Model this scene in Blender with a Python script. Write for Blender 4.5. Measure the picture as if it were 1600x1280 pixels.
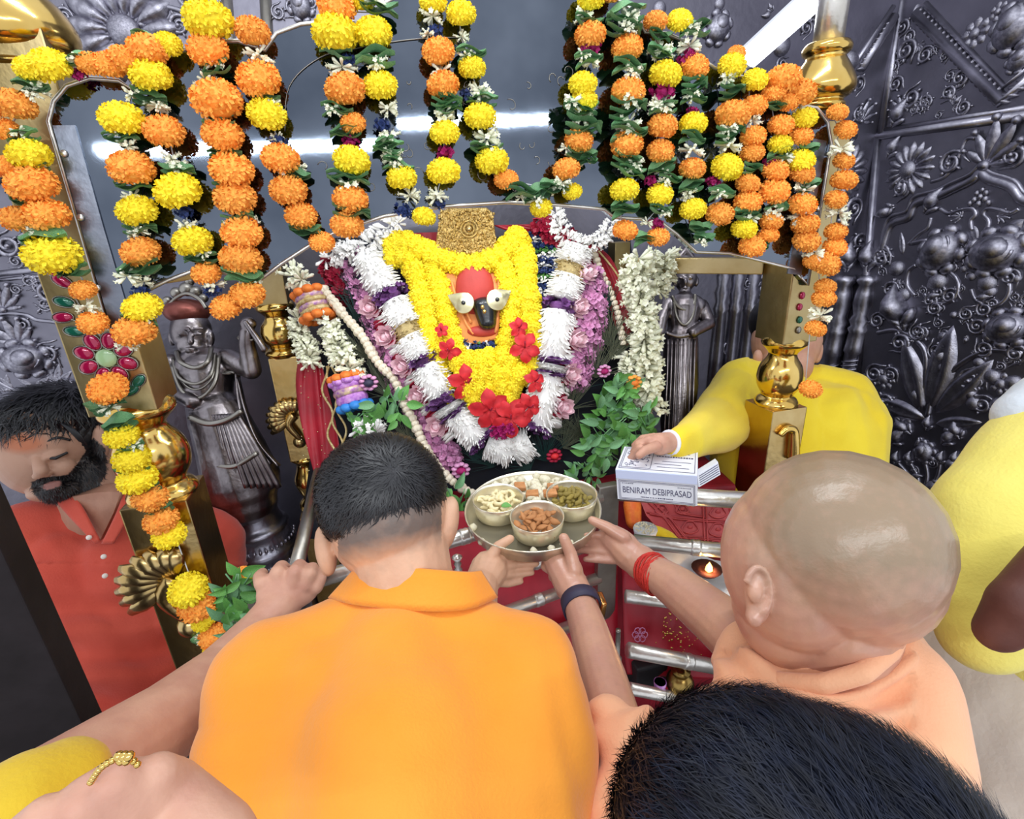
import bpy, bmesh, math, random
from mathutils import Vector as V, Matrix, noise

for _o in list(bpy.data.objects):
    bpy.data.objects.remove(_o, do_unlink=True)
SC = bpy.context.scene
COL = SC.collection
R = random.Random(7)

# ------------------------------------------------------------------ camera
FPX, CX, CY = 800.0, 800.0, 640.0
CAM = V((0.0, 0.0, 1.75))
_down = V((100.0, 2140.0, 800.0)).normalized()      # where plumb lines converge in the photograph
_fwd = V((0, 0, 1))
_yw = (_fwd - _down * _fwd.dot(_down)).normalized()
_zw = -_down
_xw = _yw.cross(_zw)


def c2w(v):
    return V((v.dot(_xw), v.dot(_yw), v.dot(_zw)))


_cd = bpy.data.cameras.new('camera')
_cd.sensor_fit = 'HORIZONTAL'
_cd.sensor_width = 36.0
_cd.lens = 36.0 * FPX / 1600.0
_cd.clip_start = 0.01
_co = bpy.data.objects.new('camera', _cd)
COL.objects.link(_co)
_r, _u, _b = c2w(V((1, 0, 0))), c2w(V((0, -1, 0))), c2w(V((0, 0, -1)))
_co.matrix_world = Matrix(((_r.x, _u.x, _b.x, CAM.x), (_r.y, _u.y, _b.y, CAM.y), (_r.z, _u.z, _b.z, CAM.z), (0, 0, 0, 1)))
SC.camera = _co

# ------------------------------------------------------------------ world, lamps, exposure
_w = bpy.data.worlds.new('room_air')
SC.world = _w
_w.use_nodes = True
_bg = _w.node_tree.nodes['Background']
_bg.inputs[0].default_value = (0.87, 0.91, 1.0, 1)
_bg.inputs[1].default_value = 0.95
SC.view_settings.view_transform = 'Standard'
SC.view_settings.look = 'None'
SC.view_settings.exposure = 0.22
SC.view_settings.gamma = 1.0
SC.view_settings.use_curve_mapping = False


def area(name, loc, target, sx, sy, power, col=(0.93, 0.97, 1.0)):
    l = bpy.data.lights.new(name, 'AREA')
    l.shape = 'RECTANGLE'
    l.size, l.size_y = sx, sy
    l.energy = power
    l.color = col
    o = bpy.data.objects.new(name, l)
    COL.objects.link(o)
    o.location = loc
    o.rotation_euler = (V(target) - V(loc)).to_track_quat('-Z', 'Y').to_euler()
    return o


# ------------------------------------------------------------------ placing helpers


def ray(px, py):
    return c2w(V(((px - CX) / FPX, (py - CY) / FPX, 1.0)))


def pd(px, py, d):
    """point seen at this spot of the photo, d metres into the room along the view axis"""
    return CAM + ray(px, py) * d


def at(px, py, Y):
    r = ray(px, py)
    return CAM + r * (Y / r.y)


def at_z(px, py, z):
    r = ray(px, py)
    return CAM + r * ((z - CAM.z) / r.z)


class Plane:
    def __init__(self, p, n, up=(0, 0, 1)):
        self.p = V(p)
        self.n = V(n).normalized()
        self.u = V(up).cross(self.n).normalized()
        self.v = self.n.cross(self.u).normalized()

    def on(self, px, py, off=0.0):
        r = ray(px, py)
        p0 = self.p + self.n * off
        return CAM + r * ((p0 - CAM).dot(self.n) / r.dot(self.n))

    def basis(self, loc, s=1.0, rot=0.0, sx=1.0, sn=1.0):
        c, q = math.cos(rot), math.sin(rot)
        a = (self.u * c + self.v * q) * s * sx
        b = (-self.u * q + self.v * c) * s
        n = self.n * s * sn
        return Matrix(((a.x, b.x, n.x, loc.x), (a.y, b.y, n.y, loc.y), (a.z, b.z, n.z, loc.z), (0, 0, 0, 1)))


def depth(p):
    return (p - CAM).dot(c2w(V((0, 0, 1))))


def pxm(p):
    """metres per photo pixel at p"""
    return depth(p) / FPX


WORLD = {}
YAW = math.radians(14)
UX = V((math.cos(YAW), math.sin(YAW), 0))          # along the shrine front, to the right
NF = V((math.sin(YAW), -math.cos(YAW), 0))         # out of the shrine front, to the camera
_lean = math.radians(6)
PCAN = Plane((0, 1.10, 1.75), NF * math.cos(_lean) + V((0, 0, math.sin(_lean))))
PBACK = Plane((0, 2.1, 1.75), NF)
_corner = PBACK.on(1338, 400)
PRIGHT = Plane(_corner, -UX)


# ceiling tubes behind the camera, found from their streaks mirrored in the canopy board
def mirrored(px, py, z):
    p, r = PCAN.on(px, py), ray(px, py)
    q = r - PCAN.n * (2 * r.dot(PCAN.n))
    return p + q * ((z - p.z) / q.z)


for _a, _b, _z, _pw in (((150, 236), (600, 226), 2.75, 15), ((622, 194), (866, 186), 2.95, 11)):
    _p0, _p1 = mirrored(_a[0], _a[1], _z), mirrored(_b[0], _b[1], _z)
    _o = area('ceiling_tube_lamp', (0, 0, 0), (0, 0, -1), (_p1 - _p0).length, 0.05, _pw)
    _x = (_p1 - _p0).normalized()
    _zc = -((V((0, 1.0, 1.4)) - (_p0 + _p1) / 2).normalized())
    _zc = (_zc - _x * _zc.dot(_x)).normalized()
    _y = _zc.cross(_x)
    _c = (_p0 + _p1) / 2
    _o.matrix_world = Matrix(((_x.x, _y.x, _zc.x, _c.x), (_x.y, _y.y, _zc.y, _c.y), (_x.z, _y.z, _zc.z, _c.z), (0, 0, 0, 1)))
area('ceiling_tube_lamp', (0.15, 0.75, 3.3), (0.1, 1.2, 1.0), 1.4, 0.10, 13)

# ------------------------------------------------------------------ object helpers


def link(name, data, parent=None, M=None):
    o = bpy.data.objects.new(name, data)
    COL.objects.link(o)
    M = M or Matrix()
    if parent is not None:
        o.parent = parent
        o.matrix_parent_inverse = WORLD[parent.name].inverted()
    o.matrix_basis = M
    WORLD[o.name] = M.copy()
    return o


def tag(o, label=None, cat=None, group=None, kind=None):
    if label: o['label'] = label
    if cat: o['category'] = cat
    if group: o['group'] = group
    if kind: o['kind'] = kind
    return o


def thing(name, loc, label, cat, group=None):
    o = link(name, None, None, Matrix.Translation(V(loc)))
    o.empty_display_size = 0.05
    return tag(o, label, cat, group)


def mesh_of(bm, name, mat, smooth=True):
    me = bpy.data.meshes.new(name)
    bmesh.ops.recalc_face_normals(bm, faces=bm.faces)
    bm.to_mesh(me)
    bm.free()
    if smooth:
        me.polygons.foreach_set('use_smooth', [True] * len(me.polygons))
    for m in (mat if isinstance(mat, (list, tuple)) else [mat]):
        me.materials.append(m)
    return me


def obj(name, bm, mat, parent=None, M=None, smooth=True):
    """link a bmesh given in world coordinates as ONE object whose origin sits at its middle"""
    if M is None and len(bm.verts):
        c = V((0, 0, 0))
        for v in bm.verts: c += v.co
        c /= len(bm.verts)
        for v in bm.verts: v.co -= c
        M = Matrix.Translation(c)
    return link(name, mesh_of(bm, name, mat, smooth), parent, M)


def bm_():
    return bmesh.new()


def frame_of(d, hint=None):
    d = d.normalized()
    h = hint if hint is not None else (V((0, 0, 1)) if abs(d.z) < 0.9 else V((1, 0, 0)))
    a = h.cross(d)
    if a.length < 1e-6: a = V((1, 0, 0)).cross(d)
    a.normalize()
    return a, d.cross(a).normalized()


def tube(bm, pts, rad, n=10, cap=True, closed=False, flat=1.0, hint=None, mi=0):
    pts = [V(p) for p in pts]
    k = len(pts)
    rad = rad if isinstance(rad, (list, tuple)) else [rad] * k
    rings = []
    pa = None
    for i, p in enumerate(pts):
        if closed: d = pts[(i + 1) % k] - pts[i - 1]
        else: d = pts[min(i + 1, k - 1)] - pts[max(i - 1, 0)]
        if d.length < 1e-9: d = V((0, 0, 1))
        d.normalize()
        if pa is None: a, b = frame_of(d, hint)
        else:
            a = pa - d * pa.dot(d)
            a = a.normalized() if a.length > 1e-6 else frame_of(d)[0]
            b = d.cross(a)
        pa = a
        rings.append([bm.verts.new(p + (a * math.cos(t) + b * math.sin(t) * flat) * rad[i]) for t in [2 * math.pi * j / n for j in range(n)]])
    for i in range(k if closed else k - 1):
        r0, r1 = rings[i], rings[(i + 1) % k]
        for j in range(n):
            f = bm.faces.new((r0[j], r0[(j + 1) % n], r1[(j + 1) % n], r1[j]))
            f.material_index = mi
    if cap and not closed:
        for r_ in (rings[0][::-1], rings[-1]):
            f = bm.faces.new(r_)
            f.material_index = mi
    return rings


def lathe(bm, axis0, axis1, prof, n=24, sq=None, mi=0):
    """prof: (t along axis 0..1, radius m)"""
    axis0, axis1 = V(axis0), V(axis1)
    return tube(bm, [axis0.lerp(axis1, t) for t, r in prof], [r for t, r in prof], n)


def ball(bm, c, r, seg=12, rings=8, M=None, mi=0):
    rr = (r, r, r) if not isinstance(r, (tuple, list)) else r
    m = Matrix.Translation(V(c)) @ (M.to_4x4() if M else Matrix()) @ Matrix.Diagonal((rr[0], rr[1], rr[2], 1))
    g = bmesh.ops.create_uvsphere(bm, u_segments=seg, v_segments=rings, radius=1, matrix=m)
    if mi:
        for v in g['verts']:
            for f in v.link_faces: f.material_index = mi
    return g


def box(bm, c, a, b, h, bev=0.0):
    """box from centre and three half-axis vectors"""
    c, a, b, h = V(c), V(a), V(b), V(h)
    vs = [bm.verts.new(c + a * i + b * j + h * k) for i in (-1, 1) for j in (-1, 1) for k in (-1, 1)]
    fs = [(0, 1, 3, 2), (4, 6, 7, 5), (0, 4, 5, 1), (2, 3, 7, 6), (0, 2, 6, 4), (1, 5, 7, 3)]
    faces = [bm.faces.new([vs[i] for i in f]) for f in fs]
    if bev > 0:
        es = list({e for f in faces for e in f.edges})
        bmesh.ops.bevel(bm, geom=es, offset=bev, segments=2, profile=0.6, affect='EDGES')
    return vs


def prism(bm, pts, ext, bev=0.0):
    """closed outline pts extruded by vector ext"""
    pts = [V(p) for p in pts]
    ext = V(ext)
    a = [bm.verts.new(p) for p in pts]
    b = [bm.verts.new(p + ext) for p in pts]
    n = len(pts)
    f0 = bm.faces.new(a)
    f1 = bm.faces.new(b[::-1])
    for i in range(n):
        bm.faces.new((a[i], b[i], b[(i + 1) % n], a[(i + 1) % n]))
    if bev > 0:
        es = list(f0.edges) + list(f1.edges)
        bmesh.ops.bevel(bm, geom=es, offset=bev, segments=2, profile=0.6, affect='EDGES')
    bmesh.ops.triangulate(bm, faces=[f for f in bm.faces if len(f.verts) > 4])


def smooth_path(pts, per=6, closed=False):
    """Catmull-Rom through points (any dimension list of Vectors)"""
    pts = [V(p) for p in pts]
    n = len(pts)
    out = []
    rng = range(n if closed else n - 1)
    for i in rng:
        if closed: p0, p1, p2, p3 = pts[i - 1], pts[i], pts[(i + 1) % n], pts[(i + 2) % n]
        else: p0, p1, p2, p3 = pts[max(i - 1, 0)], pts[i], pts[i + 1], pts[min(i + 2, n - 1)]
        for j in range(per):
            t = j / per
            out.append(0.5 * ((2 * p1) + (p2 - p0) * t + (2 * p0 - 5 * p1 + 4 * p2 - p3) * t * t + (3 * p1 - p0 - 3 * p2 + p3) * t ** 3))
    if not closed: out.append(pts[-1].copy())
    return out


def resample(pts, step):
    out = [pts[0].copy()]
    acc = 0.0
    for i in range(len(pts) - 1):
        a, b = pts[i], pts[i + 1]
        L = (b - a).length
        while acc + L >= step and L > 1e-9:
            t = (step - acc) / L
            a = a.lerp(b, t)
            out.append(a.copy())
            L = (b - a).length
            acc = 0.0
        acc += L
    return out


def baked(name, bm, mat, voxel, smooth_it, parent=None, disp=None, sub=0):
    """union of overlapping closed shapes grown into one continuous skin"""
    me = bpy.data.meshes.new('tmp')
    bm.to_mesh(me)
    bm.free()
    o = bpy.data.objects.new('tmp', me)
    COL.objects.link(o)
    m = o.modifiers.new('r', 'REMESH')
    m.mode = 'VOXEL'
    m.voxel_size = voxel
    m.adaptivity = 0.0
    if smooth_it:
        s = o.modifiers.new('s', 'SMOOTH')
        s.factor = 0.5
        s.iterations = smooth_it
    dg = bpy.context.evaluated_depsgraph_get()
    dg.update()
    me2 = bpy.data.meshes.new_from_object(o.evaluated_get(dg))
    bpy.data.objects.remove(o, do_unlink=True)
    bpy.data.meshes.remove(me)
    me2.name = name
    if disp:
        for v, nrm in [(v, v.normal.copy()) for v in me2.vertices]:
            v.co = v.co + nrm * disp(v.co, nrm)
    c = V((0, 0, 0))
    for v in me2.vertices: c += v.co
    c /= max(1, len(me2.vertices))
    me2.transform(Matrix.Translation(-c))
    me2.polygons.foreach_set('use_smooth', [True] * len(me2.polygons))
    me2.materials.clear()
    me2.materials.append(mat)
    return link(name, me2, parent, Matrix.Translation(c))


def cap(bm, p0, r0, p1, r1, n=22):
    """tapered capsule"""
    p0, p1 = V(p0), V(p1)
    d = (p1 - p0)
    L = d.length
    if L < 1e-6:
        ball(bm, p0, max(r0, r1), n, 8)
        return
    d /= L
    pts, rr = [], []
    for k in range(5):
        a = math.pi / 2 * (1 - k / 4.0)
        pts.append(p0 - d * r0 * math.sin(a) * 1.0)
        rr.append(max(r0 * math.cos(a), r0 * 0.05))
    for k in range(5):
        a = math.pi / 2 * (k / 4.0)
        pts.append(p1 + d * r1 * math.sin(a))
        rr.append(max(r1 * math.cos(a), r1 * 0.05))
    tube(bm, pts, rr, n)


def caps(bm, chain, n=22):
    """chain of (px, py, depth, radius px)"""
    q = [(pd(a, b, d), r * d / FPX) for a, b, d, r in chain]
    for (p0, r0), (p1, r1) in zip(q, q[1:]): cap(bm, p0, r0, p1, r1, n)


def egg(bm, px, py, d, rx, ry, rz=None, roll=0.0, M=None):
    """ellipsoid: radii in photo pixels at depth d: right, up, towards the viewer"""
    c = pd(px, py, d)
    k = d / FPX
    rz = rz if rz is not None else (rx + ry) / 2
    vr = ray(px, py).normalized()
    a = c2w(V((1, 0, 0)))
    a = (a - vr * a.dot(vr)).normalized()
    b = a.cross(-vr).normalized() * -1
    a2 = a * math.cos(roll) + b * math.sin(roll)
    b2 = -a * math.sin(roll) + b * math.cos(roll)
    m = Matrix((a2, b2, -vr)).transposed()
    ball(bm, c, (rx * k, ry * k, rz * k), 24, 16, m)


# ------------------------------------------------------------------ materials


def lin(h):
    h = h.lstrip('#')
    o = []
    for i in (0, 2, 4):
        c = int(h[i:i + 2], 16) / 255
        o.append(c / 12.92 if c <= 0.04045 else ((c + 0.055) / 1.055) ** 2.4)
    return (o[0], o[1], o[2], 1)


def mat(name, col, rough=0.5, metal=0.0, col2=None, scale=20.0, bump=0.0, bscale=80.0, rnd=0.0, spec=0.5, sheen=0.0, coat=0.0, sss=0.0, emit=0.0, detail=4.0, stretch=None):
    m = bpy.data.materials.new(name)
    m.use_nodes = True
    nt = m.node_tree
    b = nt.nodes['Principled BSDF']
    c1 = lin(col)
    b.inputs['Base Color'].default_value = c1
    b.inputs['Roughness'].default_value = rough
    b.inputs['Metallic'].default_value = metal
    b.inputs['Specular IOR Level'].default_value = spec
    if sheen: b.inputs['Sheen Weight'].default_value = sheen
    if coat: b.inputs['Coat Weight'].default_value = coat
    if sss:
        b.inputs['Subsurface Weight'].default_value = sss
        b.inputs['Subsurface Radius'].default_value = (0.012, 0.005, 0.003)
    if emit:
        b.inputs['Emission Color'].default_value = c1
        b.inputs['Emission Strength'].default_value = emit
    tc = nt.nodes.new('ShaderNodeTexCoord')
    src = tc.outputs['Object']
    if stretch:
        mp = nt.nodes.new('ShaderNodeMapping')
        mp.inputs['Scale'].default_value = stretch
        nt.links.new(src, mp.inputs['Vector'])
        src = mp.outputs['Vector']
    last = None
    if col2:
        nz = nt.nodes.new('ShaderNodeTexNoise')
        nz.inputs['Scale'].default_value = scale
        nz.inputs['Detail'].default_value = detail
        nt.links.new(src, nz.inputs['Vector'])
        rp = nt.nodes.new('ShaderNodeValToRGB')
        rp.color_ramp.elements[0].position = 0.35
        rp.color_ramp.elements[1].position = 0.68
        rp.color_ramp.elements[0].color = lin(col2)
        rp.color_ramp.elements[1].color = c1
        nt.links.new(nz.outputs['Fac'], rp.inputs['Fac'])
        last = rp.outputs['Color']
        nt.links.new(last, b.inputs['Base Color'])
    if rnd:
        oi = nt.nodes.new('ShaderNodeObjectInfo')
        hs = nt.nodes.new('ShaderNodeHueSaturation')
        mr = nt.nodes.new('ShaderNodeMapRange')
        mr.inputs['To Min'].default_value = 1 - rnd
        mr.inputs['To Max'].default_value = 1 + rnd
        nt.links.new(oi.outputs['Random'], mr.inputs['Value'])
        nt.links.new(mr.outputs['Result'], hs.inputs['Value'])
        if last: nt.links.new(last, hs.inputs['Color'])
        else: hs.inputs['Color'].default_value = c1
        nt.links.new(hs.outputs['Color'], b.inputs['Base Color'])
    if bump:
        n2 = nt.nodes.new('ShaderNodeTexNoise')
        n2.inputs['Scale'].default_value = bscale
        n2.inputs['Detail'].default_value = 3
        nt.links.new(src, n2.inputs['Vector'])
        bp = nt.nodes.new('ShaderNodeBump')
        bp.inputs['Strength'].default_value = bump
        bp.inputs['Distance'].default_value = 0.004
        nt.links.new(n2.outputs['Fac'], bp.inputs['Height'])
        nt.links.new(bp.outputs['Normal'], b.inputs['Normal'])
    return m


M = dict(
    darksilver=mat('oxidised_silver', '#b9b7c2', 0.34, 1.0, '#8b8994', 9, 0.25, 60),
    wallsilver=mat('silver_sheet', '#8a8893', 0.42, 1.0, '#7a7883', 6, 0.3, 40),
    statue=mat('statue_silver', '#a8a1a3', 0.33, 1.0, '#6c6466', 14, 0.2, 90),
    mirror=mat('polished_steel', '#747c88', 0.045, 1.0, '#525a66', 4, 0.015, 22),  # uneven darker tone painted in to stand for reflections of the room
    steel=mat('rail_silver', '#e6e3dc', 0.3, 0.85, '#cdc8be', 18, 0.25, 60),
    dullsteel=mat('brushed_silver', '#a8a49c', 0.38, 1.0, '#8b867d', 14, 0.15, 60),
    gold=mat('brass', '#cfb57e', 0.26, 1.0, '#bb9c60', 12, 0.15, 50),
    goldbright=mat('polished_brass', '#e9c878', 0.16, 1.0, '#d6b05c', 12, 0.12, 40),
    golddull=mat('worn_brass', '#c4b183', 0.38, 1.0, '#ae9866', 10, 0.2, 50),
    crown=mat('gold_crown', '#e3c684', 0.34, 1.0, '#b08d45', 160, 0.9, 320),
    yellow=mat('yellow_marigold', '#fff03c', 0.75, 0, '#ffe218', 60, 0, rnd=0.05),
    orange=mat('orange_marigold', '#ffb954', 0.75, 0, '#ffa438', 60, 0, rnd=0.08),
    jasmine=mat('jasmine_white', '#fbf9ea', 0.7, 0, '#e9ecca', 90, 0, rnd=0.06),
    tuberose=mat('tuberose_white', '#fffefc', 0.7, 0, '#f4f2ec', 90, 0),
    purple=mat('purple_flower', '#7b4a86', 0.75, 0, '#5a2f66', 120, 0, rnd=0.15),
    pink=mat('pink_flower', '#e4a9cc', 0.75, 0, '#c983b4', 90, 0, rnd=0.08),
    magenta=mat('magenta_flower', '#b81070', 0.7, 0, '#8c0a50', 80, 0, rnd=0.1),
    lotus=mat('lotus_petal', '#f7dde2', 0.6, 0, '#eebfcb', 40, 0),
    crimson=mat('crimson_petal', '#b0123a', 0.6, 0, '#8a0c2c', 40, 0),
    hibiscus=mat('hibiscus_red', '#e0262e', 0.6, 0, '#b9121f', 40, 0),
    blue=mat('blue_flower', '#31477f', 0.7, 0, '#1f2d5c', 80, 0, rnd=0.2),
    leaf=mat('leaf_green', '#7fb07c', 0.5, 0, '#578c5e', 40, 0.2, 60, rnd=0.25),
    leafbright=mat('basil_green', '#74b054', 0.5, 0, '#4c8a44', 40, 0.2, 60, rnd=0.25),
    peacock=mat('peacock_green', '#20483f', 0.5, 0, '#0e2a30', 60, 0, rnd=0.2),
    feather=mat('feather_brown', '#6b6a52', 0.7, 0, '#37473a', 60, 0, rnd=0.2),
    drape=mat('dark_velvet', '#16171f', 0.8, 0, '#0d1524', 20, 0.3, 60),
    redcloth=mat('red_satin', '#b3142b', 0.45, 0, '#8f0c20', 8, 0.25, 40),
    crimsoncloth=mat('crimson_cloth', '#a01428', 0.6, 0, '#7c0b1c', 12, 0.3, 60),
    lace=mat('gold_lace', '#e0cf9c', 0.5, 0.3, '#b79a5a', 120, 0.5, 200),
    vermilion=mat('vermilion_paint', '#bd4038', 0.6, 0, '#ae352d', 20, 0.2, 60),
    sandal=mat('sandal_orange', '#f0a461', 0.6, 0, '#e88f4a', 20, 0.25, 30),
    black=mat('black_stone', '#15171a', 0.25, 0, coat=0.3),
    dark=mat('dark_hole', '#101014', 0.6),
    eye=mat('silver_eye', '#e6deb4', 0.28, 0.8, '#d2c898', 20),
    kurta=mat('orange_cotton', '#f5a03a', 0.9, 0, '#ef942c', 5, 0.25, 260, sheen=0.25, spec=0.25),
    peach=mat('peach_cotton', '#f6bc94', 0.9, 0, '#efae84', 5, 0.25, 260, sheen=0.25, spec=0.25),
    redkurta=mat('red_cotton', '#d45a47', 0.85, 0, '#c64c3c', 5, 0.3, 200, sheen=0.2, spec=0.25),
    yellowkurta=mat('yellow_cotton', '#f5dc3c', 0.85, 0, '#eccc28', 5, 0.25, 200, sheen=0.2, spec=0.25),
    paleyellow=mat('pale_yellow_cotton', '#ecdf7a', 0.85, 0, '#e6d666', 5, 0.25, 200, sheen=0.2, spec=0.25),
    mustard=mat('mustard_cotton', '#dcbb34', 0.85, 0, '#d0ac28', 5, 0.25, 200, sheen=0.2, spec=0.25),
    strip=mat('edge_steel', '#80848d', 0.3, 1.0, '#6a6e78', 14, 0.1, 60),
    cream=mat('cream_cotton', '#cfc3b6', 0.85, 0, '#bfb1a4', 4, 0.3, 120, spec=0.25),
    whitecloth=mat('white_cotton', '#dfe3e6', 0.85, 0, '#c6ccd2', 8, 0.3, 120),
    skin=mat('skin_light', '#dcb192', 0.5, 0, '#cf9f80', 28, 0.12, 240, sss=0.06, spec=0.4),
    skinpink=mat('skin_warm', '#d0a188', 0.5, 0, '#c28f7a', 24, 0.12, 240, sss=0.06, spec=0.4),
    skinbrown=mat('skin_brown', '#b98a72', 0.5, 0, '#a5755e', 24, 0.12, 240, sss=0.05, spec=0.4),
    skindark=mat('skin_dark', '#6a4238', 0.55, 0, '#5a352d', 24, 0.1, 200, spec=0.35),
    hair=mat('black_hair', '#16161b', 0.42, 0, '#0c0c10', 50, 0, spec=0.6),
    hairblue=mat('blue_black_hair', '#0d162c', 0.55, 0, '#070b18', 60, 0, spec=0.35),
    haircut=mat('short_dark_hair', '#2d2d31', 0.5, 0, '#1c1c20', 60, 0.5, 300, spec=0.5),
    white=mat('white_card', '#eef0f6', 0.55, 0, '#e4e6f0', 6, 0),
    ink=mat('purple_ink', '#4b4768', 0.6),
    lid=mat('pale_card', '#cdd6f2', 0.55),
    plate=mat('german_silver', '#efe9d4', 0.28, 0.8, '#e2dbc4', 12, 0.08, 40),
    almond=mat('almond_skin', '#c98d57', 0.6, 0, '#b27544', 90, 0.3, 200, rnd=0.1),
    cashew=mat('cashew', '#f3e7bd', 0.55, 0, '#e8d7a2', 40, 0, rnd=0.05),
    raisin=mat('green_raisin', '#a9964a', 0.4, 0, '#87742f', 60, 0.4, 120, rnd=0.15),
    makhana=mat('puffed_seed', '#f1ecd6', 0.7, 0, '#e0d6b4', 60, 0.4, 120, rnd=0.04),
    navy=mat('navy_strap', '#35324a', 0.6),
    rosegold=mat('rose_gold', '#d9a15f', 0.2, 1.0),
    thread=mat('red_thread', '#d8372a', 0.7, 0, '#b92820', 60, 0.6, 300),
    wood=mat('dark_wood', '#2c2628', 0.7, 0, '#211c1d', 8, 0.3, 40, spec=.2),
    tan=mat('tan_edge', '#9c8364', 0.6),
    ruby=mat('ruby_enamel', '#b3154c', 0.12, 0.2, coat=0.6),
    emerald=mat('emerald_enamel', '#1d6b55', 0.12, 0.2, coat=0.6),
    opal=mat('pale_green_enamel', '#a9cf9a', 0.15, 0, coat=0.6),
    clay=mat('red_carved', '#b8484a', 0.5, 0, '#9a3038', 16, 0.3, 60),
    brasspot=mat('old_brass', '#a88b4e', 0.28, 1.0, '#80683a', 10),
    floor=mat('stone_floor', '#4a3a33', 0.5, 0, '#35292a', 5, 0.2, 30),
    flame=mat('flame', '#ffb45a', 0.5, emit=6.0),
    tubelight=mat('lamp_white', '#eaf2ff', 0.5, emit=9.0),
    orangepaper=mat('orange_ruffle', '#f08a30', 0.6, 0, '#e0641e', 50, 0.4, 100),
    pinkpaper=mat('lilac_ruffle', '#d9a6dc', 0.5, 0, '#a85fc0', 90, 0.3, 100),
    goldband=mat('gold_thread_band', '#f0d9a0', 0.4, 0.3, '#9b58b0', 70, 0.4, 120),
    button=mat('pearl_button', '#efe6dc', 0.3),
    bluecloth=mat('blue_ribbon', '#2f86d6', 0.5),
    tilak=mat('tilak_orange', '#d98050', 0.7),
    lips=mat('lip', '#9a5f58', 0.5),
)
# ================================================================== SETTING
bm = bm_()
box(bm, (0, 1.2, -0.03), (2.6, 0, 0), (0, 2.4, 0), (0, 0, 0.03))
tag(obj('floor', bm, M['floor']), kind='structure')

wall_back = None
bm = bm_()
_l = PBACK.on(-420, 400)
_l.z = 0
_c = _corner.copy()
_c.z = 0
_mid = (_l + _c) / 2 - NF * 0.03
box(bm, _mid + V((0, 0, 1.8)), (_c - _l) / 2 + UX * 0.03, NF * 0.03, (0, 0, 1.8))
wall_back = tag(obj('wall_back', bm, M['wallsilver'], smooth=False), kind='structure')
bm = bm_()
_near = _c + NF * 1.5
_mid = (_near + _c) / 2 + UX * 0.03
box(bm, _mid + V((0, 0, 1.8)), (_near - _c) / 2, UX * 0.03, (0, 0, 1.8))
wall_right = tag(obj('wall_right', bm, M['wallsilver'], smooth=False), kind='structure')

# ---- relief pieces: small meshes in their own frame (x along, y across, z out of the wall)
def grid_mesh(name, fn, nu, nv, m, both=False):
    bm = bm_()
    g = [[bm.verts.new(fn(i / nu, j / nv)) for j in range(nv + 1)] for i in range(nu + 1)]
    for i in range(nu):
        for j in range(nv):
            bm.faces.new((g[i][j], g[i + 1][j], g[i + 1][j + 1], g[i][j + 1]))
    bmesh.ops.remove_doubles(bm, verts=bm.verts, dist=1e-5)
    return mesh_of(bm, name, m)


def petal_fn(w, h, tip=0.6, crease=0.0, curl=0.0):
    def f(u, v):
        wd = w * math.sin(math.pi * min(1, u ** tip)) ** 0.8 if 0 < u < 1 else 0
        t = (v - 0.5) * 2
        z = h * (1 - t * t) * math.sin(math.pi * u) ** 0.6 if 0 < u < 1 else 0
        z -= crease * (1 - abs(t)) ** 2 * (math.sin(math.pi * u) if 0 < u < 1 else 0)
        return V((u, t * wd, z + curl * u * u))
    return f


DS = M['darksilver']
RM = {}
RM['petal'] = grid_mesh('relief_petal', petal_fn(0.17, 0.13, 1.3), 6, 4, DS)
RM['leafy'] = grid_mesh('relief_leaf', petal_fn(0.16, 0.12, 0.75, 0.10), 8, 6, DS)
RM['blade'] = grid_mesh('relief_blade', petal_fn(0.15, 0.14, 0.9, 0.11), 10, 6, DS)


def _scroll(turns=1.6, r0=0.13):
    bm = bm_()
    pts, rad = [], []
    n = 26
    for i in range(n + 1):
        t = i / n
        a = -math.pi * 0.5 + turns * 2 * math.pi * t
        rr = 0.46 * (1 - t) ** 0.8 + 0.06
        pts.append(V((0.55 + rr * math.cos(a), 0.46 + rr * math.sin(a), 0.05 + 0.10 * t)))
        rad.append(r0 * (1 - 0.6 * t) * (0.5 + min(1, t * 5) * 0.5))
    st = [V((0, -0.12, 0.03)), V((0.28, -0.05, 0.04))]
    tube(bm, st + pts, [0.03, 0.06] + rad, 7)
    ball(bm, pts[-1] + V((0, 0, 0.05)), 0.12, 8, 6)
    for a in (0.2, 0.36, 0.5):
        p = pts[int(a * n)]
        d = (p - V((0.55, 0.46, p.z))).normalized()
        ball(bm, p + d * 0.14, (0.13, 0.07, 0.09), 8, 6, Matrix.Rotation(math.atan2(d.y, d.x), 3, 'Z'))
    return mesh_of(bm, 'relief_scroll', DS)


def _acanthus():
    bm = bm_()
    for k, a in enumerate((-75, -45, -18, 8, 36, 66)):
        L = (0.62, 0.82, 1.0, 1.0, 0.8, 0.6)[k]
        q = Matrix.Rotation(math.radians(a + 90), 4, 'Z')
        f = petal_fn(0.15, 0.13, 1.1, 0.05, 0.12)
        nu, nv = 6, 4
        g = [[bm.verts.new(q @ (f(i / nu, j / nv) * L)) for j in range(nv + 1)] for i in range(nu + 1)]
        for i in range(nu):
            for j in range(nv): bm.faces.new((g[i][j], g[i + 1][j], g[i + 1][j + 1], g[i][j + 1]))
        ball(bm, q @ V((L, 0, 0.13)), 0.08 * L + 0.02, 8, 6)
    bmesh.ops.remove_doubles(bm, verts=bm.verts, dist=1e-5)
    ball(bm, (0, 0, 0.06), (0.14, 0.12, 0.1), 8, 6)
    return mesh_of(bm, 'relief_acanthus', DS)


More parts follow.
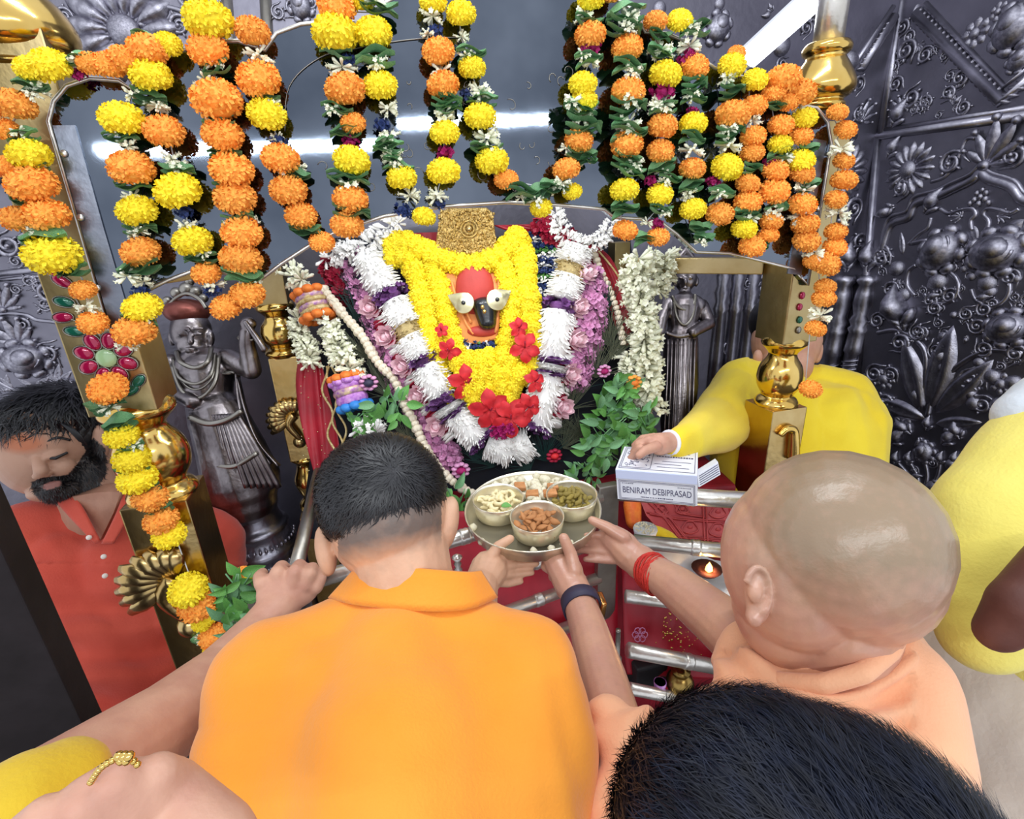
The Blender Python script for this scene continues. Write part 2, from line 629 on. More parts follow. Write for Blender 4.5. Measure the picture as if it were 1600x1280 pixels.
def _pod():
    bm = bm_()
    ball(bm, (0, 0, 0.12), (0.72, 0.6, 0.42), 16, 10)
    ball(bm, (0.12, 0.1, 0.34), (0.42, 0.36, 0.28), 14, 8)
    pts = [V((0.12 + 0.5 * math.cos(a), 0.08 + 0.42 * math.sin(a), 0.36)) for a in [math.radians(190 + 16 * i) for i in range(11)]]
    tube(bm, pts, 0.05, 6)
    for a in range(8):
        t = math.radians(20 + a * 45)
        ball(bm, (0.75 * math.cos(t), 0.66 * math.sin(t), 0.06), (0.27, 0.2, 0.16), 8, 6, Matrix.Rotation(t + 1.57, 3, 'Z'))
    return mesh_of(bm, 'relief_pod', DS)


def _bud():
    bm = bm_()
    prof = [(0, 0.05), (0.12, 0.2), (0.32, 0.32), (0.55, 0.26), (0.8, 0.12), (1.0, 0.02)]
    tube(bm, [V((t, 0.12 * math.sin(t * 3), 0.1)) for t, r in prof], [r for t, r in prof], 10)
    for s in (-1, 1):
        ball(bm, (0.05, 0.2 * s, 0.06), (0.3, 0.13, 0.12), 8, 6, Matrix.Rotation(0.7 * s, 3, 'Z'))
        ball(bm, (-0.1, 0.1 * s, 0.05), (0.2, 0.08, 0.09), 8, 6, Matrix.Rotation(0.3 * s, 3, 'Z'))
    return mesh_of(bm, 'relief_bud', DS)


def _berries():
    bm = bm_()
    for x, y, r in ((0, 0, .2), (.35, .28, .2), (-.35, .28, .2), (0, .45, .2), (.6, .05, .18), (-.6, .05, .18), (0, .9, .16), (.3, .7, .18), (-.3, .7, .18)):
        ball(bm, (x, y, 0.08), (r, r * 1.25, r), 8, 6)
    return mesh_of(bm, 'relief_berries', DS)


def _dome():
    bm = bm_()
    ball(bm, (0, 0, 0), (1, 1, 0.7), 16, 10)
    return mesh_of(bm, 'relief_dome', DS)


RM['scroll'] = _scroll()
RM['acanthus'] = _acanthus()
RM['pod'] = _pod()
RM['bud'] = _bud()
RM['berries'] = _berries()
RM['dome'] = _dome()


def rel(pl, wall, kind, px, py, size, rot=0, name=None, sn=1.0, sx=1.0, off=0.0):
    p = pl.on(px, py, off)
    if kind == 'scroll': size *= 1.45
    if kind in ('bud', 'dome'): size *= 1.12
    return link(name or RM[kind].name, RM[kind], wall, pl.basis(p, size * pxm(p), math.radians(rot), sx, sn))


def rseg(pl, wall, kind, a, b, wr=1.0, name=None, off=0.0, sn=1.0):
    p0, p1 = pl.on(a[0], a[1], off), pl.on(b[0], b[1], off)
    x = p1 - p0
    L = x.length
    y = pl.n.cross(x).normalized() * L * wr
    n = pl.n * L * sn
    m = Matrix(((x.x, y.x, n.x, p0.x), (x.y, y.y, n.y, p0.y), (x.z, y.z, n.z, p0.z), (0, 0, 0, 1)))
    return link(name or RM[kind].name, RM[kind], wall, m)


def flower(pl, wall, px, py, r, n, core=0.3, wide=1.0, off=0.0, rot0=0):
    p = pl.on(px, py, off)
    k = r * pxm(p)
    c = link('relief_flower', RM['dome'], wall, pl.basis(p + pl.n * 0.004, k * core))
    for i in range(n):
        a = rot0 + 2 * math.pi * i / n
        d = pl.u * math.cos(a) + pl.v * math.sin(a)
        q = p + d * k * core * 0.75
        link('petal', RM['petal'], c, pl.basis(q, k * (1 - core * 0.7), a, 1.0, 1.0) @ Matrix.Diagonal((1, wide * 12.0 / n * 1.5, 1.5, 1)))
    return c


def moulding(pl, wall, pts, w, name='relief_moulding', off=0.0, m=None, rope=0, sm=True):
    q = [pl.on(x, y, off) for x, y in pts]
    if sm and len(q) > 2: q = smooth_path(q, 5)
    k = pxm(q[0]) * w
    bm = bm_()
    tube(bm, q, k, 8, hint=pl.n)
    o = obj(name, bm, m or DS, wall)
    if rope:
        rr = resample(q, k * 1.15)
        me = RM['dome']
        for i in range(len(rr) - 1):
            d = (rr[i + 1] - rr[i]).normalized()
            y = pl.n.cross(d)
            x2 = (d * 0.8 + y * 0.6).normalized()
            y2 = pl.n.cross(x2)
            s0, s1 = k * 0.45, k * 1.35
            n = pl.n * k * 1.25
            P_ = rr[i]
            mm = Matrix(((x2.x * s0, y2.x * s1, n.x, P_.x), (x2.y * s0, y2.y * s1, n.y, P_.y), (x2.z * s0, y2.z * s1, n.z, P_.z), (0, 0, 0, 1)))
            link('rope_strand', me, o, mm)
    return o


def stem_(pl, wall, pts, w, name='relief_stem'):
    return moulding(pl, wall, pts, w, name)


# ---- right wall
W, P_ = wall_right, PRIGHT
moulding(P_, W, [(1412, -20), (1378, 208)], 7, 'panel_moulding', sm=False)
moulding(P_, W, [(1352, 214), (1376, 212), (1620, 178)], 6, 'panel_moulding', sm=False)
moulding(P_, W, [(1378, 204), (1620, 166)], 4, 'panel_moulding', sm=False)
moulding(P_, W, [(1372, 216), (1340, 600)], 6, 'panel_moulding', sm=False)
moulding(P_, W, [(1432, 20), (1567, 158), (1620, 112)], 9, 'rope_moulding', rope=1, sm=False)
moulding(P_, W, [(1446, 5), (1569, 136), (1620, 94)], 4, 'rope_moulding', sm=False)
flower(P_, W, 1420, 265, 40, 16, 0.33)
rel(P_, W, 'pod', 1590, 40, 46, 60)
rel(P_, W, 'pod', 1597, 92, 26, 30)
flower(P_, W, 1524, 52, 22, 8, 0.35)
flower(P_, W, 1560, 18, 14, 7, 0.35)
for a in ((1402, 60, 14, 20), (1420, 100, 20, 70), (1462, 88, 17, 120), (1440, 130, 20, 200), (1482, 130, 17, 330), (1505, 152, 15, 250), (1410, 140, 15, 100), (1470, 160, 14, 10)):
    rel(P_, W, 'scroll', *a)
rel(P_, W, 'acanthus', 1406, 178, 26, 30)
rel(P_, W, 'bud', 1400, 190, 30, 60)
moulding(P_, W, [(1378, 395), (1392, 352), (1420, 340), (1432, 318), (1468, 306), (1490, 296), (1520, 281), (1532, 270), (1545, 280), (1580, 292), (1597, 312), (1625, 318)], 6, 'arch_moulding')
moulding(P_, W, [(1376, 386), (1388, 342), (1416, 330), (1428, 308), (1464, 297), (1486, 286), (1516, 272), (1532, 258), (1548, 270), (1584, 282), (1601, 302), (1625, 308)], 3, 'arch_moulding')
rel(P_, W, 'acanthus', 1540, 258, 66, -12)
rel(P_, W, 'scroll', 1512, 256, 24, 130)
rel(P_, W, 'scroll', 1560, 262, 22, 0)
rseg(P_, W, 'leafy', (1478, 268), (1482, 238), 1.1)
stem_(P_, W, [(1455, 284), (1478, 275), (1498, 245), (1510, 218), (1524, 216)], 3)
rel(P_, W, 'bud', 1392, 240, 24, 60)
rel(P_, W, 'bud', 1392, 325, 24, 200)
rel(P_, W, 'scroll', 1400, 315, 18, 30)
rel(P_, W, 'berries', 1531, 318, 22, 0)
for s in (-1, 1):
    stem_(P_, W, [(1531 + 12 * s, 360), (1531 + 14 * s, 345), (1531 + 6 * s, 335), (1531 + 12 * s, 326), (1531 + 30 * s, 328), (1531 + 48 * s, 333), (1531 + 62 * s, 326)], 3.5)
    rel(P_, W, 'acanthus', 1531 + 28 * s, 338, 18, -80 * s)
    rseg(P_, W, 'leafy', (1531 + 12 * s, 352), (1531 + 4 * s, 382), 1.2)
rel(P_, W, 'pod', 1473, 392, 44, 60, sn=1.1)
rel(P_, W, 'pod', 1560, 394, 50, 10, sn=1.1)
rel(P_, W, 'bud', 1452, 326, 30, 60)
flower(P_, W, 1592, 372, 30, 6, 0.4, 1.3)
stem_(P_, W, [(1420, 382), (1436, 366), (1450, 356), (1455, 340)], 3)
stem_(P_, W, [(1425, 380), (1448, 376), (1440, 388)], 4)
for cx, cy, r, rot in ((1470, 448, 28, 0), (1548, 450, 30, 20)):
    stem_(P_, W, [(cx + r * math.cos(t), cy + r * 0.95 * math.sin(t)) for t in [math.radians(-60 + rot + 27 * i) for i in range(9)]], 3.5)
    rel(P_, W, 'dome', cx - 4, cy - 8, 13)
    rel(P_, W, 'scroll', cx + 4, cy + 20, 16, 200)
    rel(P_, W, 'bud', cx - 18, cy + 18, 18, 20)
stem_(P_, W, [(1430, 462), (1418, 446), (1420, 424), (1432, 414)], 3.5)
rel(P_, W, 'scroll', 1388, 420, 20, 90)
rel(P_, W, 'scroll', 1396, 404, 16, 150)
rseg(P_, W, 'leafy', (1410, 398), (1408, 362), 0.9)
rel(P_, W, 'bud', 1412, 500, 52, 110, sn=1.3)
for a in ((1440, 478, 15, 0), (1392, 470, 17, 60), (1386, 492, 16, 180), (1436, 500, 18, 240), (1462, 470, 14, 40), (1505, 420, 14, 30), (1500, 470, 16, 120), (1585, 450, 18, 80), (1590, 480, 16, 10), (1525, 480, 15, 190), (1512, 500, 17, 300), (1530, 528, 18, 270), (1455, 505, 17, 200), (1462, 530, 18, 250), (1590, 420, 13, 0), (1505, 390, 10, 0), (1445, 420, 13, 60), (1580, 470, 15, 300)):
    rel(P_, W, 'scroll', *a)
rel(P_, W, 'dome', 1506, 420, 5)
rel(P_, W, 'dome', 1490, 492, 5)
rel(P_, W, 'pod', 1578, 512, 40, 20, sn=1.2)
for s, e in (((1440, 645), (1413, 528)), ((1452, 640), (1490, 508)), ((1462, 645), (1553, 562)), ((1446, 655), (1362, 622)), ((1462, 662), (1535, 660))):
    rseg(P_, W, 'blade', s, e, 1.05, sn=0.9)
stem_(P_, W, [(1450, 650), (1462, 610), (1500, 570), (1545, 548), (1600, 552)], 4)
stem_(P_, W, [(1440, 640), (1448, 560), (1430, 530), (1400, 516), (1372, 520)], 4)
for a in ((1390, 545, 20, 0), (1385, 575, 20, 180), (1400, 600, 16, 90), (1530, 575, 22, 210), (1575, 570, 20, 30), (1585, 600, 22, 270), (1540, 610, 16, 100), (1372, 640, 18, 20), (1560, 635, 20, 150)):
    rel(P_, W, 'scroll', *a)
flower(P_, W, 1382, 592, 18, 8, 0.45)
flower(P_, W, 1565, 600, 18, 8, 0.45)
for a in ((1398, 690, 26, 60), (1420, 672, 24, 150), (1440, 690, 24, 300), (1478, 690, 24, 60), (1500, 680, 22, 120), (1450, 668, 18, 90)):
    rel(P_, W, 'bud', *a)
flower(P_, W, 1410, 664, 16, 7, 0.4)
flower(P_, W, 1490, 672, 16, 7, 0.4)
rel(P_, W, 'pod', 1446, 706, 22, 90)
for x0, x1 in ((1400, 1430), (1420, 1436), (1445, 1442), (1470, 1448), (1492, 1456)):
    stem_(P_, W, [(x0, 720), ((x0 + x1) / 2 + 6, 745), (x1, 775)], 3)
    rel(P_, W, 'bud', x0, 722, 17, 90)
for i in range(26):
    rel(P_, W, R.choice(['scroll', 'bud', 'dome']), R.uniform(1385, 1560), R.uniform(720, 860), R.uniform(7, 15), R.uniform(0, 360))
# engaged half-columns either side of the corner
for pl, wl, x0, x1 in ((PRIGHT, wall_right, 1358, 1326), (PBACK, wall_back, 1322, 1300)):
    a, b = pl.on(x0, 430, 0.0), pl.on(x1, 640, 0.0)
    b.x, b.y = a.x, a.y
    k = pxm(a)
    bm = bm_()
    prof = [(0, .9), (.04, 1.15), (.07, .8), (.12, 1.0), (.2, 1.1), (.28, .85), (.32, 1.15), (.36, .9), (.38, 1.15), (.41, .95), (.5, 1.05), (.55, 1.15), (.57, .95), (1.0, 1.0), (1.35, 1.0)]
    lathe(bm, a, b, [(t, r * 14 * k) for t, r in prof], 16)
    o = obj('relief_column', bm, DS, wl)
    bm = bm_()
    ax = (b - a)
    for s in range(22):
        z0 = 0.6 + s * 0.033
        pts = []
        for i in range(9):
            t = math.pi * i / 8
            pts.append(a + ax * (z0 + 0.05 * i / 8) + (pl.u * math.cos(t) + pl.n * math.sin(t)) * 14.5 * k)
        tube(bm, pts, 1.6 * k, 4)
    obj('spiral_fluting', bm, DS, o)
    rel(pl, wl, 'bud', x0, 415, 34, 90)
    rel(pl, wl, 'scroll', x0 + 8, 405, 16, 0)

# ---- back wall
W, P_ = wall_back, PBACK
moulding(P_, W, [(1336, 214), (1290, 216), (960, 230)], 5, 'panel_moulding', sm=False)
moulding(P_, W, [(-20, 430), (60, 421), (112, 415)], 5, 'panel_moulding', sm=False)
moulding(P_, W, [(-20, 440), (60, 431), (112, 425)], 3, 'panel_moulding', sm=False)
moulding(P_, W, [(1345, 108), (1398, 25)], 7, 'rope_moulding', rope=1, sm=False)
moulding(P_, W, [(1322, 120), (1396, 10)], 4, 'rope_moulding', sm=False)
for pxa in ((352, -20, 375, 240), (414, -20, 425, 200)):
    moulding(P_, W, [(pxa[0], pxa[1]), (pxa[2], pxa[3])], 9, 'panel_moulding', sm=False, m=M['dullsteel'])
c_ = flower(P_, W, 196, 50, 82, 15, 0.29, 1.15, rot0=0.1)
bmx = bm_()
_p = P_.on(196, 50)
_k = pxm(_p) * 22
for i in range(-3, 4):
    for s in (0, 1):
        q = []
        for j in range(9):
            t = -1 + j / 4
            x, y = (i / 3.6, t) if s == 0 else (t, i / 3.6)
            rr = x * x + y * y
            if rr < 0.95: q.append(_p + P_.u * x * _k + P_.v * y * _k + P_.n * (0.004 + _k * 0.72 * math.sqrt(1 - rr)))
        if len(q) > 2: tube(bmx, q, 0.0018, 4)
obj('lattice', bmx, DS, c_)
for a in ((55, 30, 26, 40), (95, 75, 22, 120), (90, 15, 22, 200), (290, 25, 22, 30), (300, 60, 20, 90), (270, 90, 22, 320), (130, 100, 20, 170), (110, 45, 16, 60), (330, 20, 18, 0), (20, 130, 24, 20), (20, 210, 22, 80), (12, 240, 24, 150), (4, 300, 22, 60), (20, 360, 24, 200), (30, 390, 18, 0), (8, 130, 20, 220)):
    rel(P_, W, 'scroll', *a)
for a in ((60, 60, 26, 40), (290, 0, 26, 70), (325, 95, 20, 200)):
    rel(P_, W, 'bud', *a)
moulding(P_, W, [(240, 8), (290, 20), (335, 60), (345, 110)], 4, 'arch_moulding')
rel(P_, W, 'pod', 470, 10, 26, 90)
for a in ((445, 25, 16, 0), (500, 20, 16, 90), (440, 5, 14, 200)):
    rel(P_, W, 'scroll', *a)
# lower left panel
moulding(P_, W, [(-15, 496), (8, 490), (40, 492), (58, 500), (92, 505), (118, 520), (130, 545)], 3.2, 'arch_moulding')
rel(P_, W, 'acanthus', 5, 484, 42, -10)
rel(P_, W, 'acanthus', 30, 540, 44, 0)
rel(P_, W, 'pod', 42, 560, 40, 0, sn=1.2)
for a in ((56, 474, 26, 350), (78, 460, 14, 90), (90, 535, 22, 180), (60, 455, 14, 30), (40, 452, 14, 10), (95, 575, 16, 90)):
    rel(P_, W, 'scroll', *a)
for s, e in (((50, 604), (28, 592)), ((56, 604), (78, 588)), ((90, 600), (92, 568)), ((88, 602), (112, 580)), ((84, 602), (78, 580)), ((95, 606), (122, 600)), ((12, 606), (10, 585)), ((20, 608), (0, 590)), ((25, 610), (44, 612))):
    rseg(P_, W, 'leafy', s, e, 1.3)
stem_(P_, W, [(-5, 595), (20, 608), (46, 612)], 2.5)
stem_(P_, W, [(80, 604), (100, 598), (124, 602)], 2.5)
for a in ((10, 640, 20, 30), (20, 700, 26, 60), (12, 730, 22, 10), (0, 670, 22, 120), (100, 640, 24, 70), (120, 600, 18, 140)):
    rel(P_, W, R.choice(['scroll', 'bud']), *a)
# top right of the canopy and around the far statue
for i in range(34):
    rel(P_, W, R.choice(['scroll', 'scroll', 'bud', 'dome']), R.uniform(1010, 1330), R.uniform(0, 205), R.uniform(8, 18), R.uniform(0, 360))
rel(P_, W, 'pod', 1120, 45, 30, 40)
rel(P_, W, 'acanthus', 1345, 190, 30, -20)
flower(P_, W, 1322, 268, 42, 16, 0.3)
for a in ((1318, 320, 24, 200), (1330, 350, 22, 60), (1312, 370, 22, 140), (1330, 395, 18, 20), (1325, 232, 14, 60), (1335, 150, 16, 40), (1350, 165, 14, 200)):
    rel(P_, W, 'scroll', *a)
for cx in (1133, 1156, 1180):
    a, b = P_.on(cx, 405), P_.on(cx - 8, 640)
    b.x, b.y = a.x, a.y
    k = pxm(a)
    bm = bm_()
    lathe(bm, a, b, [(t, r * 12 * k) for t, r in [(0, .8), (.03, 1.1), (.07, .7), (.1, 1.05), (.16, .8), (.2, 1.1), (.26, .8), (.3, 1.1), (.33, .85), (.6, 1), (1.2, 1)]], 14)
    obj('relief_column', bm, DS, W)
for i in range(26):
    rel(P_, W, R.choice(['scroll', 'scroll', 'bud']), R.uniform(1150, 1195), R.uniform(405, 620), R.uniform(9, 16), R.uniform(0, 360))

# small filler curls between the large motifs of the right wall
for i in range(70):
    x, y = R.uniform(1385, 1600), R.uniform(400, 640)
    rel(PRIGHT, wall_right, R.choice(['scroll', 'bud', 'scroll', 'dome']), x, y, R.uniform(6, 11), R.uniform(0, 360))
for i in range(26):
    rel(PRIGHT, wall_right, R.choice(['scroll', 'bud', 'acanthus']), R.uniform(1392, 1520), R.uniform(30, 175) if i % 2 else R.uniform(100, 180), R.uniform(7, 13), R.uniform(0, 360))
for i in range(30):
    rel(PBACK, wall_back, R.choice(['scroll', 'bud', 'acanthus']), R.uniform(0, 120), R.uniform(200, 640), R.uniform(8, 15), R.uniform(0, 360))
for i in range(14):
    rel(PBACK, wall_back, R.choice(['scroll', 'bud', 'acanthus']), R.uniform(60, 350), R.uniform(0, 110), R.uniform(8, 14), R.uniform(0, 360))
# ================================================================== SHRINE: canopy board
can = thing('shrine_canopy', PCAN.on(700, 300), 'polished steel scalloped canopy board over the deity, hung with marigolds', 'canopy')
top = [(76, 190), (84, 158), (104, 134), (140, 122), (186, 126), (204, 138), (222, 108), (262, 86), (320, 66), (372, 64), (414, 78), (432, 52), (470, 38), (530, 32), (578, 40), (592, 10), (640, -18), (720, -36), (800, -40), (880, -30), (950, -10), (992, 18), (1008, 50), (1040, 52), (1074, 66), (1086, 84), (1116, 106), (1150, 118), (1196, 128), (1214, 160), (1246, 164), (1276, 168), (1293, 190), (1299, 224)]
bot = [(1262, 446), (1240, 420), (1190, 408), (1140, 396), (1088, 394), (1058, 366), (1034, 348), (1000, 342), (960, 340), (944, 327), (880, 321), (790, 316), (690, 323), (600, 338), (530, 360), (480, 386), (440, 412), (408, 436), (360, 428), (310, 420), (262, 438), (226, 456), (204, 478), (190, 494), (172, 516)]
q2 = [PCAN.on(x, y) for x, y in top + bot]
bm = bm_()
prism(bm, q2, -PCAN.n * 0.018)
obj('board', bm, M['mirror'], can, smooth=False)
bm = bm_()
tube(bm, q2, 0.0035, 8, closed=True, hint=PCAN.n)
obj('rim', bm, M['steel'], can)


def strip(pts, w, name, parent, m, off=0.003, th=0.004):
    bm = bm_()
    a = [PCAN.on(x, y, off) for x, y in pts]
    b = []
    for i, p in enumerate(a):
        d = (a[min(i + 1, len(a) - 1)] - a[max(i - 1, 0)]).normalized()
        b.append(p + PCAN.n.cross(d) * w * pxm(p))
    prism(bm, a + b[::-1], -PCAN.n * th)
    return obj(name, bm, m, parent, smooth=False)


strip([(82, 196), (128, 360), (172, 508)], 30, 'side_strip', can, M['strip'])
strip([(1252, 430), (1272, 330), (1292, 220)], 26, 'side_strip', can, M['strip'])
for x, y in ((126, 340), (100, 240), (152, 450), (1279, 326)):
    bm = bm_()
    p = PCAN.on(x, y, 0.004)
    tube(bm, [p, p + PCAN.n * 0.003], [0.006, 0.005], 10)
    obj('screw', bm, M['steel'], can)
# added lamp and batten, unseen behind the board, put in to brighten the deity
_la, _lb = PCAN.on(520, 345, -.06), PCAN.on(940, 318, -.06)
_la.z = _lb.z = max(_la.z, _lb.z) + .05
bm = bm_()
box(bm, (_la + _lb) / 2 + V((0, 0, .012)), (_lb - _la) / 2, NF * .014, V((0, 0, .008)), .002)
obj('added_batten', bm, M['white'], can, smooth=False)
_m = (_la + _lb) / 2
_sl = area('added_deity_light', _m, _m + V((0, .45, -.62)), (_lb - _la).length, .02, 2.4)
_x = (_lb - _la).normalized()
_z = V((0, -.45, .62)).normalized()
_z = (_z - _x * _z.dot(_x)).normalized()
_y = _z.cross(_x)
_sl.matrix_world = Matrix(((_x.x, _y.x, _z.x, _m.x), (_x.y, _y.y, _z.y, _m.y), (_x.z, _y.z, _z.z, _m.z), (0, 0, 0, 1)))
# engraved scroll lines raised on the board
for i in range(46):
    x, y = R.uniform(500, 900), R.uniform(100, 300)
    p = PCAN.on(x, y, 0.0005)
    k = pxm(p) * R.uniform(4, 11)
    a0, s = R.uniform(0, 6.3), R.choice((-1, 1))
    pts = [p + (PCAN.u * math.cos(a0 + s * t) + PCAN.v * math.sin(a0 + s * t)) * k * (1 - t / 7) for t in [0.5 * j for j in range(9)]]
    bm = bm_()
    tube(bm, pts, 0.0008, 4)
    obj('engraving', bm, M['dullsteel'], can)
moul = smooth_path([PCAN.on(x, y, 0.002) for x, y in ((445, 205), (452, 135), (500, 90), (560, 75), (640, 62), (720, 58))], 6)
bm = bm_()
tube(bm, moul, 0.0009, 6)
obj('engraving', bm, M['dullsteel'], can)


def vpillar(px, py, Y):
    p = at(px, py, Y)
    return V((p.x, p.y, 0))


def zat(base, py):
    """height at which the plumb line over base crosses photo row py"""
    lo, hi = -1.0, 4.0
    for _ in range(50):
        m_ = (lo + hi) / 2
        v = V((base.x, base.y, m_)) - CAM
        y = CY + FPX * v.dot(c2w(V((0, 1, 0)))) / v.dot(c2w(V((0, 0, 1))))
        if y > py: lo = m_
        else: hi = m_
    return (lo + hi) / 2


def sqblock(base, z0, z1, w, name, parent, m, bev=0.003, yaw=None):
    bm = bm_()
    u, n = UX, NF
    box(bm, V((base.x, base.y, (z0 + z1) / 2)), u * w / 2, n * w / 2, (0, 0, abs(z1 - z0) / 2), bev)
    return obj(name, bm, m, parent, smooth=False)


def turned(base, z0, z1, prof, name, parent, m, n=28):
    bm = bm_()
    a, b = V((base.x, base.y, z0)), V((base.x, base.y, z1))
    q = smooth_path([V((t, r, 0)) for t, r in prof], 4)
    lathe(bm, a, b, [(min(max(v.x, 0), 1), max(v.y, 0.001)) for v in q], n)
    return obj(name, bm, m, parent)


BAL = [(0, .9), (.06, 1.12), (.13, 1.15), (.2, .9), (.26, .72), (.32, .78), (.42, 1.05), (.55, 1.18), (.68, 1.12), (.78, .9), (.82, .82), (.87, 1.05), (.93, 1.15), (1.0, .95)]


def peacock(base, zc, w, parent, m, face_n, face_u, s=1.0, flip=1):
    """raised bird with a fan of wing feathers, head low"""
    c = V((base.x, base.y, zc)) + face_n * (w / 2 + 0.002)
    o = None
    bm = bm_()
    ball(bm, c + V((0, 0, -0.10 * s)), 0.022 * s, 12, 8)
    tube(bm, smooth_path([c + V((0, 0, -0.10 * s)) + face_u * 0.012 * flip * s, c + V((0, 0, -0.075 * s)) + face_n * 0.012, c + face_u * -0.02 * flip * s + V((0, 0, -0.03 * s)) + face_n * 0.012, c + face_n * 0.008], 4), [0.008 * s + 0.010 * s * i / 12 for i in range(13)], 8)
    o = obj('bird_relief', bm, m, parent)
    for i in range(9):
        a = math.radians(78 + i * 15) if flip > 0 else math.radians(102 - i * 15)
        d = face_u * math.cos(a) + V((0, 0, math.sin(a)))
        L = (0.085 - 0.003 * abs(i - 4)) * s
        p0 = c + d * 0.01 + V((0, 0, -0.01))
        bm = bm_()
        pts = [p0 + d * L * t + face_n * (0.006 + 0.012 * math.sin(t * 3)) - V((0, 0, 1)) * 0.02 * t * t * s for t in (0, .25, .5, .75, 1)]
        tube(bm, pts, [0.004 * s, 0.011 * s, 0.015 * s, 0.014 * s, 0.006 * s], 8, flat=0.5, hint=face_n)
        obj('feather', bm, m, o)
    return o


# ---- front left pillar
PW = 0.122
bL = vpillar(215, 640, 1.03)
pl = thing('brass_pillar', bL, 'large brass pillar with red and green enamel flower beside the bearded man', 'pillar')
zz = lambda y: zat(bL, y)
sqblock(bL, zz(632), zz(60), PW, 'upper_shaft', pl, M['golddull'])
turned(bL, zz(620), zz(778), [(t, r * 0.062) for t, r in BAL], 'baluster', pl, M['goldbright'])
sqblock(bL, zz(1075), zz(768), PW * 1.06, 'lower_block', pl, M['gold'])
sqblock(bL, 0.0, zz(1075), PW * 1.3, 'plinth', pl, M['golddull'])
turned(bL, zz(118), zz(-60), [(0, .055), (.05, .07), (.1, .06), (.16, .05), (.24, .078), (.4, .085), (.62, .07), (.8, .045), (.88, .05), (1, .045)], 'finial', pl, M['goldbright'])
peacock(bL, zz(872), PW * 1.06, pl, M['gold'], NF, UX, 1.4, 1)
# enamel flower on the front face of the shaft
Pf = Plane(bL + NF * (PW / 2 + 0.001), NF)
fc = Pf.on(166, 560, 0.003)
k = pxm(fc)
bm = bm_()
ball(bm, fc, (15 * k, 15 * k, 0.006), 14, 8, Matrix((Pf.u, Pf.v, Pf.n)).transposed())
ef = obj('enamel_flower', bm, M['opal'], pl)
for i in range(8):
    a = 2 * math.pi * (i + .5) / 8
    d = Pf.u * math.cos(a) + Pf.v * math.sin(a)
    e = Pf.n.cross(d)
    bm = bm_()
    ball(bm, fc + d * 29 * k, (13 * k, 10 * k, 0.005), 12, 8, Matrix((d, e, Pf.n)).transposed())
    pe = obj('petal', bm, M['ruby'], ef)
    bm = bm_()
    tube(bm, [fc + d * 29 * k + (d * math.cos(t) * 14 + e * math.sin(t) * 11) * k for t in [math.pi * 2 * j / 14 for j in range(14)]], 0.0016, 5, closed=True)
    obj('petal_edge', bm, M['dullsteel'], ef)
for x, y, mm, rot in ((84, 424, 'ruby', .6), (97, 440, 'ruby', .6), (100, 472, 'emerald', .3), (98, 496, 'ruby', 0), (116, 518, 'emerald', .2), (216, 596, 'emerald', -.7), (205, 610, 'emerald', -.5)):
    p = Pf.on(x, y, 0.002)
    d = Pf.u * math.cos(rot) - Pf.v * math.sin(rot)
    e = Pf.n.cross(d)
    bm = bm_()
    ball(bm, p, (13 * k, 7 * k, 0.004), 12, 8, Matrix((d, e, Pf.n)).transposed())
    lf = obj('enamel_leaf', bm, M[mm], pl)
    bm = bm_()
    tube(bm, [p + (d * math.cos(t) * 14 + e * math.sin(t) * 8) * k for t in [math.pi * 2 * j / 14 for j in range(14)]], 0.0013, 5, closed=True)
    obj('leaf_edge', bm, M['dullsteel'], lf)
for pts in (((160, 530), (138, 500), (120, 470), (105, 440)), ((158, 532), (130, 508), (104, 496)), ((160, 528), (128, 490), (112, 476))):
    bm = bm_()
    tube(bm, smooth_path([Pf.on(x, y, 0.002) for x, y in pts], 5), 0.0016, 5)
    obj('enamel_stem', bm, M['dullsteel'], pl)

# ---- front right pillar
bR = vpillar(1219, 580, 1.38)
PWR = 0.108
pr = thing('brass_pillar', bR, 'brass pillar in front of the yellow-clad man, hiding his face', 'pillar')
zz = lambda y: zat(bR, y)
sqblock(bR, zz(530), zz(195), PWR, 'upper_shaft', pr, M['golddull'])
turned(bR, zz(520), zz(636), [(t, r * 0.051) for t, r in BAL], 'baluster', pr, M['goldbright'])
sqblock(bR, zz(1000), zz(630), PWR * 1.06, 'lower_block', pr, M['gold'])
sqblock(bR, 0.0, zz(1000), PWR * 1.3, 'plinth', pr, M['golddull'])
turned(bR, zz(175), zz(68), [(0, .048), (.08, .056), (.16, .05), (.22, .062), (.34, .072), (.5, .066), (.7, .05), (.8, .042), (.86, .05), (.93, .052), (1, .046)], 'finial', pr, M['goldbright'])
turned(bR, zz(72), zz(68) + 0.5, [(0, .032), (1, .032)], 'pipe', pr, M['steel'])
bm = bm_()
c0 = V((bR.x, bR.y, zz(680))) + NF * (PWR / 2 + .012)
tube(bm, smooth_path([c0 + UX * -.03 + V((0, 0, .03)), c0 + UX * -.012 + V((0, 0, .046)), c0 + UX * .012 + V((0, 0, .04)), c0 + UX * .02 + V((0, 0, .01)), c0 + UX * .028 + V((0, 0, -.05))], 5), [.008 + .0005 * i for i in range(21)], 10)
obj('bracket_relief', bm, M['goldbright'], pr)
Pf2 = Plane(bR + NF * (PWR / 2 + .001), NF)
for x, y, mm in ((1262, 440, 'emerald'), (1262, 462, 'ruby'), (1258, 480, 'ruby'), (1258, 500, 'emerald'), (1256, 516, 'dullsteel')):
    p = Pf2.on(x - 8, y, .002)
    bm = bm_()
    ball(bm, p, (.008, .010, .004), 10, 6, Matrix((Pf2.u, Pf2.v, Pf2.n)).transposed())
    obj('enamel_leaf', bm, M[mm], pr)
